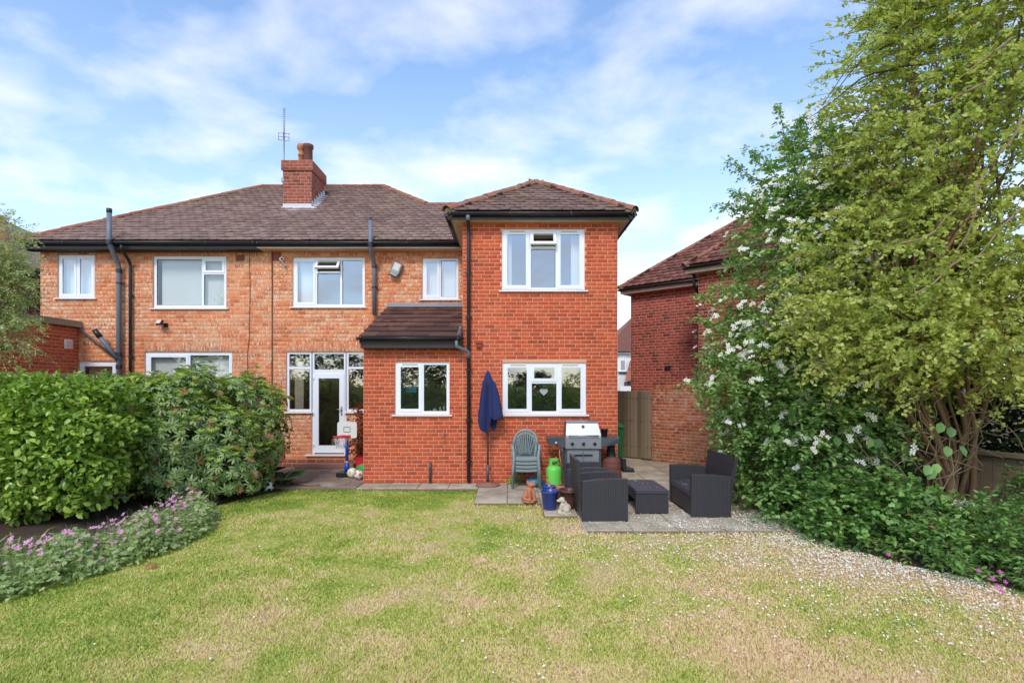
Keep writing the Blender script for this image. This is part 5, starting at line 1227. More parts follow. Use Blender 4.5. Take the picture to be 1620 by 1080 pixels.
for s in (-1, 1):
    m = MB(); y = sorted((s * .452, s * .39)); m.box(-.255, .255, y[0], y[1], 0.01, .299); m.build('end_panel', 'wicker', ct)
m = MB(); m.box(-.25, -.235, -.388, .388, .20, .299); m.box(.235, .25, -.388, .388, .20, .299); m.build('apron', 'wicker', ct)
n = 130
P = np.concatenate([np.stack([RNG.uniform(2.85, 3.3, 90), RNG.uniform(8.3, 9.2, 90), np.full(90, .398)], 1), np.stack([RNG.uniform(2.0, 2.48, 25), RNG.uniform(8.42, 9.26, 25), np.full(25, .381)], 1)])
T = rand_dir(len(P)); T[:, 2] = 0; o = scatter('seat_petals', 'diamond', P, T, np.tile([0, 0, 1.0], (len(P), 1)) + .3 * rand_dir(len(P)), .022, .016, 'petal_fall', None)
tag(o, 'white petals scattered on the wicker sofa seat and coffee table', 'petals', kind='stuff')

# ------------------------------------------------------------------ barbecue and gas bottle
bq = thing('barbecue', 'stainless steel gas barbecue with grey side shelves against the extension wall', 'barbecue', (1.425, 10.28, 0))
w2 = .335
m = MB(); pr = [(-.02, 1.005), (-.015, 1.05), (.07, 1.27), (.11, 1.30), (.38, 1.31), (.46, 1.25), (.48, 1.005)]
i0 = [m.p((-w2 + .0 + (.02 if z > 1.2 else 0), y, z)) for y, z in pr]; i1 = [m.p((w2 - (.045 if z > 1.2 else 0), y, z)) for y, z in pr]
for a, b in zip(range(len(pr) - 1), range(1, len(pr))): m.face((i0[a], i1[a], i1[b], i0[b]), False)
lid = m.build('lid', 'steel', bq)
m = MB(); m.poly([(-w2, y, z) if z < 1.2 else (-w2 + .02, y, z) for y, z in pr]); m.poly([(w2, y, z) if z < 1.2 else (w2 - .045, y, z) for y, z in pr]); m.build('lid_end', 'dark_metal', lid)
m = MB(); m.tube([(-.28, -.07, 1.045), (.28, -.07, 1.045)], .013, 10)
for x in (-.27, .27): m.tube([(x, -.07, 1.045), (x, -.01, 1.05)], .009, 6)
m.build('lid_handle', 'steel', lid)
m = MB(); c0 = Vector((0, .045, 1.21)); nrm = Vector((0, -.93, .36)); m.tube([c0, c0 + nrm * .012], .034, 16, sm=False); th_ = m.build('thermometer', 'steel_dull', lid)
m = MB(); m.tube([c0 + nrm * .0125, c0 + nrm * .014], .026, 16); m.build('dial', 'black_part', th_)
m = MB(); m.bbox(-.345, .345, -.03, .06, .79, 1.0, .008); cpn = m.build('control_panel', 'steel', bq)
for x in (-.215, .0, .215):
    m = MB(); m.lathe([(.001, .045), (.022, .045), (.03, .03), (.032, 0)], 16); m.box(-.006, .006, -.03, .03, .04, .055); k = m.build('knob', 'black_part', cpn); k.location = (x, -.031, .89); k.rotation_euler = (R(90), 0, 0)
for s in (-1, 1):
    m = MB(); a, b = (-.70, -.347) if s < 0 else (.347, .70)
    tp = .05 if s < 0 else 0; tq = .0 if s < 0 else .05
    m.hexa([(a + .04, .02, .84 if s > 0 else .86), (b, .0, .82), (b, .48, .84), (a + .04, .46, .86)] if s < 0 else [(a, .0, .82), (b - .03, .02, .88), (b - .03, .46, .88), (a, .48, .84)], [(a, .0, 1.0), (b, -.005, 1.0), (b, .48, 1.0), (a, .48, 1.0)])
    sh = m.build('side_shelf', 'dark_metal', bq)
    if s < 0:
        m = MB(); m.lathe([(.001, .05), (.024, .05), (.034, .03), (.036, 0)], 14); k = m.build('knob', 'steel', sh); k.location = (-.52, .008, .90); k.rotation_euler = (R(90), 0, 0)
m = MB(); m.bbox(-.315, .315, .02, .46, .14, .785, .008); cab = m.build('cabinet', 'steel_dull', bq)
for s in (-1, 1):
    m = MB(); x0, x1 = (-.305, -.003) if s < 0 else (.003, .305); m.bbox(x0, x1, -.002, .018, .16, .74, .005); d = m.build('cabinet_door', 'steel', cab)
    m = MB(); q = (-.175, -.012) if s < 0 else (.012, .175); m.bbox(q[0], q[1], -.03, -.003, .655, .685, .006); m.build('door_handle', 'black_part', d)
m = MB(); m.box(-.34, -.316, .02, .46, .1, .78); m.box(.316, .34, .02, .46, .1, .78); m.build('frame', 'dark_metal', bq)
for x in (-.29, .29):
    for y in (.06, .42): m = MB(); m.tube([(x - .012, y, .05), (x + .012, y, .05)], .05, 14, sm=False); m.box(x - .02, x + .02, y - .02, y + .02, .07, .14); m.build('castor', 'rubber', bq)
m = MB(); m.tube(round_path([(-.42, .1, .85), (-.46, .05, .7), (-.42, .02, .5), (-.34, .1, .35), (-.42, .12, .45), (-.52, .12, .62)], .1, 6), .011, 8); m.build('gas_hose', 'hose', bq)
gb = thing('gas_bottle', 'bright green gas bottle with red label beside the barbecue', 'gas bottle', (.875, 10.42, 0))
m = MB(); m.lathe([(.001, .0), (.10, .0), (.125, .012), (.125, .05), (.148, .06), (.152, .10), (.152, .36), (.145, .40), (.12, .435), (.06, .46), (.001, .465)], 28); m.build('cylinder', 'gas_green', gb)
m = MB(); n = 28; r_ = .098
for j in range(n):
    a0, a1 = 2 * math.pi * j / n, 2 * math.pi * (j + 1) / n
    gap = (math.cos((a0 + a1) / 2 + math.pi / 2 - .15) > .88) or (math.cos((a0 + a1) / 2 - math.pi / 2) > .88)
    for z0_, z1_ in (((.42, .465), (.55, .585)) if gap else ((.42, .585),)):
        q = [(r_ * math.cos(a), r_ * math.sin(a)) for a in (a0, a1)]; qi = [((r_ - .012) * math.cos(a), (r_ - .012) * math.sin(a)) for a in (a0, a1)]
        m.poly([(*q[0], z0_), (*q[1], z0_), (*q[1], z1_), (*q[0], z1_)]); m.poly([(*qi[1], z0_), (*qi[0], z0_), (*qi[0], z1_), (*qi[1], z1_)]); m.poly([(*q[0], z1_), (*q[1], z1_), (*qi[1], z1_), (*qi[0], z1_)]); m.poly([(*q[1], z0_), (*q[0], z0_), (*qi[0], z0_), (*qi[1], z0_)])
m.build('collar', 'gas_green', gb)
m = MB(); m.tube([(0, 0, .46), (0, 0, .53)], .022, 10); m.tube([(0, 0, .51), (.05, -.03, .51)], .016, 8); m.build('valve', 'steel_dull', gb)
def wrap(a0, a1, z0_, z1_, rr, k=6):
    m = MB(); A = [a0 + (a1 - a0) * i / k for i in range(k + 1)]
    m.sheet([[(rr * math.cos(a), rr * math.sin(a), z) for a in A] for z in (z0_, z1_)]); return m
wrap(R(200), R(238), .10, .155, .1545).build('red_label', 'label_red', gb); wrap(R(203), R(235), .118, .123, .156).build('label_line', 'label_pale', gb)
m = MB()
a_ = R(212); c0 = Vector((.1545 * math.cos(a_), .1545 * math.sin(a_), .235)); tx = Vector((-math.sin(a_), math.cos(a_), 0)); m.poly([c0 + Vector((0, 0, .042)), c0 + tx * .03, c0 - Vector((0, 0, .042)), c0 - tx * .03]); m.build('hazard_diamond', 'label_red', gb)
wrap(R(318), R(334), .10, .16, .1545).build('pale_label', 'label_pale', gb)

# ------------------------------------------------------------------ stacked resin chairs
def resin_chair(label, z, first=None, dy=0.0):
    loc = (.335, 10.62 - dy, z)
    if first is not None:
        r = first.copy(); COL.objects.link(r); r.location = loc; r['label'] = label
        for ch in first.children:
            k = ch.copy(); COL.objects.link(k); k.parent = r
        return r
    t = thing('stacking_chair', label, 'chair', loc, 0, 'stacked resin chairs')
    n = 10; P = []
    for j in range(n + 1):
        v = j / n; y = -.21 + .42 * v
        P.append([((-.2 + .4 * i / n) * (1.06 - .16 * v), y, .40 - .03 * v + .012 * (2 * i / n - 1) ** 2 + (-.03 * max(0, .12 - v) / .12)) for i in range(n + 1)])
    m = MB(); m.sheet(P); m.sheet([[(x, y, zz - .014) for x, y, zz in r] for r in P]); 
    for r in (P[0], P[-1]): m.sheet([r, [(x, y, zz - .045 if r is P[0] else zz - .014) for x, y, zz in r]])
    m.build('seat', 'chair_green', t)
    # fan backrest: arched rim and eight curved slats
    m = MB(); rim = []
    for i in range(25):
        a = math.pi * i / 24; rim.append((-.235 * math.cos(a), .20 + .06 * math.sin(a), .60 + .285 * math.sin(a) ** .8))
    m.tube(rim, .024, 8, flat=.8)
    for k in range(9):
        u = (k - 4) / 4; xb, xt = .10 * u, .205 * u; zt = .60 + .285 * max(0.05, 1 - u * u * .80) ** .5 - .01
        pts = [Vector((xb + (xt - xb) * (s_ ** 1.5), .20 + .05 * s_, .375 + (zt - .375) * s_)) for s_ in [i / 6 for i in range(7)]]
        m.tube(pts, [.013] * 3 + [.015] * 4, 4, flat=.5)
    m.build('backrest', 'chair_green', t)
    for s in (-1, 1):
        m = MB(); m.tube([(s * .235, .205, .61), (s * .255, .10, .615), (s * .262, -.08, .61), (s * .258, -.18, .58), (s * .25, -.205, .52)], [.024, .026, .03, .03, .026], 8, flat=.6); m.build('armrest', 'chair_green', t)
        m = MB(); m.tube([(s * .25, -.20, .54), (s * .235, -.205, .40), (s * .25, -.225, .2), (s * .268, -.24, .0)], [.024, .034, .03, .024], 6); m.build('leg', 'chair_green', t)
        m = MB(); m.tube([(s * .225, .205, .62), (s * .19, .215, .38), (s * .215, .26, .18), (s * .235, .30, .0)], [.022, .032, .028, .022], 6); m.build('leg', 'chair_green', t)
    return t
names = ['lowest', 'second lowest', 'second from the top', 'topmost']
first = None
for i in range(4):
    o = resin_chair('faded green plastic chair, %s in the stack by the extension wall' % names[i], i * .072, first, i * .012)
    first = first or o

# ------------------------------------------------------------------ parasol
pa = thing('parasol', 'folded navy parasol standing against the extension wall on a round base', 'parasol', (-.42, 10.74, 0))
m = MB(); m.lathe([(.001, .0), (.235, .0), (.245, .02), (.22, .045), (.06, .06), (.04, .075), (.001, .075)], 28); m.build('base', 'umb_base', pa)
m = MB(); m.tube([(0, 0, .07), (0, 0, .42)], .028, 12); m.tube([(.02, 0, .36), (.06, 0, .36)], .012, 6); m.build('base_tube', 'dark_metal', pa)
m = MB(); m.tube([(0, 0, .42), (0, 0, 2.28)], .019, 10); m.build('pole', 'oak', pa)
m = MB(); rows = []; prof = [(2.30, .012), (2.22, .05), (2.10, .085), (2.05, .115), (2.0, .11), (1.85, .135), (1.65, .16), (1.45, .185), (1.32, .195), (1.24, .18)]
n = 64
for k, (z, r0) in enumerate(prof):
    row = []
    for i in range(n + 1):
        a = 2 * math.pi * i / n; f = min(1, k / 5)
        r = r0 * (1 + f * (.36 * math.cos(3 * a + 1.2) + .20 * math.cos(7 * a + 2 + k * .1) + .10 * math.cos(a)))
        zz_ = z + (k / 9) ** 4 * (.15 * math.sin(2 * a + 2.4) + .07 * math.sin(5 * a + 1) + .03 * math.sin(9 * a))
        row.append((r * math.cos(a) + .01 * f, r * math.sin(a) * .8 + .0, zz_))
    rows.append(row)
m.sheet(rows); m.build('canopy', 'navy', pa)
m = MB()
for i in range(6):
    a = 2 * math.pi * i / 6 + .3; m.tube([(.03 * math.cos(a), .03 * math.sin(a), 2.15), (.07 * math.cos(a), .06 * math.sin(a), 1.6), (.05 * math.cos(a) + .01, .045 * math.sin(a), 1.12 + .06 * math.sin(i * 2.1))], .008, 6)
m.build('ribs', 'oak', pa)

# ------------------------------------------------------------------ pots, statues, small things
def pot(name, label, loc, r, h, mat, prof=None, soil='soil', fill=.86, group='flower pots by the patio edge'):
    t = thing(name, label, 'plant pot', loc, 0, group)
    pr = prof or [(.001, 0), (.70, 0), (.74, .02), (.97, .88), (1.03, .90), (1.04, .98), (1.0, 1.0), (.92, .97), (.86, .6), (.66, .06), (.001, .05)]
    m = MB(); m.lathe([(a * r, b * h) for a, b in pr], 28); m.build('pot_body', mat, t)
    m = MB(); rr = r * (.70 + .2 * fill); n = 16; rows = [[(rr * q * math.cos(2 * math.pi * i / n), rr * q * math.sin(2 * math.pi * i / n), h * fill + random.uniform(-.01, .01)) for i in range(n)] for q in (.01, .5, .97)]
    for r_ in rows: r_.append(r_[0])
    m.sheet(rows); m.build('potting_soil', soil, t)
    return t
pot('flower_pot', 'blue glazed pot in front, between the terracotta cat and the stone dog', (.665, 8.72, .004), .145, .30, 'glaze_blue')
pot('flower_pot', 'blue glazed pot behind, in front of the gas bottle', (.69, 9.30, .004), .125, .27, 'glaze_blue')
pot('flower_pot', 'terracotta pot with orange rim between the blue pots and the armchair', (.86, 9.12, .004), .155, .27, 'terracotta')
rp = [(.001, 0), (.58, 0), (.62, .02), (.84, .5), (.90, .84), (1.04, .86), (1.08, .93), (1.0, 1.0), (.84, .97), (.78, .7), (.5, .1), (.001, .08)]
pot('flower_pot', 'large brown glazed pot behind the pale stone dog', (.985, 8.78, .004), .165, .31, 'glaze_brown', rp)
tp = pot('flower_pot', 'small black pot standing on the barbecue side shelf', (1.87, 10.52, 1.002), .07, .15, 'black_part', group='flower pots by the barbecue')
ch = thing('chiminea', 'dark clay garden stove tucked under the right barbecue shelf', 'garden stove', (2.02, 10.62, 0))
m = MB(); m.lathe([(.001, 0), (.14, 0), (.18, .05), (.21, .2), (.2, .34), (.19, .36), (.2, .38), (.19, .46), (.185, .47), (.195, .49), (.17, .56), (.1, .60)], 24); m.build('bowl', 'terra_dark', ch)
m = MB(); m.lathe([(.1, .60), (.085, .64), (.075, .80), (.085, .82), (.06, .82)], 20); m.build('flue', 'rubber', ch)

def fused(mb, name, mat, parent, voxel=.006):
    o = mb.build(name, mat, parent); r = o.modifiers.new('fuse', 'REMESH'); r.mode = 'VOXEL'; r.voxel_size = voxel; r.use_smooth_shade = True
    s = o.modifiers.new('soften', 'SMOOTH'); s.iterations = 3; s.factor = .5
    return o
# terracotta animal, sitting, head raised to the right
st = thing('garden_statue', 'terracotta statue of a sitting cat with raised head on the paving', 'statue', (.36, 9.27, .002)); st.scale = (1.12, 1.12, 1.05)
m = MB(); m.lathe([(.001, 0), (.12, 0), (.125, .02), (.10, .045), (.001, .05)], 20)
m.ball((-.01, .0, .12), .085, sc=(1.05, .9, 1.15)); m.ball((.0, -.01, .19), .068, sc=(.95, .85, 1.15)); m.ball((.02, -.02, .275), .055, sc=(1.05, .95, .9)); m.ball((.055, -.05, .285), .03, sc=(1.2, 1, .8)); m.ball((.075, -.06, .29), .018)
for s in (-1, 1):
    m.tube([(.02 + s * .045, -.005 + s * .02, .30), (.015 + s * .06, .01 + s * .02, .345)], [.026, .006], 8)
    m.tube([(.02 + s * .035, -.06, .20), (.03 + s * .035, -.09, .12), (.035 + s * .035, -.095, .05)], [.03, .024, .022], 8); m.ball((.035 + s * .04, -.105, .048), .024, sc=(1, 1.3, .8))
    m.ball((-.01 + s * .07, -.04, .085), .045, sc=(.8, 1.2, 1))
m.tube([(-.06, .05, .06), (-.11, -.01, .055), (-.07, -.09, .055), (.02, -.11, .055)], [.025, .026, .024, .016], 8)
fused(m, 'figure', 'terracotta', st)
dg = thing('garden_statue', 'pale stone statue of a sitting dog in front of the brown pot', 'statue', (.868, 8.42, .002))
m = MB(); m.box(-.10, .105, -.06, .06, 0, .03)
m.ball((.03, 0, .085), .072, sc=(1.1, .85, 1.05)); m.ball((.0, 0, .135), .058, sc=(.95, .85, 1.2)); m.ball((-.035, 0, .215), .047, sc=(1.05, .9, .95)); m.ball((-.085, -.004, .20), .026, sc=(1.4, 1, .85))
for s in (-1, 1):
    m.tube([(-.02, s * .04, .235), (-.012, s * .05, .19)], [.016, .022], 8); m.tube([(-.035, s * .028, .15), (-.055, s * .03, .08), (-.06, s * .03, .03)], [.026, .02, .02], 8); m.ball((-.075, s * .03, .036), .02, sc=(1.3, 1, .8)); m.ball((.035, s * .05, .06), .04, sc=(1.2, .7, 1))
m.tube([(.09, 0, .05), (.12, .02, .04), (.10, .05, .04)], [.016, .014, .008], 8)
fused(m, 'figure', 'stone', dg, .005)
# teal plastic container lying by the wall
tl_ = thing('watering_can', 'teal plastic can lying on its side behind the terracotta cat', 'watering can', (.52, 10.60, .0))
m = MB(Matrix.Translation((0, 0, .085)) @ Matrix.Rotation(R(90), 4, 'Y')); m.lathe([(.03, -.17), (.06, -.17), (.075, -.14), (.085, -.05), (.085, .10), (.06, .15), (.03, .18), (.001, .18)], 20); m.build('can_body', 'teal', tl_)
m = MB(); m.tube([(.15, 0, .06), (.25, -.04, .035), (.32, -.05, .04)], [.03, .02, .03], 8); m.build('spout', 'teal', tl_)
m = MB(); m.tube(round_path([(-.1, 0, .165), (-.05, -.01, .21), (.08, -.01, .2), (.12, 0, .15)], .05), .012, 8); m.build('can_handle', 'teal', tl_)
# wheelie bin behind the corner
wbn = thing('wheelie_bin', 'dark green wheelie bin behind the corner of the extension', 'bin', (2.54, 13.35, 0))
m = MB(); m.hexa([(-.21, -.25, .06), (.21, -.25, .06), (.21, .2, .06), (-.21, .2, .06)], [(-.25, -.33, .96), (.25, -.33, .96), (.25, .28, .96), (-.25, .28, .96)]); m.build('bin_body', 'bin_green', wbn)
m = MB(); m.bbox(-.28, .28, -.36, .30, .962, 1.0, .012); m.hexa([(-.27, -.34, 1.0), (.27, -.34, 1.0), (.27, .28, 1.0), (-.27, .28, 1.0)], [(-.2, -.25, 1.07), (.2, -.25, 1.07), (.2, .22, 1.07), (-.2, .22, 1.07)]); m.build('lid', 'bin_green', wbn)
m = MB(); m.tube([(-.2, .34, .98), (.2, .34, .98)], .016, 8); m.tube([(.27, -.2, .97), (.33, -.2, .98), (.33, .1, .98), (.27, .1, .97)], .014, 8); m.build('bin_handle', 'bin_green', wbn)
for s in (-1, 1): m = MB(); m.tube([(s * .25 - .025, .2, .1), (s * .25 + .025, .2, .1)], .1, 18, sm=False); m.build('bin_wheel', 'rubber', wbn)
# boots
def boot(label, loc, rz, tip=0):
    t = thing('boot', label, 'boot', loc, rz, 'boots by the passage'); t.rotation_euler = (0, R(tip), rz)
    m = MB(); m.tube([(-.04, 0, .30), (-.045, 0, .2), (-.03, 0, .09)], [.058, .055, .06], 12); m.tube([(-.06, 0, .055), (.05, 0, .055), (.15, 0, .045), (.19, 0, .04)], [.05, .052, .048, .03], 12, flat=1.0); fused(m, 'upper', 'rubber', t, .008)
    m = MB(); n = 14; ring = [(.065 + .145 * math.cos(2 * math.pi * i / n), .055 * math.sin(2 * math.pi * i / n)) for i in range(n)]; a = [m.p((x, y, 0)) for x, y in ring]; b = [m.p((x, y, .03)) for x, y in ring]
    m.face(a[::-1]); m.face(b)
    for i in range(n): m.face((a[i], a[(i + 1) % n], b[(i + 1) % n], b[i]))
    m.build('sole', 'black_part', t); return t
boot('upright dark rubber boot at the extension corner, beside the bin', (2.66, 12.62, .003), R(-15)); boot('dark rubber boot in front of the other boot by the passage', (2.70, 12.42, .003), R(-5))

# --- toys by the garden door
bh = thing('basketball_hoop', 'child basketball hoop with blue post, white board and red rim by the garden door', 'basketball hoop', (-3.60, 11.85, 0))
m = MB(); m.bbox(-.16, .14, -.18, .18, 0, .11, .02); m.build('base', 'black_part', bh)
m = MB(); m.tube([(.03, 0, .1), (.03, 0, .30)], .055, 14); m.tube([(.03, 0, .28), (.03, 0, .78)], .036, 12); m.build('post', 'blue_plastic', bh)
m = MB(); m.tube([(.03, 0, .78), (.03, 0, .95)], .032, 12); m.build('upper_post', 'ball_white', bh)
for z_ in (.29, .80): m = MB(); m.tube([(.03, 0, z_), (.03, 0, z_ + .05)], .043, 14, sm=False); m.build('collar', 'orange', bh)
m = MB(); n = 24
def rr_pts(w, h, r):
    o = []
    for cx_, cz_, a0 in ((w - r, h - r, 0), (-w + r, h - r, 90), (-w + r, -h + r, 180), (w - r, -h + r, 270)):
        for i in range(5): o.append((cx_ + r * math.cos(R(a0 + i * 22.5)), cz_ + r * math.sin(R(a0 + i * 22.5))))
    return o
ring = rr_pts(.215, .18, .05); a = [m.p((.04 + x, -.03, 1.02 + z)) for x, z in ring]; b = [m.p((.04 + x, .0, 1.02 + z)) for x, z in ring]; m.face(a); m.face(b[::-1])
for i in range(len(ring)): m.face((a[i], a[(i + 1) % len(ring)], b[(i + 1) % len(ring)], b[i]))
bd = m.build('backboard', 'ball_white', bh)
m = MB(); lo = [(.04 + x, -.034, 1.03 + z) for x, z in rr_pts(.07, .055, .012)]; m.tube(lo + [lo[0]], .005, 5, caps=False); m.build('target_square', 'rubber', bd)
m = MB(); rm = [(-.05 + .15 * math.cos(2 * math.pi * i / 24), -.19 + .15 * math.sin(2 * math.pi * i / 24), .885) for i in range(25)]; m.tube(rm, .016, 8, caps=False); m.box(-.09, .12, -.05, -.031, .86, .91); m.build('rim', 'red', bh)
m = MB()
for i in range(12):
    for sg in (-1, 1):
        pts = [(-.05 + r_ * math.cos(2 * math.pi * i / 12 + sg * .5 * k / 4), -.19 + r_ * math.sin(2 * math.pi * i / 12 + sg * .5 * k / 4), .88 - .06 * k) for k, r_ in enumerate((.15, .13, .11, .095, .09))]
        m.tube(pts, .006, 4, caps=False)
m.build('net', 'net_white', bh)

def football(label, loc, r, mats, rot=(0, 0, 0)):
    """panelled ball: dark or coloured pentagons on white"""
    t = thing('ball', label, 'ball', loc, 0); t.rotation_euler = rot
    ph = (1 + 5 ** .5) / 2
    ico = [Vector(v).normalized() for v in ((0, 1, ph), (0, -1, ph), (0, 1, -ph), (0, -1, -ph), (1, ph, 0), (-1, ph, 0), (1, -ph, 0), (-1, -ph, 0), (ph, 0, 1), (-ph, 0, 1), (ph, 0, -1), (-ph, 0, -1))]
    m = MB(); m.ball((0, 0, 0), r, 28, 18); m.build('ball_skin', mats[0], t)
    m = MB(); 
    for v in ico:
        a = v.orthogonal().normalized(); b = v.cross(a); c = m.p(v * r * 1.02); pr, pq = [], []
        for i in range(10):
            w = (a * math.cos(math.pi * i / 5) + b * math.sin(math.pi * i / 5)) * (.40 if i % 2 == 0 else .325)
            pr.append(m.p((v + w * .5).normalized() * r * 1.02)); pq.append(m.p((v + w).normalized() * r * 1.015))
        for i in range(10): m.face((c, pr[i], pr[(i + 1) % 10])); m.face((pr[i], pq[i], pq[(i + 1) % 10], pr[(i + 1) % 10]))
    m.build('panels', mats[1], t, kind='stuff')
    return t
football('white football with black panels at the lawn edge by the fern', (-4.63, 10.33, LZ + .115), .105, ('ball_white', 'ball_black'), (.5, .3, .2))
football('muted second ball half hidden in the leaves left of the football', (-4.86, 10.36, LZ + .10), .10, ('ball_white', 'ball_pink'), (1.2, .3, .9))
football('pale yellow patterned ball at the foot of the basketball hoop', (-3.385, 11.62, .112), .11, ('ball_white', 'ball_yellow'), (.2, .8, .3))
football('pink patterned ball next to the lean-to corner', (-3.19, 11.42, .107), .105, ('ball_white', 'ball_pink'), (.9, .1, .5))
rc = thing('toy_crate', 'red plastic crate behind the balls at the lean-to side', 'crate', (-3.24, 12.2, 0))
m = MB(); x, y, h = .19, .16, .38
m.box(-x, x, -y, -y + .015, .02, h); m.box(-x, x, y - .015, y, .02, h); m.box(-x, -x + .015, -y + .015, y - .015, .02, h); m.box(x - .015, x, -y + .015, y - .015, .02, h); m.box(-x, x, -y, y, 0, .019); m.build('crate_body', 'red', rc)
m = MB(); m.box(-x - .012, x + .012, -y - .012, -y - .001, h - .03, h + .01); m.box(-x - .012, x + .012, y + .001, y + .012, h - .03, h + .01); m.build('crate_rim', 'red', rc)
gbw = thing('toy_bowl', 'bright green plastic toy bowl tipped behind the pink ball', 'toy', (-3.17, 11.72, .14)); gbw.rotation_euler = (R(-40), R(-25), 0)
m = MB(); m.lathe([(.001, -.06), (.07, -.055), (.12, .0), (.15, .07), (.155, .075), (.145, .07), (.11, .0), (.06, -.045), (.001, -.05)], 24); m.build('bowl_shell', 'green_plastic', gbw)
sk_ = MB(); sk_.tube([(-4.42, 10.9, .02), (-4.2, 10.78, .03), (-3.95, 10.72, .015), (-3.75, 10.78, .02)], [.012, .014, .016, .01], 7); o = sk_.build('stick', 'twig'); tag(o, 'thin curved stick lying on the paving beside the fern', 'stick')
lfb = MB()
for i in range(14):
    c0 = Vector((-4.02 + random.uniform(-.05, .05), 6.02 + random.uniform(-.05, .05), LZ + .03 + random.uniform(0, .03))); d1_ = Vector((random.uniform(-1, 1), random.uniform(-1, 1), random.uniform(-.3, .5))).normalized() * .03; d2_ = d1_.orthogonal().normalized() * .012
    lfb.poly([c0 - d1_, c0 + d2_, c0 + d1_, c0 - d2_])
o = lfb.build('dead_leaf', 'bloom_brown'); tag(o, 'curled brown dead leaf on the lawn below the pink geraniums', 'leaf')

# ------------------------------------------------------------------ plants
UP = np.array([0, 0, 1.0])
def ell(px, py, Y, rx, ry, rz):
    p = at(px, py, Y); return (p.x, p.y, p.z, rx, ry, rz)
def limbs(parent, name, mat, paths, n=7):
    for pts, r0, r1 in paths:
        k = len(pts); m = MB(); m.tube(pts, [r0 + (r1 - r0) * i / (k - 1) for i in range(k)], n); m.build(name, mat, parent)
def limb_mesh(parent, name, mat, paths, n=5):
    m = MB()
    for pts, r0, r1 in paths:
        k = len(pts); m.tube(pts, [r0 + (r1 - r0) * i / (k - 1) for i in range(k)], n, caps=False)
    return m.build(name, mat, parent, kind='stuff')
def sprays(C, D, L, K, droop=.25, spread=.9, jitter=.02):
    """leaves set along twigs: positions, directions and face normals"""
    n = len(C); t = np.tile(np.linspace(.12, 1, K), (n, 1)) + RNG.uniform(-.04, .04, (n, K)); L = np.broadcast_to(L, (n,))
    P = C[:, None] + D[:, None] * (L[:, None] * t)[..., None] - UP * (droop * L[:, None] * t ** 2)[..., None] + RNG.normal(0, jitter, (n, K, 3))
    side = unit(np.cross(D, UP + .001)); sg = np.where(np.arange(K) % 2 == 0, 1, -1)[None, :, None]
    T = D[:, None] * .55 + side[:, None] * sg * spread + RNG.normal(0, .35, (n, K, 3)) - UP * .15
    N = UP + RNG.normal(0, .45, (n, K, 3))
    return P.reshape(-1, 3), T.reshape(-1, 3), N.reshape(-1, 3)
def rosettes(C, D, L, Rn, K, droop):
    n = len(C); t = np.tile(np.linspace(.08, 1, Rn), (n, 1)) + RNG.uniform(-.05, .05, (n, Rn)); L = np.broadcast_to(L, (n,))
    Q = C[:, None] + D[:, None] * (L[:, None] * t)[..., None] - UP * (droop * L[:, None] * t ** 2)[..., None]
    Q = Q.reshape(-1, 3); ax = unit(rand_dir(len(Q)) * .9 + UP * .7 + np.array([0, -.3, 0])); Q = Q + ax * RNG.uniform(.0, .05, (len(Q), 1))
    e1 = unit(np.cross(ax, np.array([.31, .87, .22]))); e2 = np.cross(ax, e1); a = RNG.uniform(0, 6.28, (len(Q), K))
    rad = e1[:, None] * np.cos(a)[..., None] + e2[:, None] * np.sin(a)[..., None]
    T = rad + ax[:, None] * RNG.uniform(.0, .7, (len(Q), K, 1)); N = ax[:, None] * .9 - rad * .3 + RNG.normal(0, .35, (len(Q), K, 3))
    P = np.repeat(Q[:, None], K, 1) + rad * .006
    return P.reshape(-1, 3), T.reshape(-1, 3), N.reshape(-1, 3)
def twigs(parent, C, D, L, W, droop, mat='twig'):
    T = D - UP * droop * .6; return scatter('twigs', 'prism', C, T, np.tile([.3, .2, 1.0], (len(C), 1)), L, W, mat, parent)
def split(P, T, N, L, W, k):
    """the k leaves nearest the camera, and the rest"""
    d = np.linalg.norm(P - np.array([0, 0, EYE]), axis=1); o = np.argsort(d); L = np.broadcast_to(L, (len(P),)); W = np.broadcast_to(W, (len(P),))
    a, b = o[:k], o[k:]
    return (P[a], T[a], N[a], L[a], W[a]), (P[b], T[b], N[b], L[b], W[b])

# --- laurel hedge, left
hd = thing('laurel_hedge', 'glossy bright green laurel hedge in front of the fence at the left', 'hedge', (-6.5, 8.0, 0))
hd.location = (0, 0, 0)
n = 13500
d = rand_dir(n); d[:, 1] = -np.abs(d[:, 1]) * np.where(RNG.uniform(0, 1, n) < .8, 1, -1)
p_ = 4.0; q = d / (np.sum(np.abs(d) ** p_, 1, keepdims=True) ** (1 / p_))
r = RNG.uniform(.60, 1.0, n) ** .7; lump = 1 + .07 * np.sin(q[:, 0] * 9 + 1) + .08 * np.sin(q[:, 2] * 10 + q[:, 0] * 6) + .05 * np.sin(q[:, 0] * 17 + q[:, 2] * 13)
P = np.array([-7.0, 8.25, 1.11]) + q * np.array([1.30, .82, 1.0]) * (r * lump)[:, None]
P[:, 0] += np.where(P[:, 2] < 1.1, -.1, 0)
keep = (P[:, 2] > .14 + .1 * np.sin(P[:, 0] * 3)); P, q, r = P[keep], q[keep], r[keep]
outw = unit(q + np.array([0, -.2, .25])); T = unit(outw * .35 + RNG.normal(0, .6, P.shape) - UP * .15); N = unit(outw * .45 + UP * 1.0 + RNG.normal(0, .6, P.shape))
Ls = RNG.uniform(.06, .135, len(P)); Ws = Ls * RNG.uniform(.5, .7, len(P))
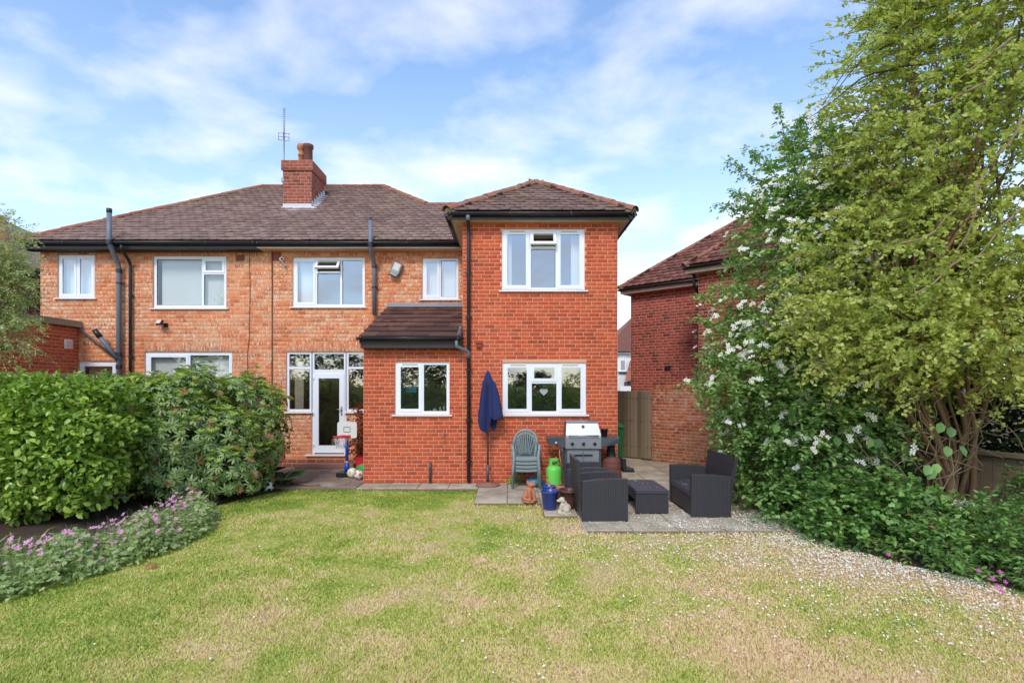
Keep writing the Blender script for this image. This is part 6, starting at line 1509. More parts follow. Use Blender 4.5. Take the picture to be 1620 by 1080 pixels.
sC = P[(q[:, 2] > .3) & (r > .85)]; sC = sC[RNG.choice(len(sC), 170, replace=False)] if len(sC) > 170 else sC; sD = unit(RNG.normal(0, .45, sC.shape) + np.array([0, -.2, 1.0])); sL = RNG.uniform(.08, .26, len(sC))
sP, sT, sN = sprays(sC, sD, sL, 7, .1, .8, .01); P, T, N = np.concatenate([P, sP]), np.concatenate([T, sT]), np.concatenate([N, sN]); sl_ = RNG.uniform(.06, .11, len(sP)); Ls, Ws = np.concatenate([Ls, sl_]), np.concatenate([Ws, sl_ * .6])
twigs(hd, sC, sD, sL, .006, .1)
a, b = split(P, T, N, Ls, Ws, 300)
singles('leaf', 'oval', *a, 'leaf_laurel', hd); scatter('foliage', 'oval', *b, 'leaf_laurel', hd)
limbs(hd, 'stem', 'bark_dark', [(wobble((-7.8 + .30 * i + random.uniform(-.1, .1), 8.2 + random.uniform(-.2, .25), -.05), (-7.9 + .30 * i, 8.25, 1.7), 6, .05), .04, .012) for i in range(6)])

# --- rhododendron
rd_ = thing('rhododendron', 'rounded dark rhododendron with pale new shoots and spent brown blooms, before the left house', 'shrub')
n = 4200
E = [(-5.75, 9.5, 1.0, 1.15, .95, 1.18), (-5.15, 10.55, 1.10, .78, .85, 1.12), (-6.1, 9.9, 1.2, .9, .8, .98), (-5.35, 9.7, .6, 1.0, .8, .7), (-6.55, 9.45, 1.15, .7, .7, 1.05)]
C, O = in_ellipsoids(E, n, .78, 1.0)
keep = (C[:, 2] > .12) & (C[:, 0] < -4.42); C, O = C[keep], O[keep]
top = (O[:, 2] > .12) & (RNG.uniform(0, 1, len(C)) < .92) | (RNG.uniform(0, 1, len(C)) < .13)
def whorl(C, O, K, Ln, Wd, rise):
    n = len(C); a = np.linspace(0, 2 * np.pi, K, endpoint=False)[None] + RNG.uniform(0, 6, (n, 1)) + RNG.normal(0, .12, (n, K))
    ax = unit(O + UP * .35 + RNG.normal(0, .25, O.shape)); e1 = unit(np.cross(ax, np.array([.3, .9, .2]))); e2 = np.cross(ax, e1)
    rad = e1[:, None] * np.cos(a)[..., None] + e2[:, None] * np.sin(a)[..., None]
    T = rad + ax[:, None] * rise + RNG.normal(0, .12, (n, K, 3)); N = ax[:, None] - rad * rise + RNG.normal(0, .1, (n, K, 3))
    P = np.repeat(C[:, None], K, 1) + rad * .008
    return P.reshape(-1, 3), T.reshape(-1, 3), N.reshape(-1, 3), np.repeat(RNG.uniform(*Ln, n), K) * RNG.uniform(.8, 1.1, n * K), np.repeat(RNG.uniform(*Wd, n), K)
old = whorl(C, O, 8, (.085, .14), (.034, .046), -.2); new = whorl(C[top] + O[top] * .05 + UP * .03, O[top] * .4 + UP, 8, (.06, .105), (.026, .036), .7)
a, b = split(*old, 240); singles('leaf', 'oval', *a, 'leaf_rhodo', rd_); scatter('foliage', 'oval', *b, 'leaf_rhodo', rd_)
scatter('new_shoots', 'oval', *new, 'leaf_rhodo_new', rd_)
bi = RNG.choice(len(C), 300, replace=False); bi = bi[(O[bi, 1] < .4)]
bl = whorl(C[bi] + O[bi] * .09 + UP * .04, O[bi] + UP, 14, (.05, .09), (.012, .02), .5); scatter('spent_blooms', 'diamond', *bl, 'bloom_brown', rd_)
pi_ = bi[:5]; pl_ = whorl(C[pi_] + O[pi_] * .08, O[pi_], 12, (.035, .05), (.025, .03), .6); scatter('lilac_blooms', 'oval', *pl_, 'pink', rd_)
limbs(rd_, 'stem', 'bark_dark', [(wobble((-5.6 + random.uniform(-.5, .5), 9.8 + random.uniform(-.6, .6), -.05), (e[0] + random.uniform(-.5, .5), e[1] + random.uniform(-.5, .3), e[2] + .5), 6, .1), .04, .012) for e in E * 3])

# --- geranium border with pink flowers
gr = thing('geranium_border', 'low border of grey green geraniums with small pink flowers in front of the hedge', 'flowers')
line = np.array([(-5.9, 4.9), (-5.35, 5.5), (-5.0, 6.1), (-4.75, 6.7), (-4.72, 7.3), (-4.85, 7.9), (-5.0, 8.45)])
def along(n, w):
    t = RNG.uniform(0, len(line) - 1.001, n); i = t.astype(int); f = (t - i)[:, None]; c = line[i] * (1 - f) + line[i + 1] * f
    w_ = np.interp(t, [0, 2, 4, 6], w); r = np.sqrt(RNG.uniform(0, 1, n)); a = RNG.uniform(0, 2 * np.pi, n)
    return c + np.stack([np.cos(a) * r * w_, np.sin(a) * r * w_], 1), r
n = 15000
xy, r = along(n, [.80, .68, .60, .38]); hz = (.29 * np.sqrt(np.maximum(0, 1 - r ** 2)) + .05) * (.85 + .3 * np.sin(xy[:, 0] * 7 + xy[:, 1] * 5) + .2 * np.sin(xy[:, 0] * 17) * np.sin(xy[:, 1] * 15))
P = np.column_stack([xy, LZ + hz * RNG.uniform(.35, 1, n)]); T = rand_dir(n); T[:, 2] *= .4; N = UP + RNG.normal(0, .7, (n, 3))
scatter('foliage', 'lobed', P, T, N, RNG.uniform(.03, .075, n), RNG.uniform(.03, .065, n), 'leaf_geranium', gr)
n = 1500; xy, r = along(n, [.7, .6, .5, .3]); P = np.column_stack([xy, np.full(n, LZ)]); T = UP + RNG.normal(0, .35, (n, 3)); scatter('stems', 'prism', P, T, rand_dir(n), RNG.uniform(.2, .42, n), .004, 'leaf_geranium', gr)
me_f = None
def flower_mesh(name, petals, r, mat, cup=.25, ctr=True):
    m = MB().mat(mat)
    for i in range(petals):
        a = 2 * math.pi * i / petals; w = math.pi / petals * .92
        f = lambda rr, b, z: (rr * math.cos(a + b), rr * math.sin(a + b), z)
        m.poly([(0, 0, 0), f(r * .6, -w * .8, r * cup * .6), f(r, -w * .45, r * cup), f(r * 1.02, w * .45, r * cup), f(r * .6, w * .8, r * cup * .6)])
    if ctr: m.mat('stamen'); m.lathe([(r * .16, 0), (r * .1, r * .22), (.0001, r * .24)], 6)
    me = bpy.data.meshes.new(name); me.from_pydata(m.v, [], m.f)
    for k in m.mats: me.materials.append(M[k])
    me.polygons.foreach_set('material_index', m.mi); return me
def place(name, me, p, nrm, s, parent):
    o = bpy.data.objects.new(name, me); COL.objects.link(o); o.parent = parent
    o.matrix_local = Matrix.Translation(p) @ Vector(nrm).to_track_quat('Z', 'Y').to_matrix().to_4x4() @ Matrix.Rotation(random.uniform(0, 6), 4, 'Z') @ Matrix.Scale(s, 4)
fm = flower_mesh('flower', 5, .024, 'pink', .3)
n = 285; xy, r = along(n, [.62, .5, .48, .3])
for i in range(n):
    h = LZ + .29 * math.sqrt(max(0, 1 - r[i] ** 2)) + random.uniform(.03, .16)
    place('flower', fm, (xy[i, 0], xy[i, 1], h), (random.uniform(-.5, .5), random.uniform(-1.0, .1), .9), random.uniform(.8, 1.4), gr)
n = 60
sl = thing('strap_leaf_plant', 'clump of pale arching strap leaves at the left edge by the geraniums', 'plant')
m = MB()
for i in range(n):
    b0 = Vector((-5.75 + random.uniform(-.25, .2), 6.05 + random.uniform(-.3, .3), LZ)); a = random.uniform(0, 6.28); L = random.uniform(.45, .8); dr = Vector((math.cos(a), math.sin(a), 0))
    sd_ = dr.cross(Vector((0, 0, 1))) * .009; rows = []
    for k in range(6):
        t_ = k / 5; c = b0 + dr * (L * .75 * t_) + Vector((0, 0, L * (1.1 * t_ - .75 * t_ ** 2.2))); w_ = (1 - t_ ** 3)
        rows.append([c - sd_ * w_, c + sd_ * w_])
    m.sheet(rows)
m.build('foliage', 'leaf_strap', sl)

# --- fern and small plants
def fern(name, label, base, nf, L, mat='leaf_fern', cat='fern', lean=(0, 0)):
    t = thing(name, label, cat, base); P_, T_, N_, S_ = [], [], [], []; m = MB()
    for i in range(nf):
        a = 2 * math.pi * i / nf + random.uniform(-.3, .3); l = L * random.uniform(.75, 1.1); dr = Vector((math.cos(a) + lean[0], math.sin(a) + lean[1], 0)).normalized()
        pts = [dr * (l * .8 * s) + Vector((0, 0, l * (.9 * s - .62 * s * s))) for s in [k / 8 for k in range(9)]]
        m.tube(pts, [.005 - .0004 * k for k in range(9)], 4)
        sd_ = dr.cross(Vector((0, 0, 1)))
        for k in range(26):
            s = .12 + .86 * k / 25; c = dr * (l * .8 * s) + Vector((0, 0, l * (.9 * s - .62 * s * s))); ln = .13 * l / .6 * math.sin(math.pi * (.15 + .85 * s)) + .015
            for q_ in (-1, 1): P_.append(c); T_.append(sd_ * q_ + dr * .35 + Vector((0, 0, -.15))); N_.append((0, 0, 1)); S_.append(ln)
    m.build('frond_stems', mat, t); S_ = np.array(S_); scatter('fronds', 'diamond', np.array([list(p) for p in P_]), np.array([list(p) for p in T_]), np.array(N_, float), S_, S_ * .26, mat, t, stuff=False)
fern('fern', 'feathery green fern spilling onto the paving behind the football', (-4.55, 10.75, .0), 13, .75)
def tuft(name, label, base, n, rad, h, mat, L, cat='plant', kind='oval', group=None):
    t = thing(name, label, cat, base, 0, group); P = RNG.normal(0, rad * .5, (n, 3)); P[:, 2] = RNG.uniform(.02, h, n) * np.exp(-(P[:, 0] ** 2 + P[:, 1] ** 2) / (2 * rad * rad))
    T = unit(P * np.array([1, 1, .3]) + RNG.normal(0, .08, (n, 3))); N = UP + RNG.normal(0, .4, (n, 3)); ls = RNG.uniform(.7, 1.2, n) * L
    scatter('foliage', kind, P, T, N, ls, ls * .5, mat, t, stuff=False)
    m = MB()
    for i in range(6): m.tube([(0, 0, 0), (random.uniform(-.5, .5) * rad, random.uniform(-.5, .5) * rad, h * .8)], .004, 4)
    m.build('stems', mat, t)
tuft('weed', 'leafy green weed growing under the stacked chairs', (.21, 10.86, 0), 110, .11, .34, 'leaf_ivy', .05)
tuft('weed', 'pale green weed at the wall left of the stacked chairs', (.02, 10.90, 0), 60, .07, .13, 'leaf_rhodo_new', .045)
# --- red maple in the corner
mp_ = thing('japanese_maple', 'small rust red maple in the corner beside the garden door', 'shrub', (0, 0, 0))
C, O = in_ellipsoids([(-3.38, 12.75, .95, .34, .3, .55), (-3.3, 12.8, .5, .3, .28, .4), (-3.4, 12.8, 1.35, .2, .2, .3)], 260, .2, 1)
keep = C[:, 0] < XLT - .04; C, O = C[keep], O[keep]
P, T, N = sprays(C, unit(O + np.array([0, 0, -.25])), .16, 12, .5, .8); k_ = P[:, 0] < XLT - .02; P, T, N = P[k_], T[k_], N[k_]
scatter('crown', 'lobed', P, T, N, .055, .045, 'leaf_maple', mp_); limbs(mp_, 'trunk', 'bark_dark', [(wobble((-3.34, 12.8, 0), (-3.38 + random.uniform(-.2, .2), 12.75, 1.2), 6, .08), .018, .006) for i in range(5)])

# --- silvery tree at the left edge
ol = thing('silver_leaf_tree', 'small tree with pale silvery narrow leaves at the left edge above the hedge', 'tree')
E = [ell(-55, 480, 8.6, .72, .6, .95), ell(-15, 440, 8.6, .5, .5, .5), ell(-10, 380, 8.6, .35, .4, .35), ell(10, 530, 8.5, .32, .4, .3), ell(-90, 420, 8.6, .9, .7, 1.1)]
C, O = in_ellipsoids(E, 2200, .5, 1.05)
D = unit(O * .8 + np.array([.35, -.1, .25]) + RNG.normal(0, .35, C.shape)); L = RNG.uniform(.14, .34, len(C))
P, T, N = sprays(C, D, L, 16, .35, .55, .012); s_ = RNG.uniform(.035, .06, len(P)); scatter('crown', 'diamond', P, T, N, s_, s_ * .42, 'leaf_olive', ol); twigs(ol, C, D, L, .005, .35)
limbs(ol, 'trunk', 'bark', [(wobble((-8.6, 8.8, 0), (-8.55, 8.7, 2.6), 6, .04), .07, .05)]); limb_mesh(ol, 'limbs', 'bark', [(wobble((-8.55, 8.7, 2.5), Vector(c), 5, .08), .03, .006) for c in C[::30]])

# --- white flowering shrub, right
ws = thing('flowering_shrub', 'tall shrub covered in white flowers between the sofa and the brick house', 'shrub')
E = [ell(1272, 430, 9.0, 1.16, 1.0, 1.35), ell(1275, 590, 9.0, 1.62, 1.1, 1.3), ell(1290, 290, 8.8, .72, .8, .95), ell(1235, 690, 9.5, 1.1, .8, .9), ell(1370, 560, 8.4, 1.2, .8, 1.1), ell(1345, 400, 8.6, 1.0, .9, 1.2), ell(1330, 650, 8.1, 1.0, .7, .9), ell(1215, 600, 9.2, .95, .7, 1.0)]
C, O = in_ellipsoids(E, 6800, .6, 1.03)
# long shoots reaching up and out over the roof
shoots = []
for tgt, frm in (((1140, 248), (1275, 345)), ((1128, 322), (1230, 360)), ((1180, 235), (1285, 330)), ((1225, 165), (1275, 320)), ((1265, 180), (1290, 320)), ((1300, 190), (1310, 330)), ((1155, 300), (1250, 370)), ((1095, 505), (1180, 540)), ((1100, 470), (1190, 500)), ((1125, 455), (1200, 470)), ((1240, 215), (1290, 330)), ((1110, 560), (1180, 590)), ((1330, 210), (1330, 330))):
    Yq = random.uniform(8.5, 9.1); p0, p1 = at(*frm, Yq + .1), at(*tgt, Yq); shoots.append(wobble(p0, p1, 8, .05, .06))
for s in shoots:
    m_ = 34; t_ = RNG.uniform(.15, 1, m_); idx = (t_ * 7.99).astype(int); arr = np.array([list(v) for v in s]); C2 = arr[idx] + (arr[idx + 1] - arr[idx]) * (t_ * 8 - idx)[:, None]
    C = np.concatenate([C, C2]); O = np.concatenate([O, unit(RNG.normal(0, 1, (m_, 3)) + np.array([0, 0, -.2]))])
D = unit(O + np.array([-.15, -.25, .1]) + RNG.normal(0, .4, C.shape)); L = RNG.uniform(.12, .30, len(C)); L[-len(shoots) * 34:] *= .5
P, T, N = sprays(C, D, L, 10, .45, .8, .02); s_ = RNG.uniform(.052, .095, len(P)); s_[-len(shoots) * 340:] *= .75
a, b = split(P, T, N, s_, s_ * .6, 260); singles('leaf', 'oval', *a, 'leaf_shrub', ws); scatter('crown', 'oval', *b, 'leaf_shrub', ws)
twigs(ws, C, D, L, .006, .45)
limbs(ws, 'long_shoot', 'twig', [(s, .012, .003) for s in shoots], 5)
base = Vector((5.1, 9.3, 0)); limbs(ws, 'stem', 'bark', [(wobble(base + Vector((random.uniform(-.4, .4), random.uniform(-.3, .3), 0)), Vector(e[:3]) + Vector((random.uniform(-.5, .5), 0, random.uniform(-.4, .4))), 7, .07), .045, .015) for e in E for _ in range(2)])
limb_mesh(ws, 'limbs', 'twig', [(wobble(base + Vector((0, 0, random.uniform(.8, 2.5))), Vector(c), 6, .08), .02, .004) for c in C[:6800:60]])
fw = flower_mesh('flower_head', 4, .036, 'petal', .15)
def cluster_mesh(k):
    m = MB().mat('petal'); rg = random.Random(k); o0 = m.p((0, 0, -.05))
    for q in range(rg.randint(4, 7)):
        c = Vector((rg.uniform(-.05, .05), rg.uniform(-.05, .05), rg.uniform(-.015, .03))); tl = Vector((rg.uniform(-.5, .5), rg.uniform(-.5, .5), 1)).normalized(); e1 = tl.orthogonal().normalized(); e2 = tl.cross(e1); a0 = rg.uniform(0, 6)
        m.mat('petal'); ci = m.p(c)
        for i in range(4):
            a = a0 + i * math.pi / 2; f = lambda rr, b, z: c + (e1 * math.cos(a + b) + e2 * math.sin(a + b)) * rr + tl * z
            m.face([ci] + [m.p(v_) for v_ in (f(.018, -.55, .006), f(.031, -.3, .009), f(.033, .3, .009), f(.018, .55, .006))])
        m.mat('stamen'); s0 = [m.p(v_) for v_ in (c + e1 * .006 + tl * .006, c + e2 * .006 + tl * .006, c - e1 * .006 + tl * .006, c - e2 * .006 + tl * .006)]; m.face(s0); m.face((o0, ci, s0[0]))
    me = bpy.data.meshes.new('flower_cluster'); me.from_pydata(m.v, [], m.f)
    for k_ in m.mats: me.materials.append(M[k_])
    me.polygons.foreach_set('material_index', m.mi); return me
cms = [cluster_mesh(k) for k in range(6)]
front = [i for i in range(6800) if O[i, 1] < .1 and C[i, 2] > .9]
rg_ = np.random.default_rng(4); w_ = np.array([1.0 if (C[i, 2] > 2.1) else .45 for i in front]); w_ *= np.array([1.4 if C[i, 0] < 4.9 else 1.0 for i in front])
pick = rg_.choice(front, 640, replace=False, p=w_ / w_.sum()); pick = pick[np.argsort(C[pick, 1])]
rv, rf2, rm2 = [], [], []
for i in pick[300:]:
    me_ = cms[i % 6]; mt_ = Matrix.Translation(C[i] + D[i] * .30 + np.array([0, -.08, .05])) @ Vector((D[i][0], D[i][1] - .5, .6)).to_track_quat('Z', 'Y').to_matrix().to_4x4() @ Matrix.Scale(random.uniform(.6, 1.1), 4); o0 = len(rv)
    rv += [tuple(mt_ @ v.co) for v in me_.vertices]; rf2 += [tuple(o0 + k for k in p_.vertices) for p_ in me_.polygons]; rm2 += [p_.material_index for p_ in me_.polygons]
me_ = bpy.data.meshes.new('small_flowers'); me_.from_pydata(rv, [], rf2); me_.materials.append(M['petal']); me_.materials.append(M['stamen']); me_.polygons.foreach_set('material_index', rm2); link('small_flowers', me_, None, ws, kind='stuff')
for i in pick[:300]:
    p = C[i] + D[i] * .30 + np.array([0, -.10, .06]); place('flower_cluster', cms[i % 6], p, (D[i][0] + random.uniform(-.3, .3), D[i][1] - .5, .6), random.uniform(.75, 1.25), ws)

# --- hawthorn-like tree over the right corner
hw = thing('hawthorn_tree', 'many-stemmed tree with tiny yellow green leaves filling the upper right corner', 'tree')
E = [ell(1590, 250, 7.5, 2.1, 1.5, 2.2), ell(1550, 70, 7.4, 1.4, 1.3, 1.5), ell(1455, 430, 7.3, 1.25, 1.1, 1.05), ell(1590, 500, 7.2, 1.4, 1.2, .85), ell(1640, -20, 7.5, 1.7, 1.5, 1.6), ell(1435, 290, 7.7, .8, .9, .85), ell(1345, 500, 7.5, .75, .7, .6), ell(1480, 540, 6.9, 1.2, .8, .55)]
C, O = in_ellipsoids(E, 4400, .55, 1.04)
# open the crown a little so that sky shows between the layers
gap = np.sin(C[:, 0] * 2.9 + 1) * np.sin(C[:, 2] * 3.7 + C[:, 0]) * np.sin(C[:, 1] * 2.3 + 2); keep = (gap < .38) & (C[:, 0] < 9.6) & (C[:, 2] > 1.9 + .15 * np.sin(C[:, 0] * 5))
C, O = C[keep], O[keep]
D = unit(O * .55 + np.array([-.75, -.15, -.02]) + RNG.normal(0, .38, C.shape) * np.array([1, 1, .55])); L = RNG.uniform(.22, .5, len(C))
L = RNG.uniform(.35, .8, len(C)); P, T, N = rosettes(C, D, L, 10, 5, .28); s_ = RNG.uniform(.02, .062, len(P))
scatter('crown', 'oval', P, T, N, s_, s_ * .8, 'leaf_haw', hw); twigs(hw, C, D, L * 1.05, .011, .28)
arch = []
for tgt, frm in (((1300, 168), (1455, 20)), ((1310, 160), (1430, 60)), ((1275, 190), (1420, 110)), ((1335, 60), (1440, -20)), ((1350, 30), (1470, 20)), ((1330, 100), (1430, 40)), ((1370, 60), (1480, 10)), ((1370, 130), (1480, 70)), ((1350, 150), (1470, 100))):
    Yq = random.uniform(7.0, 7.6); arch.append(wobble(at(*frm, Yq), at(*tgt, Yq), 8, .03, .08))
limbs(hw, 'arching_shoot', 'bark_dark', [(a_, .014, .004) for a_ in arch])
C2, O2 = [], []
for a_ in arch[3:]:
    arr = np.array([list(v) for v in a_])
    for q in range(46):
        t_ = random.uniform(.25, 1) * 7.99; i_ = int(t_); C2.append(arr[i_] + (arr[i_ + 1] - arr[i_]) * (t_ - i_) + RNG.normal(0, .03, 3)); O2.append(RNG.normal(0, 1, 3))
C2, O2 = np.array(C2), unit(np.array(O2) + np.array([-.4, 0, -.3])); P, T, N = sprays(C2, O2, .12, 6, .4, .9, .02); scatter('shoot_leaves', 'diamond', P, T, N, .034, .026, 'leaf_haw', hw)
base = Vector((6.25, 7.75, 0))
stems = []
for tx, tz, ty, r in ((1375, 550, 7.5, .03), (1395, 565, 7.2, .028), (1415, 530, 7.5, .03), (1460, 545, 7.2, .03), (1485, 540, 7.5, .032), (1435, 575, 7.3, .026), (1385, 560, 7.4, .05), (1405, 540, 7.3, .055), (1425, 560, 7.6, .045), (1450, 520, 7.4, .06), (1470, 560, 7.7, .05), (1440, 470, 7.8, .05), (1500, 500, 7.6, .06), (1365, 600, 7.6, .035), (1530, 520, 7.5, .045)):
    p1 = at(tx, tz, ty); b0 = base + Vector((random.uniform(-.22, .22), random.uniform(-.2, .2), 0)); md = base.lerp(p1, .5) + Vector((.30, 0, -.1))
    stems.append(([b0, b0.lerp(md, .5) + Vector((random.uniform(-.05, .05), 0, .05)), md, md.lerp(p1, .5) + Vector((-.06, 0, 0)), p1, p1 + Vector((random.uniform(-.5, .3), random.uniform(-.2, .2), 1.2))], r * .95, r * .36))
for tx, tz, ty in ((1560, 500, 7.9), (1545, 480, 8.2)): p1 = at(tx, tz, ty); b0 = Vector((6.75, 7.95, 0)); stems.append((wobble(b0, p1, 6, .05), .05, .03))
limbs(hw, 'trunk', 'bark', stems, 8)
limb_mesh(hw, 'limbs', 'bark', [(wobble(stems[i % len(stems)][0][-2], Vector(c), 7, .06, .04), .028, .005) for i, c in enumerate(C[::60])])
limb_mesh(hw, 'dead_twigs', 'twig', [(wobble(base + Vector((random.uniform(-.8, .6), random.uniform(-.5, 0), random.uniform(.7, 2.0))), base + Vector((random.uniform(-2.0, .8), random.uniform(-1.0, -.1), random.uniform(.8, 2.6))), 6, .12), .009, .003) for i in range(26)])
# bare pale branches hanging in front of the crown
pb_ = []
for a_, b_ in (((1618, 185), (1545, 300)), ((1545, 300), (1480, 365)), ((1545, 290), (1528, 390)), ((1480, 365), (1400, 400)), ((1560, 270), (1500, 420)), ((1615, 330), (1520, 430)), ((1520, 410), (1440, 470)), ((1600, 60), (1500, 140)), ((1560, 130), (1430, 190))):
    pb_.append((wobble(at(*a_, 5.9), at(*b_, 5.9), 6, .05), .013, .006))
limbs(hw, 'bare_branch', 'twig', pb_)
cc = np.array([list(v) for p_, *_ in pb_ for v in p_]); cc = np.repeat(cc, 2, 0) + RNG.normal(0, .03, (2 * len(cc), 3)); D2 = unit(rand_dir(len(cc)) + np.array([-.4, -.3, 0])); P, T, N = sprays(cc, D2, .12, 5, .4, .8); scatter('branch_leaves', 'lobed', P, T, N, .042, .036, 'leaf_haw', hw)

# --- shade-tolerant undergrowth beneath the trees
def mound(name, label, E, n, kind, L, W, mat, droop=.4, cut=None, cat='ground cover', K=8, lo=.5, zmin=.0):
    t = thing(name, label, cat); C, O = in_ellipsoids(E, n, lo, 1.03); k = C[:, 2] > zmin
    if cut is not None: k &= cut(C)
    C, O = C[k], O[k]; D = unit(O + np.array([-.1, -.25, .15]) + RNG.normal(0, .4, C.shape)); l = RNG.uniform(.12, .28, len(C)); P, T, N = sprays(C, D, l, K, .45, .8); P[:, 2] = np.maximum(P[:, 2], LZ + .02)
    s_ = RNG.uniform(L * .7, L * 1.2, len(P)); scatter('foliage', kind, P, T, N, s_, s_ * W, mat, t); twigs(t, C, D, l, .005, .45); return t
mound('ivy_mound', 'dark green ivy and bramble mound beside the sofa below the white shrub', [(4.35, 8.9, .5, .62, .7, .75), (4.25, 7.9, .3, .45, .6, .5), (4.9, 8.3, .75, .8, .7, .9), (5.5, 8.6, .55, .7, .6, .6)], 1500, 'lobed', .07, .8, 'leaf_ivy')
mound('bramble_patch', 'broad leaved green undergrowth in front of the many-stemmed trunk', [(4.55, 7.1, .3, .5, .5, .48), (5.15, 7.0, .3, .55, .6, .45), (5.0, 7.9, .45, .6, .5, .55), (5.65, 7.0, .15, .5, .5, .30)], 1300, 'lobed', .075, .8, 'leaf_ivy')
cv = mound('ground_cover', 'low leafy ground cover with orange seed heads at the right lawn edge', [(4.85, 6.35, .12, .42, .4, .3), (5.25, 5.9, .15, .5, .45, .34), (5.6, 6.4, .22, .6, .5, .42), (5.75, 5.4, .15, .6, .5, .38), (6.3, 6.1, .15, .7, .6, .34), (6.75, 6.7, .3, .5, .4, .36), (7.3, 7.2, .5, .45, .4, .45)], 1600, 'oval', .07, .5, 'leaf_ivy', zmin=-.03)
P = np.array([(x, y, z) for x, y, z in [(4.85 + random.uniform(-.3, 1.2), 5.9 + random.uniform(-.4, .6), random.uniform(.3, .5)) for _ in range(16)]]); O_ = np.tile([0, -.4, .9], (16, 1)) * 1.0
b_ = whorl(P, O_, 8, (.025, .04), (.014, .02), .5); scatter('seed_heads', 'oval', *b_, 'bloom_brown', cv, stuff=False)
mg = flower_mesh('flower', 5, .026, 'magenta', .3)
for px, py, Yq in ((1582, 905, 5.35), (1584, 935, 5.2), (1570, 915, 5.3), (1578, 928, 5.25), (1548, 902, 5.45), (1405, 877, 6.1), (1486, 812, 6.6), (1355, 815, 6.9), (1400, 812, 6.8), (1590, 920, 5.3)):
    p = at(px, py, Yq); place('flower', mg, p, (0, -.8, .6), random.uniform(.8, 1.3), cv)
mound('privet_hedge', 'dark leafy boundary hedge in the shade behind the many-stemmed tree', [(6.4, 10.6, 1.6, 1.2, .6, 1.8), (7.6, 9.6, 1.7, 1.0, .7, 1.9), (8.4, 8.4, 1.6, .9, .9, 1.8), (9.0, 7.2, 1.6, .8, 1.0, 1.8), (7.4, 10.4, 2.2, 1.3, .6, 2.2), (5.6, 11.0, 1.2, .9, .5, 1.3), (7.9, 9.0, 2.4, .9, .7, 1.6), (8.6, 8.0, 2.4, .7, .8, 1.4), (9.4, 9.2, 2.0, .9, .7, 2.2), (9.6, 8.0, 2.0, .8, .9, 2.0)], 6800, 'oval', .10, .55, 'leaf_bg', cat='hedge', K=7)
# large round leaves of a seedling dogwood by the trunk
lgp = thing('broad_leaf_sapling', 'sapling with large round green leaves and a white bloom before the trunk', 'plant')
P, T, N = [], [], []
for px, py, Yq in ((1505, 675, 6.9), (1490, 668, 6.9), (1518, 705, 6.8), (1498, 705, 6.8), (1470, 735, 6.7), (1485, 733, 6.7), (1478, 742, 6.7), (1468, 780, 6.6), (1482, 783, 6.6), (1492, 778, 6.6), (1378, 692, 7.2), (1392, 693, 7.2), (1345, 672, 7.4), (1360, 668, 7.4), (1322, 690, 7.5), (1230, 670, 8.0), (1270, 690, 7.9), (1248, 655, 8.0), (1255, 640, 8.0)):
    p = at(px, py, Yq); P.append(list(p)); T.append((random.uniform(-.5, .5), random.uniform(-.5, 0), -.8)); N.append((random.uniform(-.3, .3), -.8, .5))
singles('leaf', 'oval', np.array(P), np.array(T), np.array(N), .15, .125, 'leaf_ivy', lgp)
limb_mesh(lgp, 'stem', 'twig', [(wobble((5.6, 7.0, 0), p, 6, .06), .01, .004) for p in P[::2]])
for px, py in ((1520, 800), (1532, 797), (1512, 795)): place('flower_cluster', cms[1], at(px, py, 6.5), (0, -.9, .4), .9, lgp)

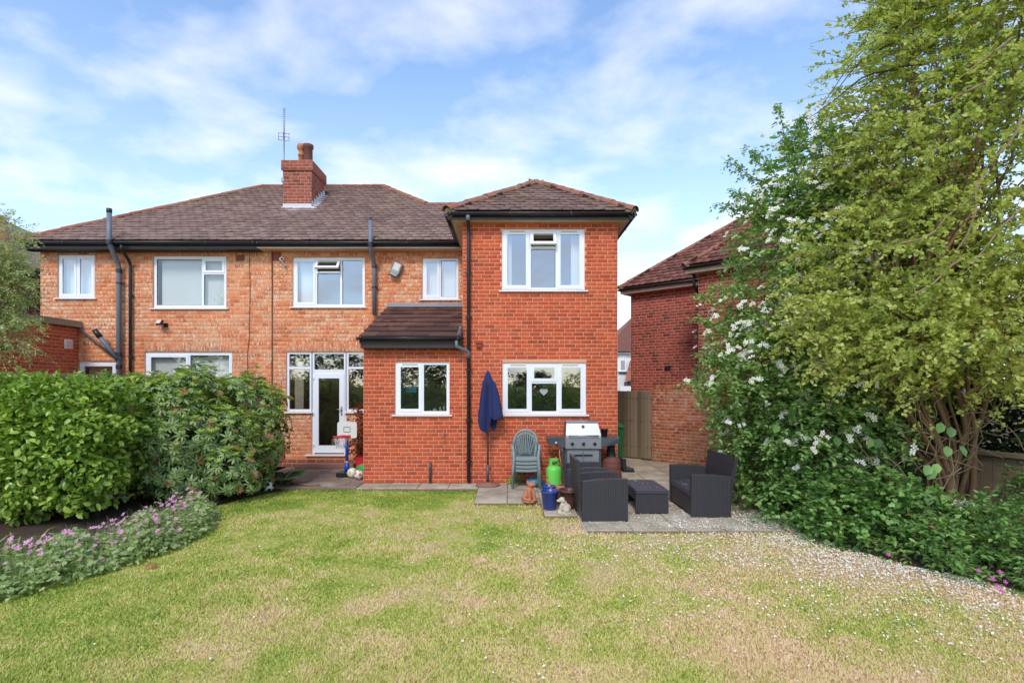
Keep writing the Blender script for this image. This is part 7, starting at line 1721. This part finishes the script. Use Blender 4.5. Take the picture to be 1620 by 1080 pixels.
# ------------------------------------------------------------------ the far end of the garden, mirrored in the windows
bf = thing('wooden_fence', 'dark boundary fence at the far end of the lawn mirrored in the lower windows', 'fence')
for i in range(34):
    MB().box(-26 + i * 1.83, -26 + i * 1.83 + 1.8, -14.05, -14.0, 0, 1.8).build('panel', 'fence', bf)
BG = [(-27, -15.5, 3.4, 6.8), (-21, -16, 3.2, 6.4), (-15.5, -15.5, 3.0, 6.6), (-10.5, -16, 2.6, 5.6), (-6.2, -15.6, 2.2, 4.8), (-2.2, -15.8, 1.8, 3.9), (1.6, -15.4, 1.4, 2.7), (7.0, -15.5, 1.5, 3.3), (11.5, -16, 2.4, 5.4), (17, -16, 3, 6.6)]
lab = ['leftmost', 'second from the left', 'third from the left', 'fourth from the left', 'fifth from the left', 'sixth from the left', 'seventh from the left, lowest', 'third from the right', 'second from the right', 'rightmost']
SHR = [(-12.5, 2.3), (-9.0, 2.0), (-5.8, 2.4), (-3.0, 1.9), (0.4, 1.7), (2.9, 1.9), (4.7, 2.6), (7.8, 2.1)]
for i, (x, h) in enumerate(SHR):
    t = thing('garden_shrub', 'rounded shrub before the far fence, %s' % ['leftmost of the row', 'second from the left', 'third from the left', 'fourth from the left', 'fifth from the left', 'third from the right', 'second from the right', 'rightmost of the row'][i], 'shrub', group='shrubs at the far end of the garden')
    C, O = in_ellipsoids([(x, -12.8, h * .5, 1.5, .8, h * .52)], 300, .5, 1.02); D = unit(O + RNG.normal(0, .4, C.shape)); P, T, N = sprays(C, D, .35, 8, .3, .9, .05)
    scatter('foliage', 'oval', P, T, N, .16, .10, 'leaf_shrub' if i % 3 else 'leaf_haw', t); limbs(t, 'stem', 'bark_dark', [(wobble((x, -12.8, 0), (x + .3, -12.8, h * .7), 5, .05), .05, .02)])
for (x, y, r, h), lb in zip(BG, lab):
    t = thing('garden_tree', 'broad tree beyond the far fence, %s of its row' % lb, 'tree', group='trees at the far end of the garden')
    C, O = in_ellipsoids([(x, y, h * .55, r, r * .8, h * .45), (x + r * .4, y, h * .7, r * .6, r * .6, h * .3)], 420, .5, 1.02); D = unit(O + RNG.normal(0, .4, C.shape)); P, T, N = sprays(C, D, .5, 9, .3, .9, .06)
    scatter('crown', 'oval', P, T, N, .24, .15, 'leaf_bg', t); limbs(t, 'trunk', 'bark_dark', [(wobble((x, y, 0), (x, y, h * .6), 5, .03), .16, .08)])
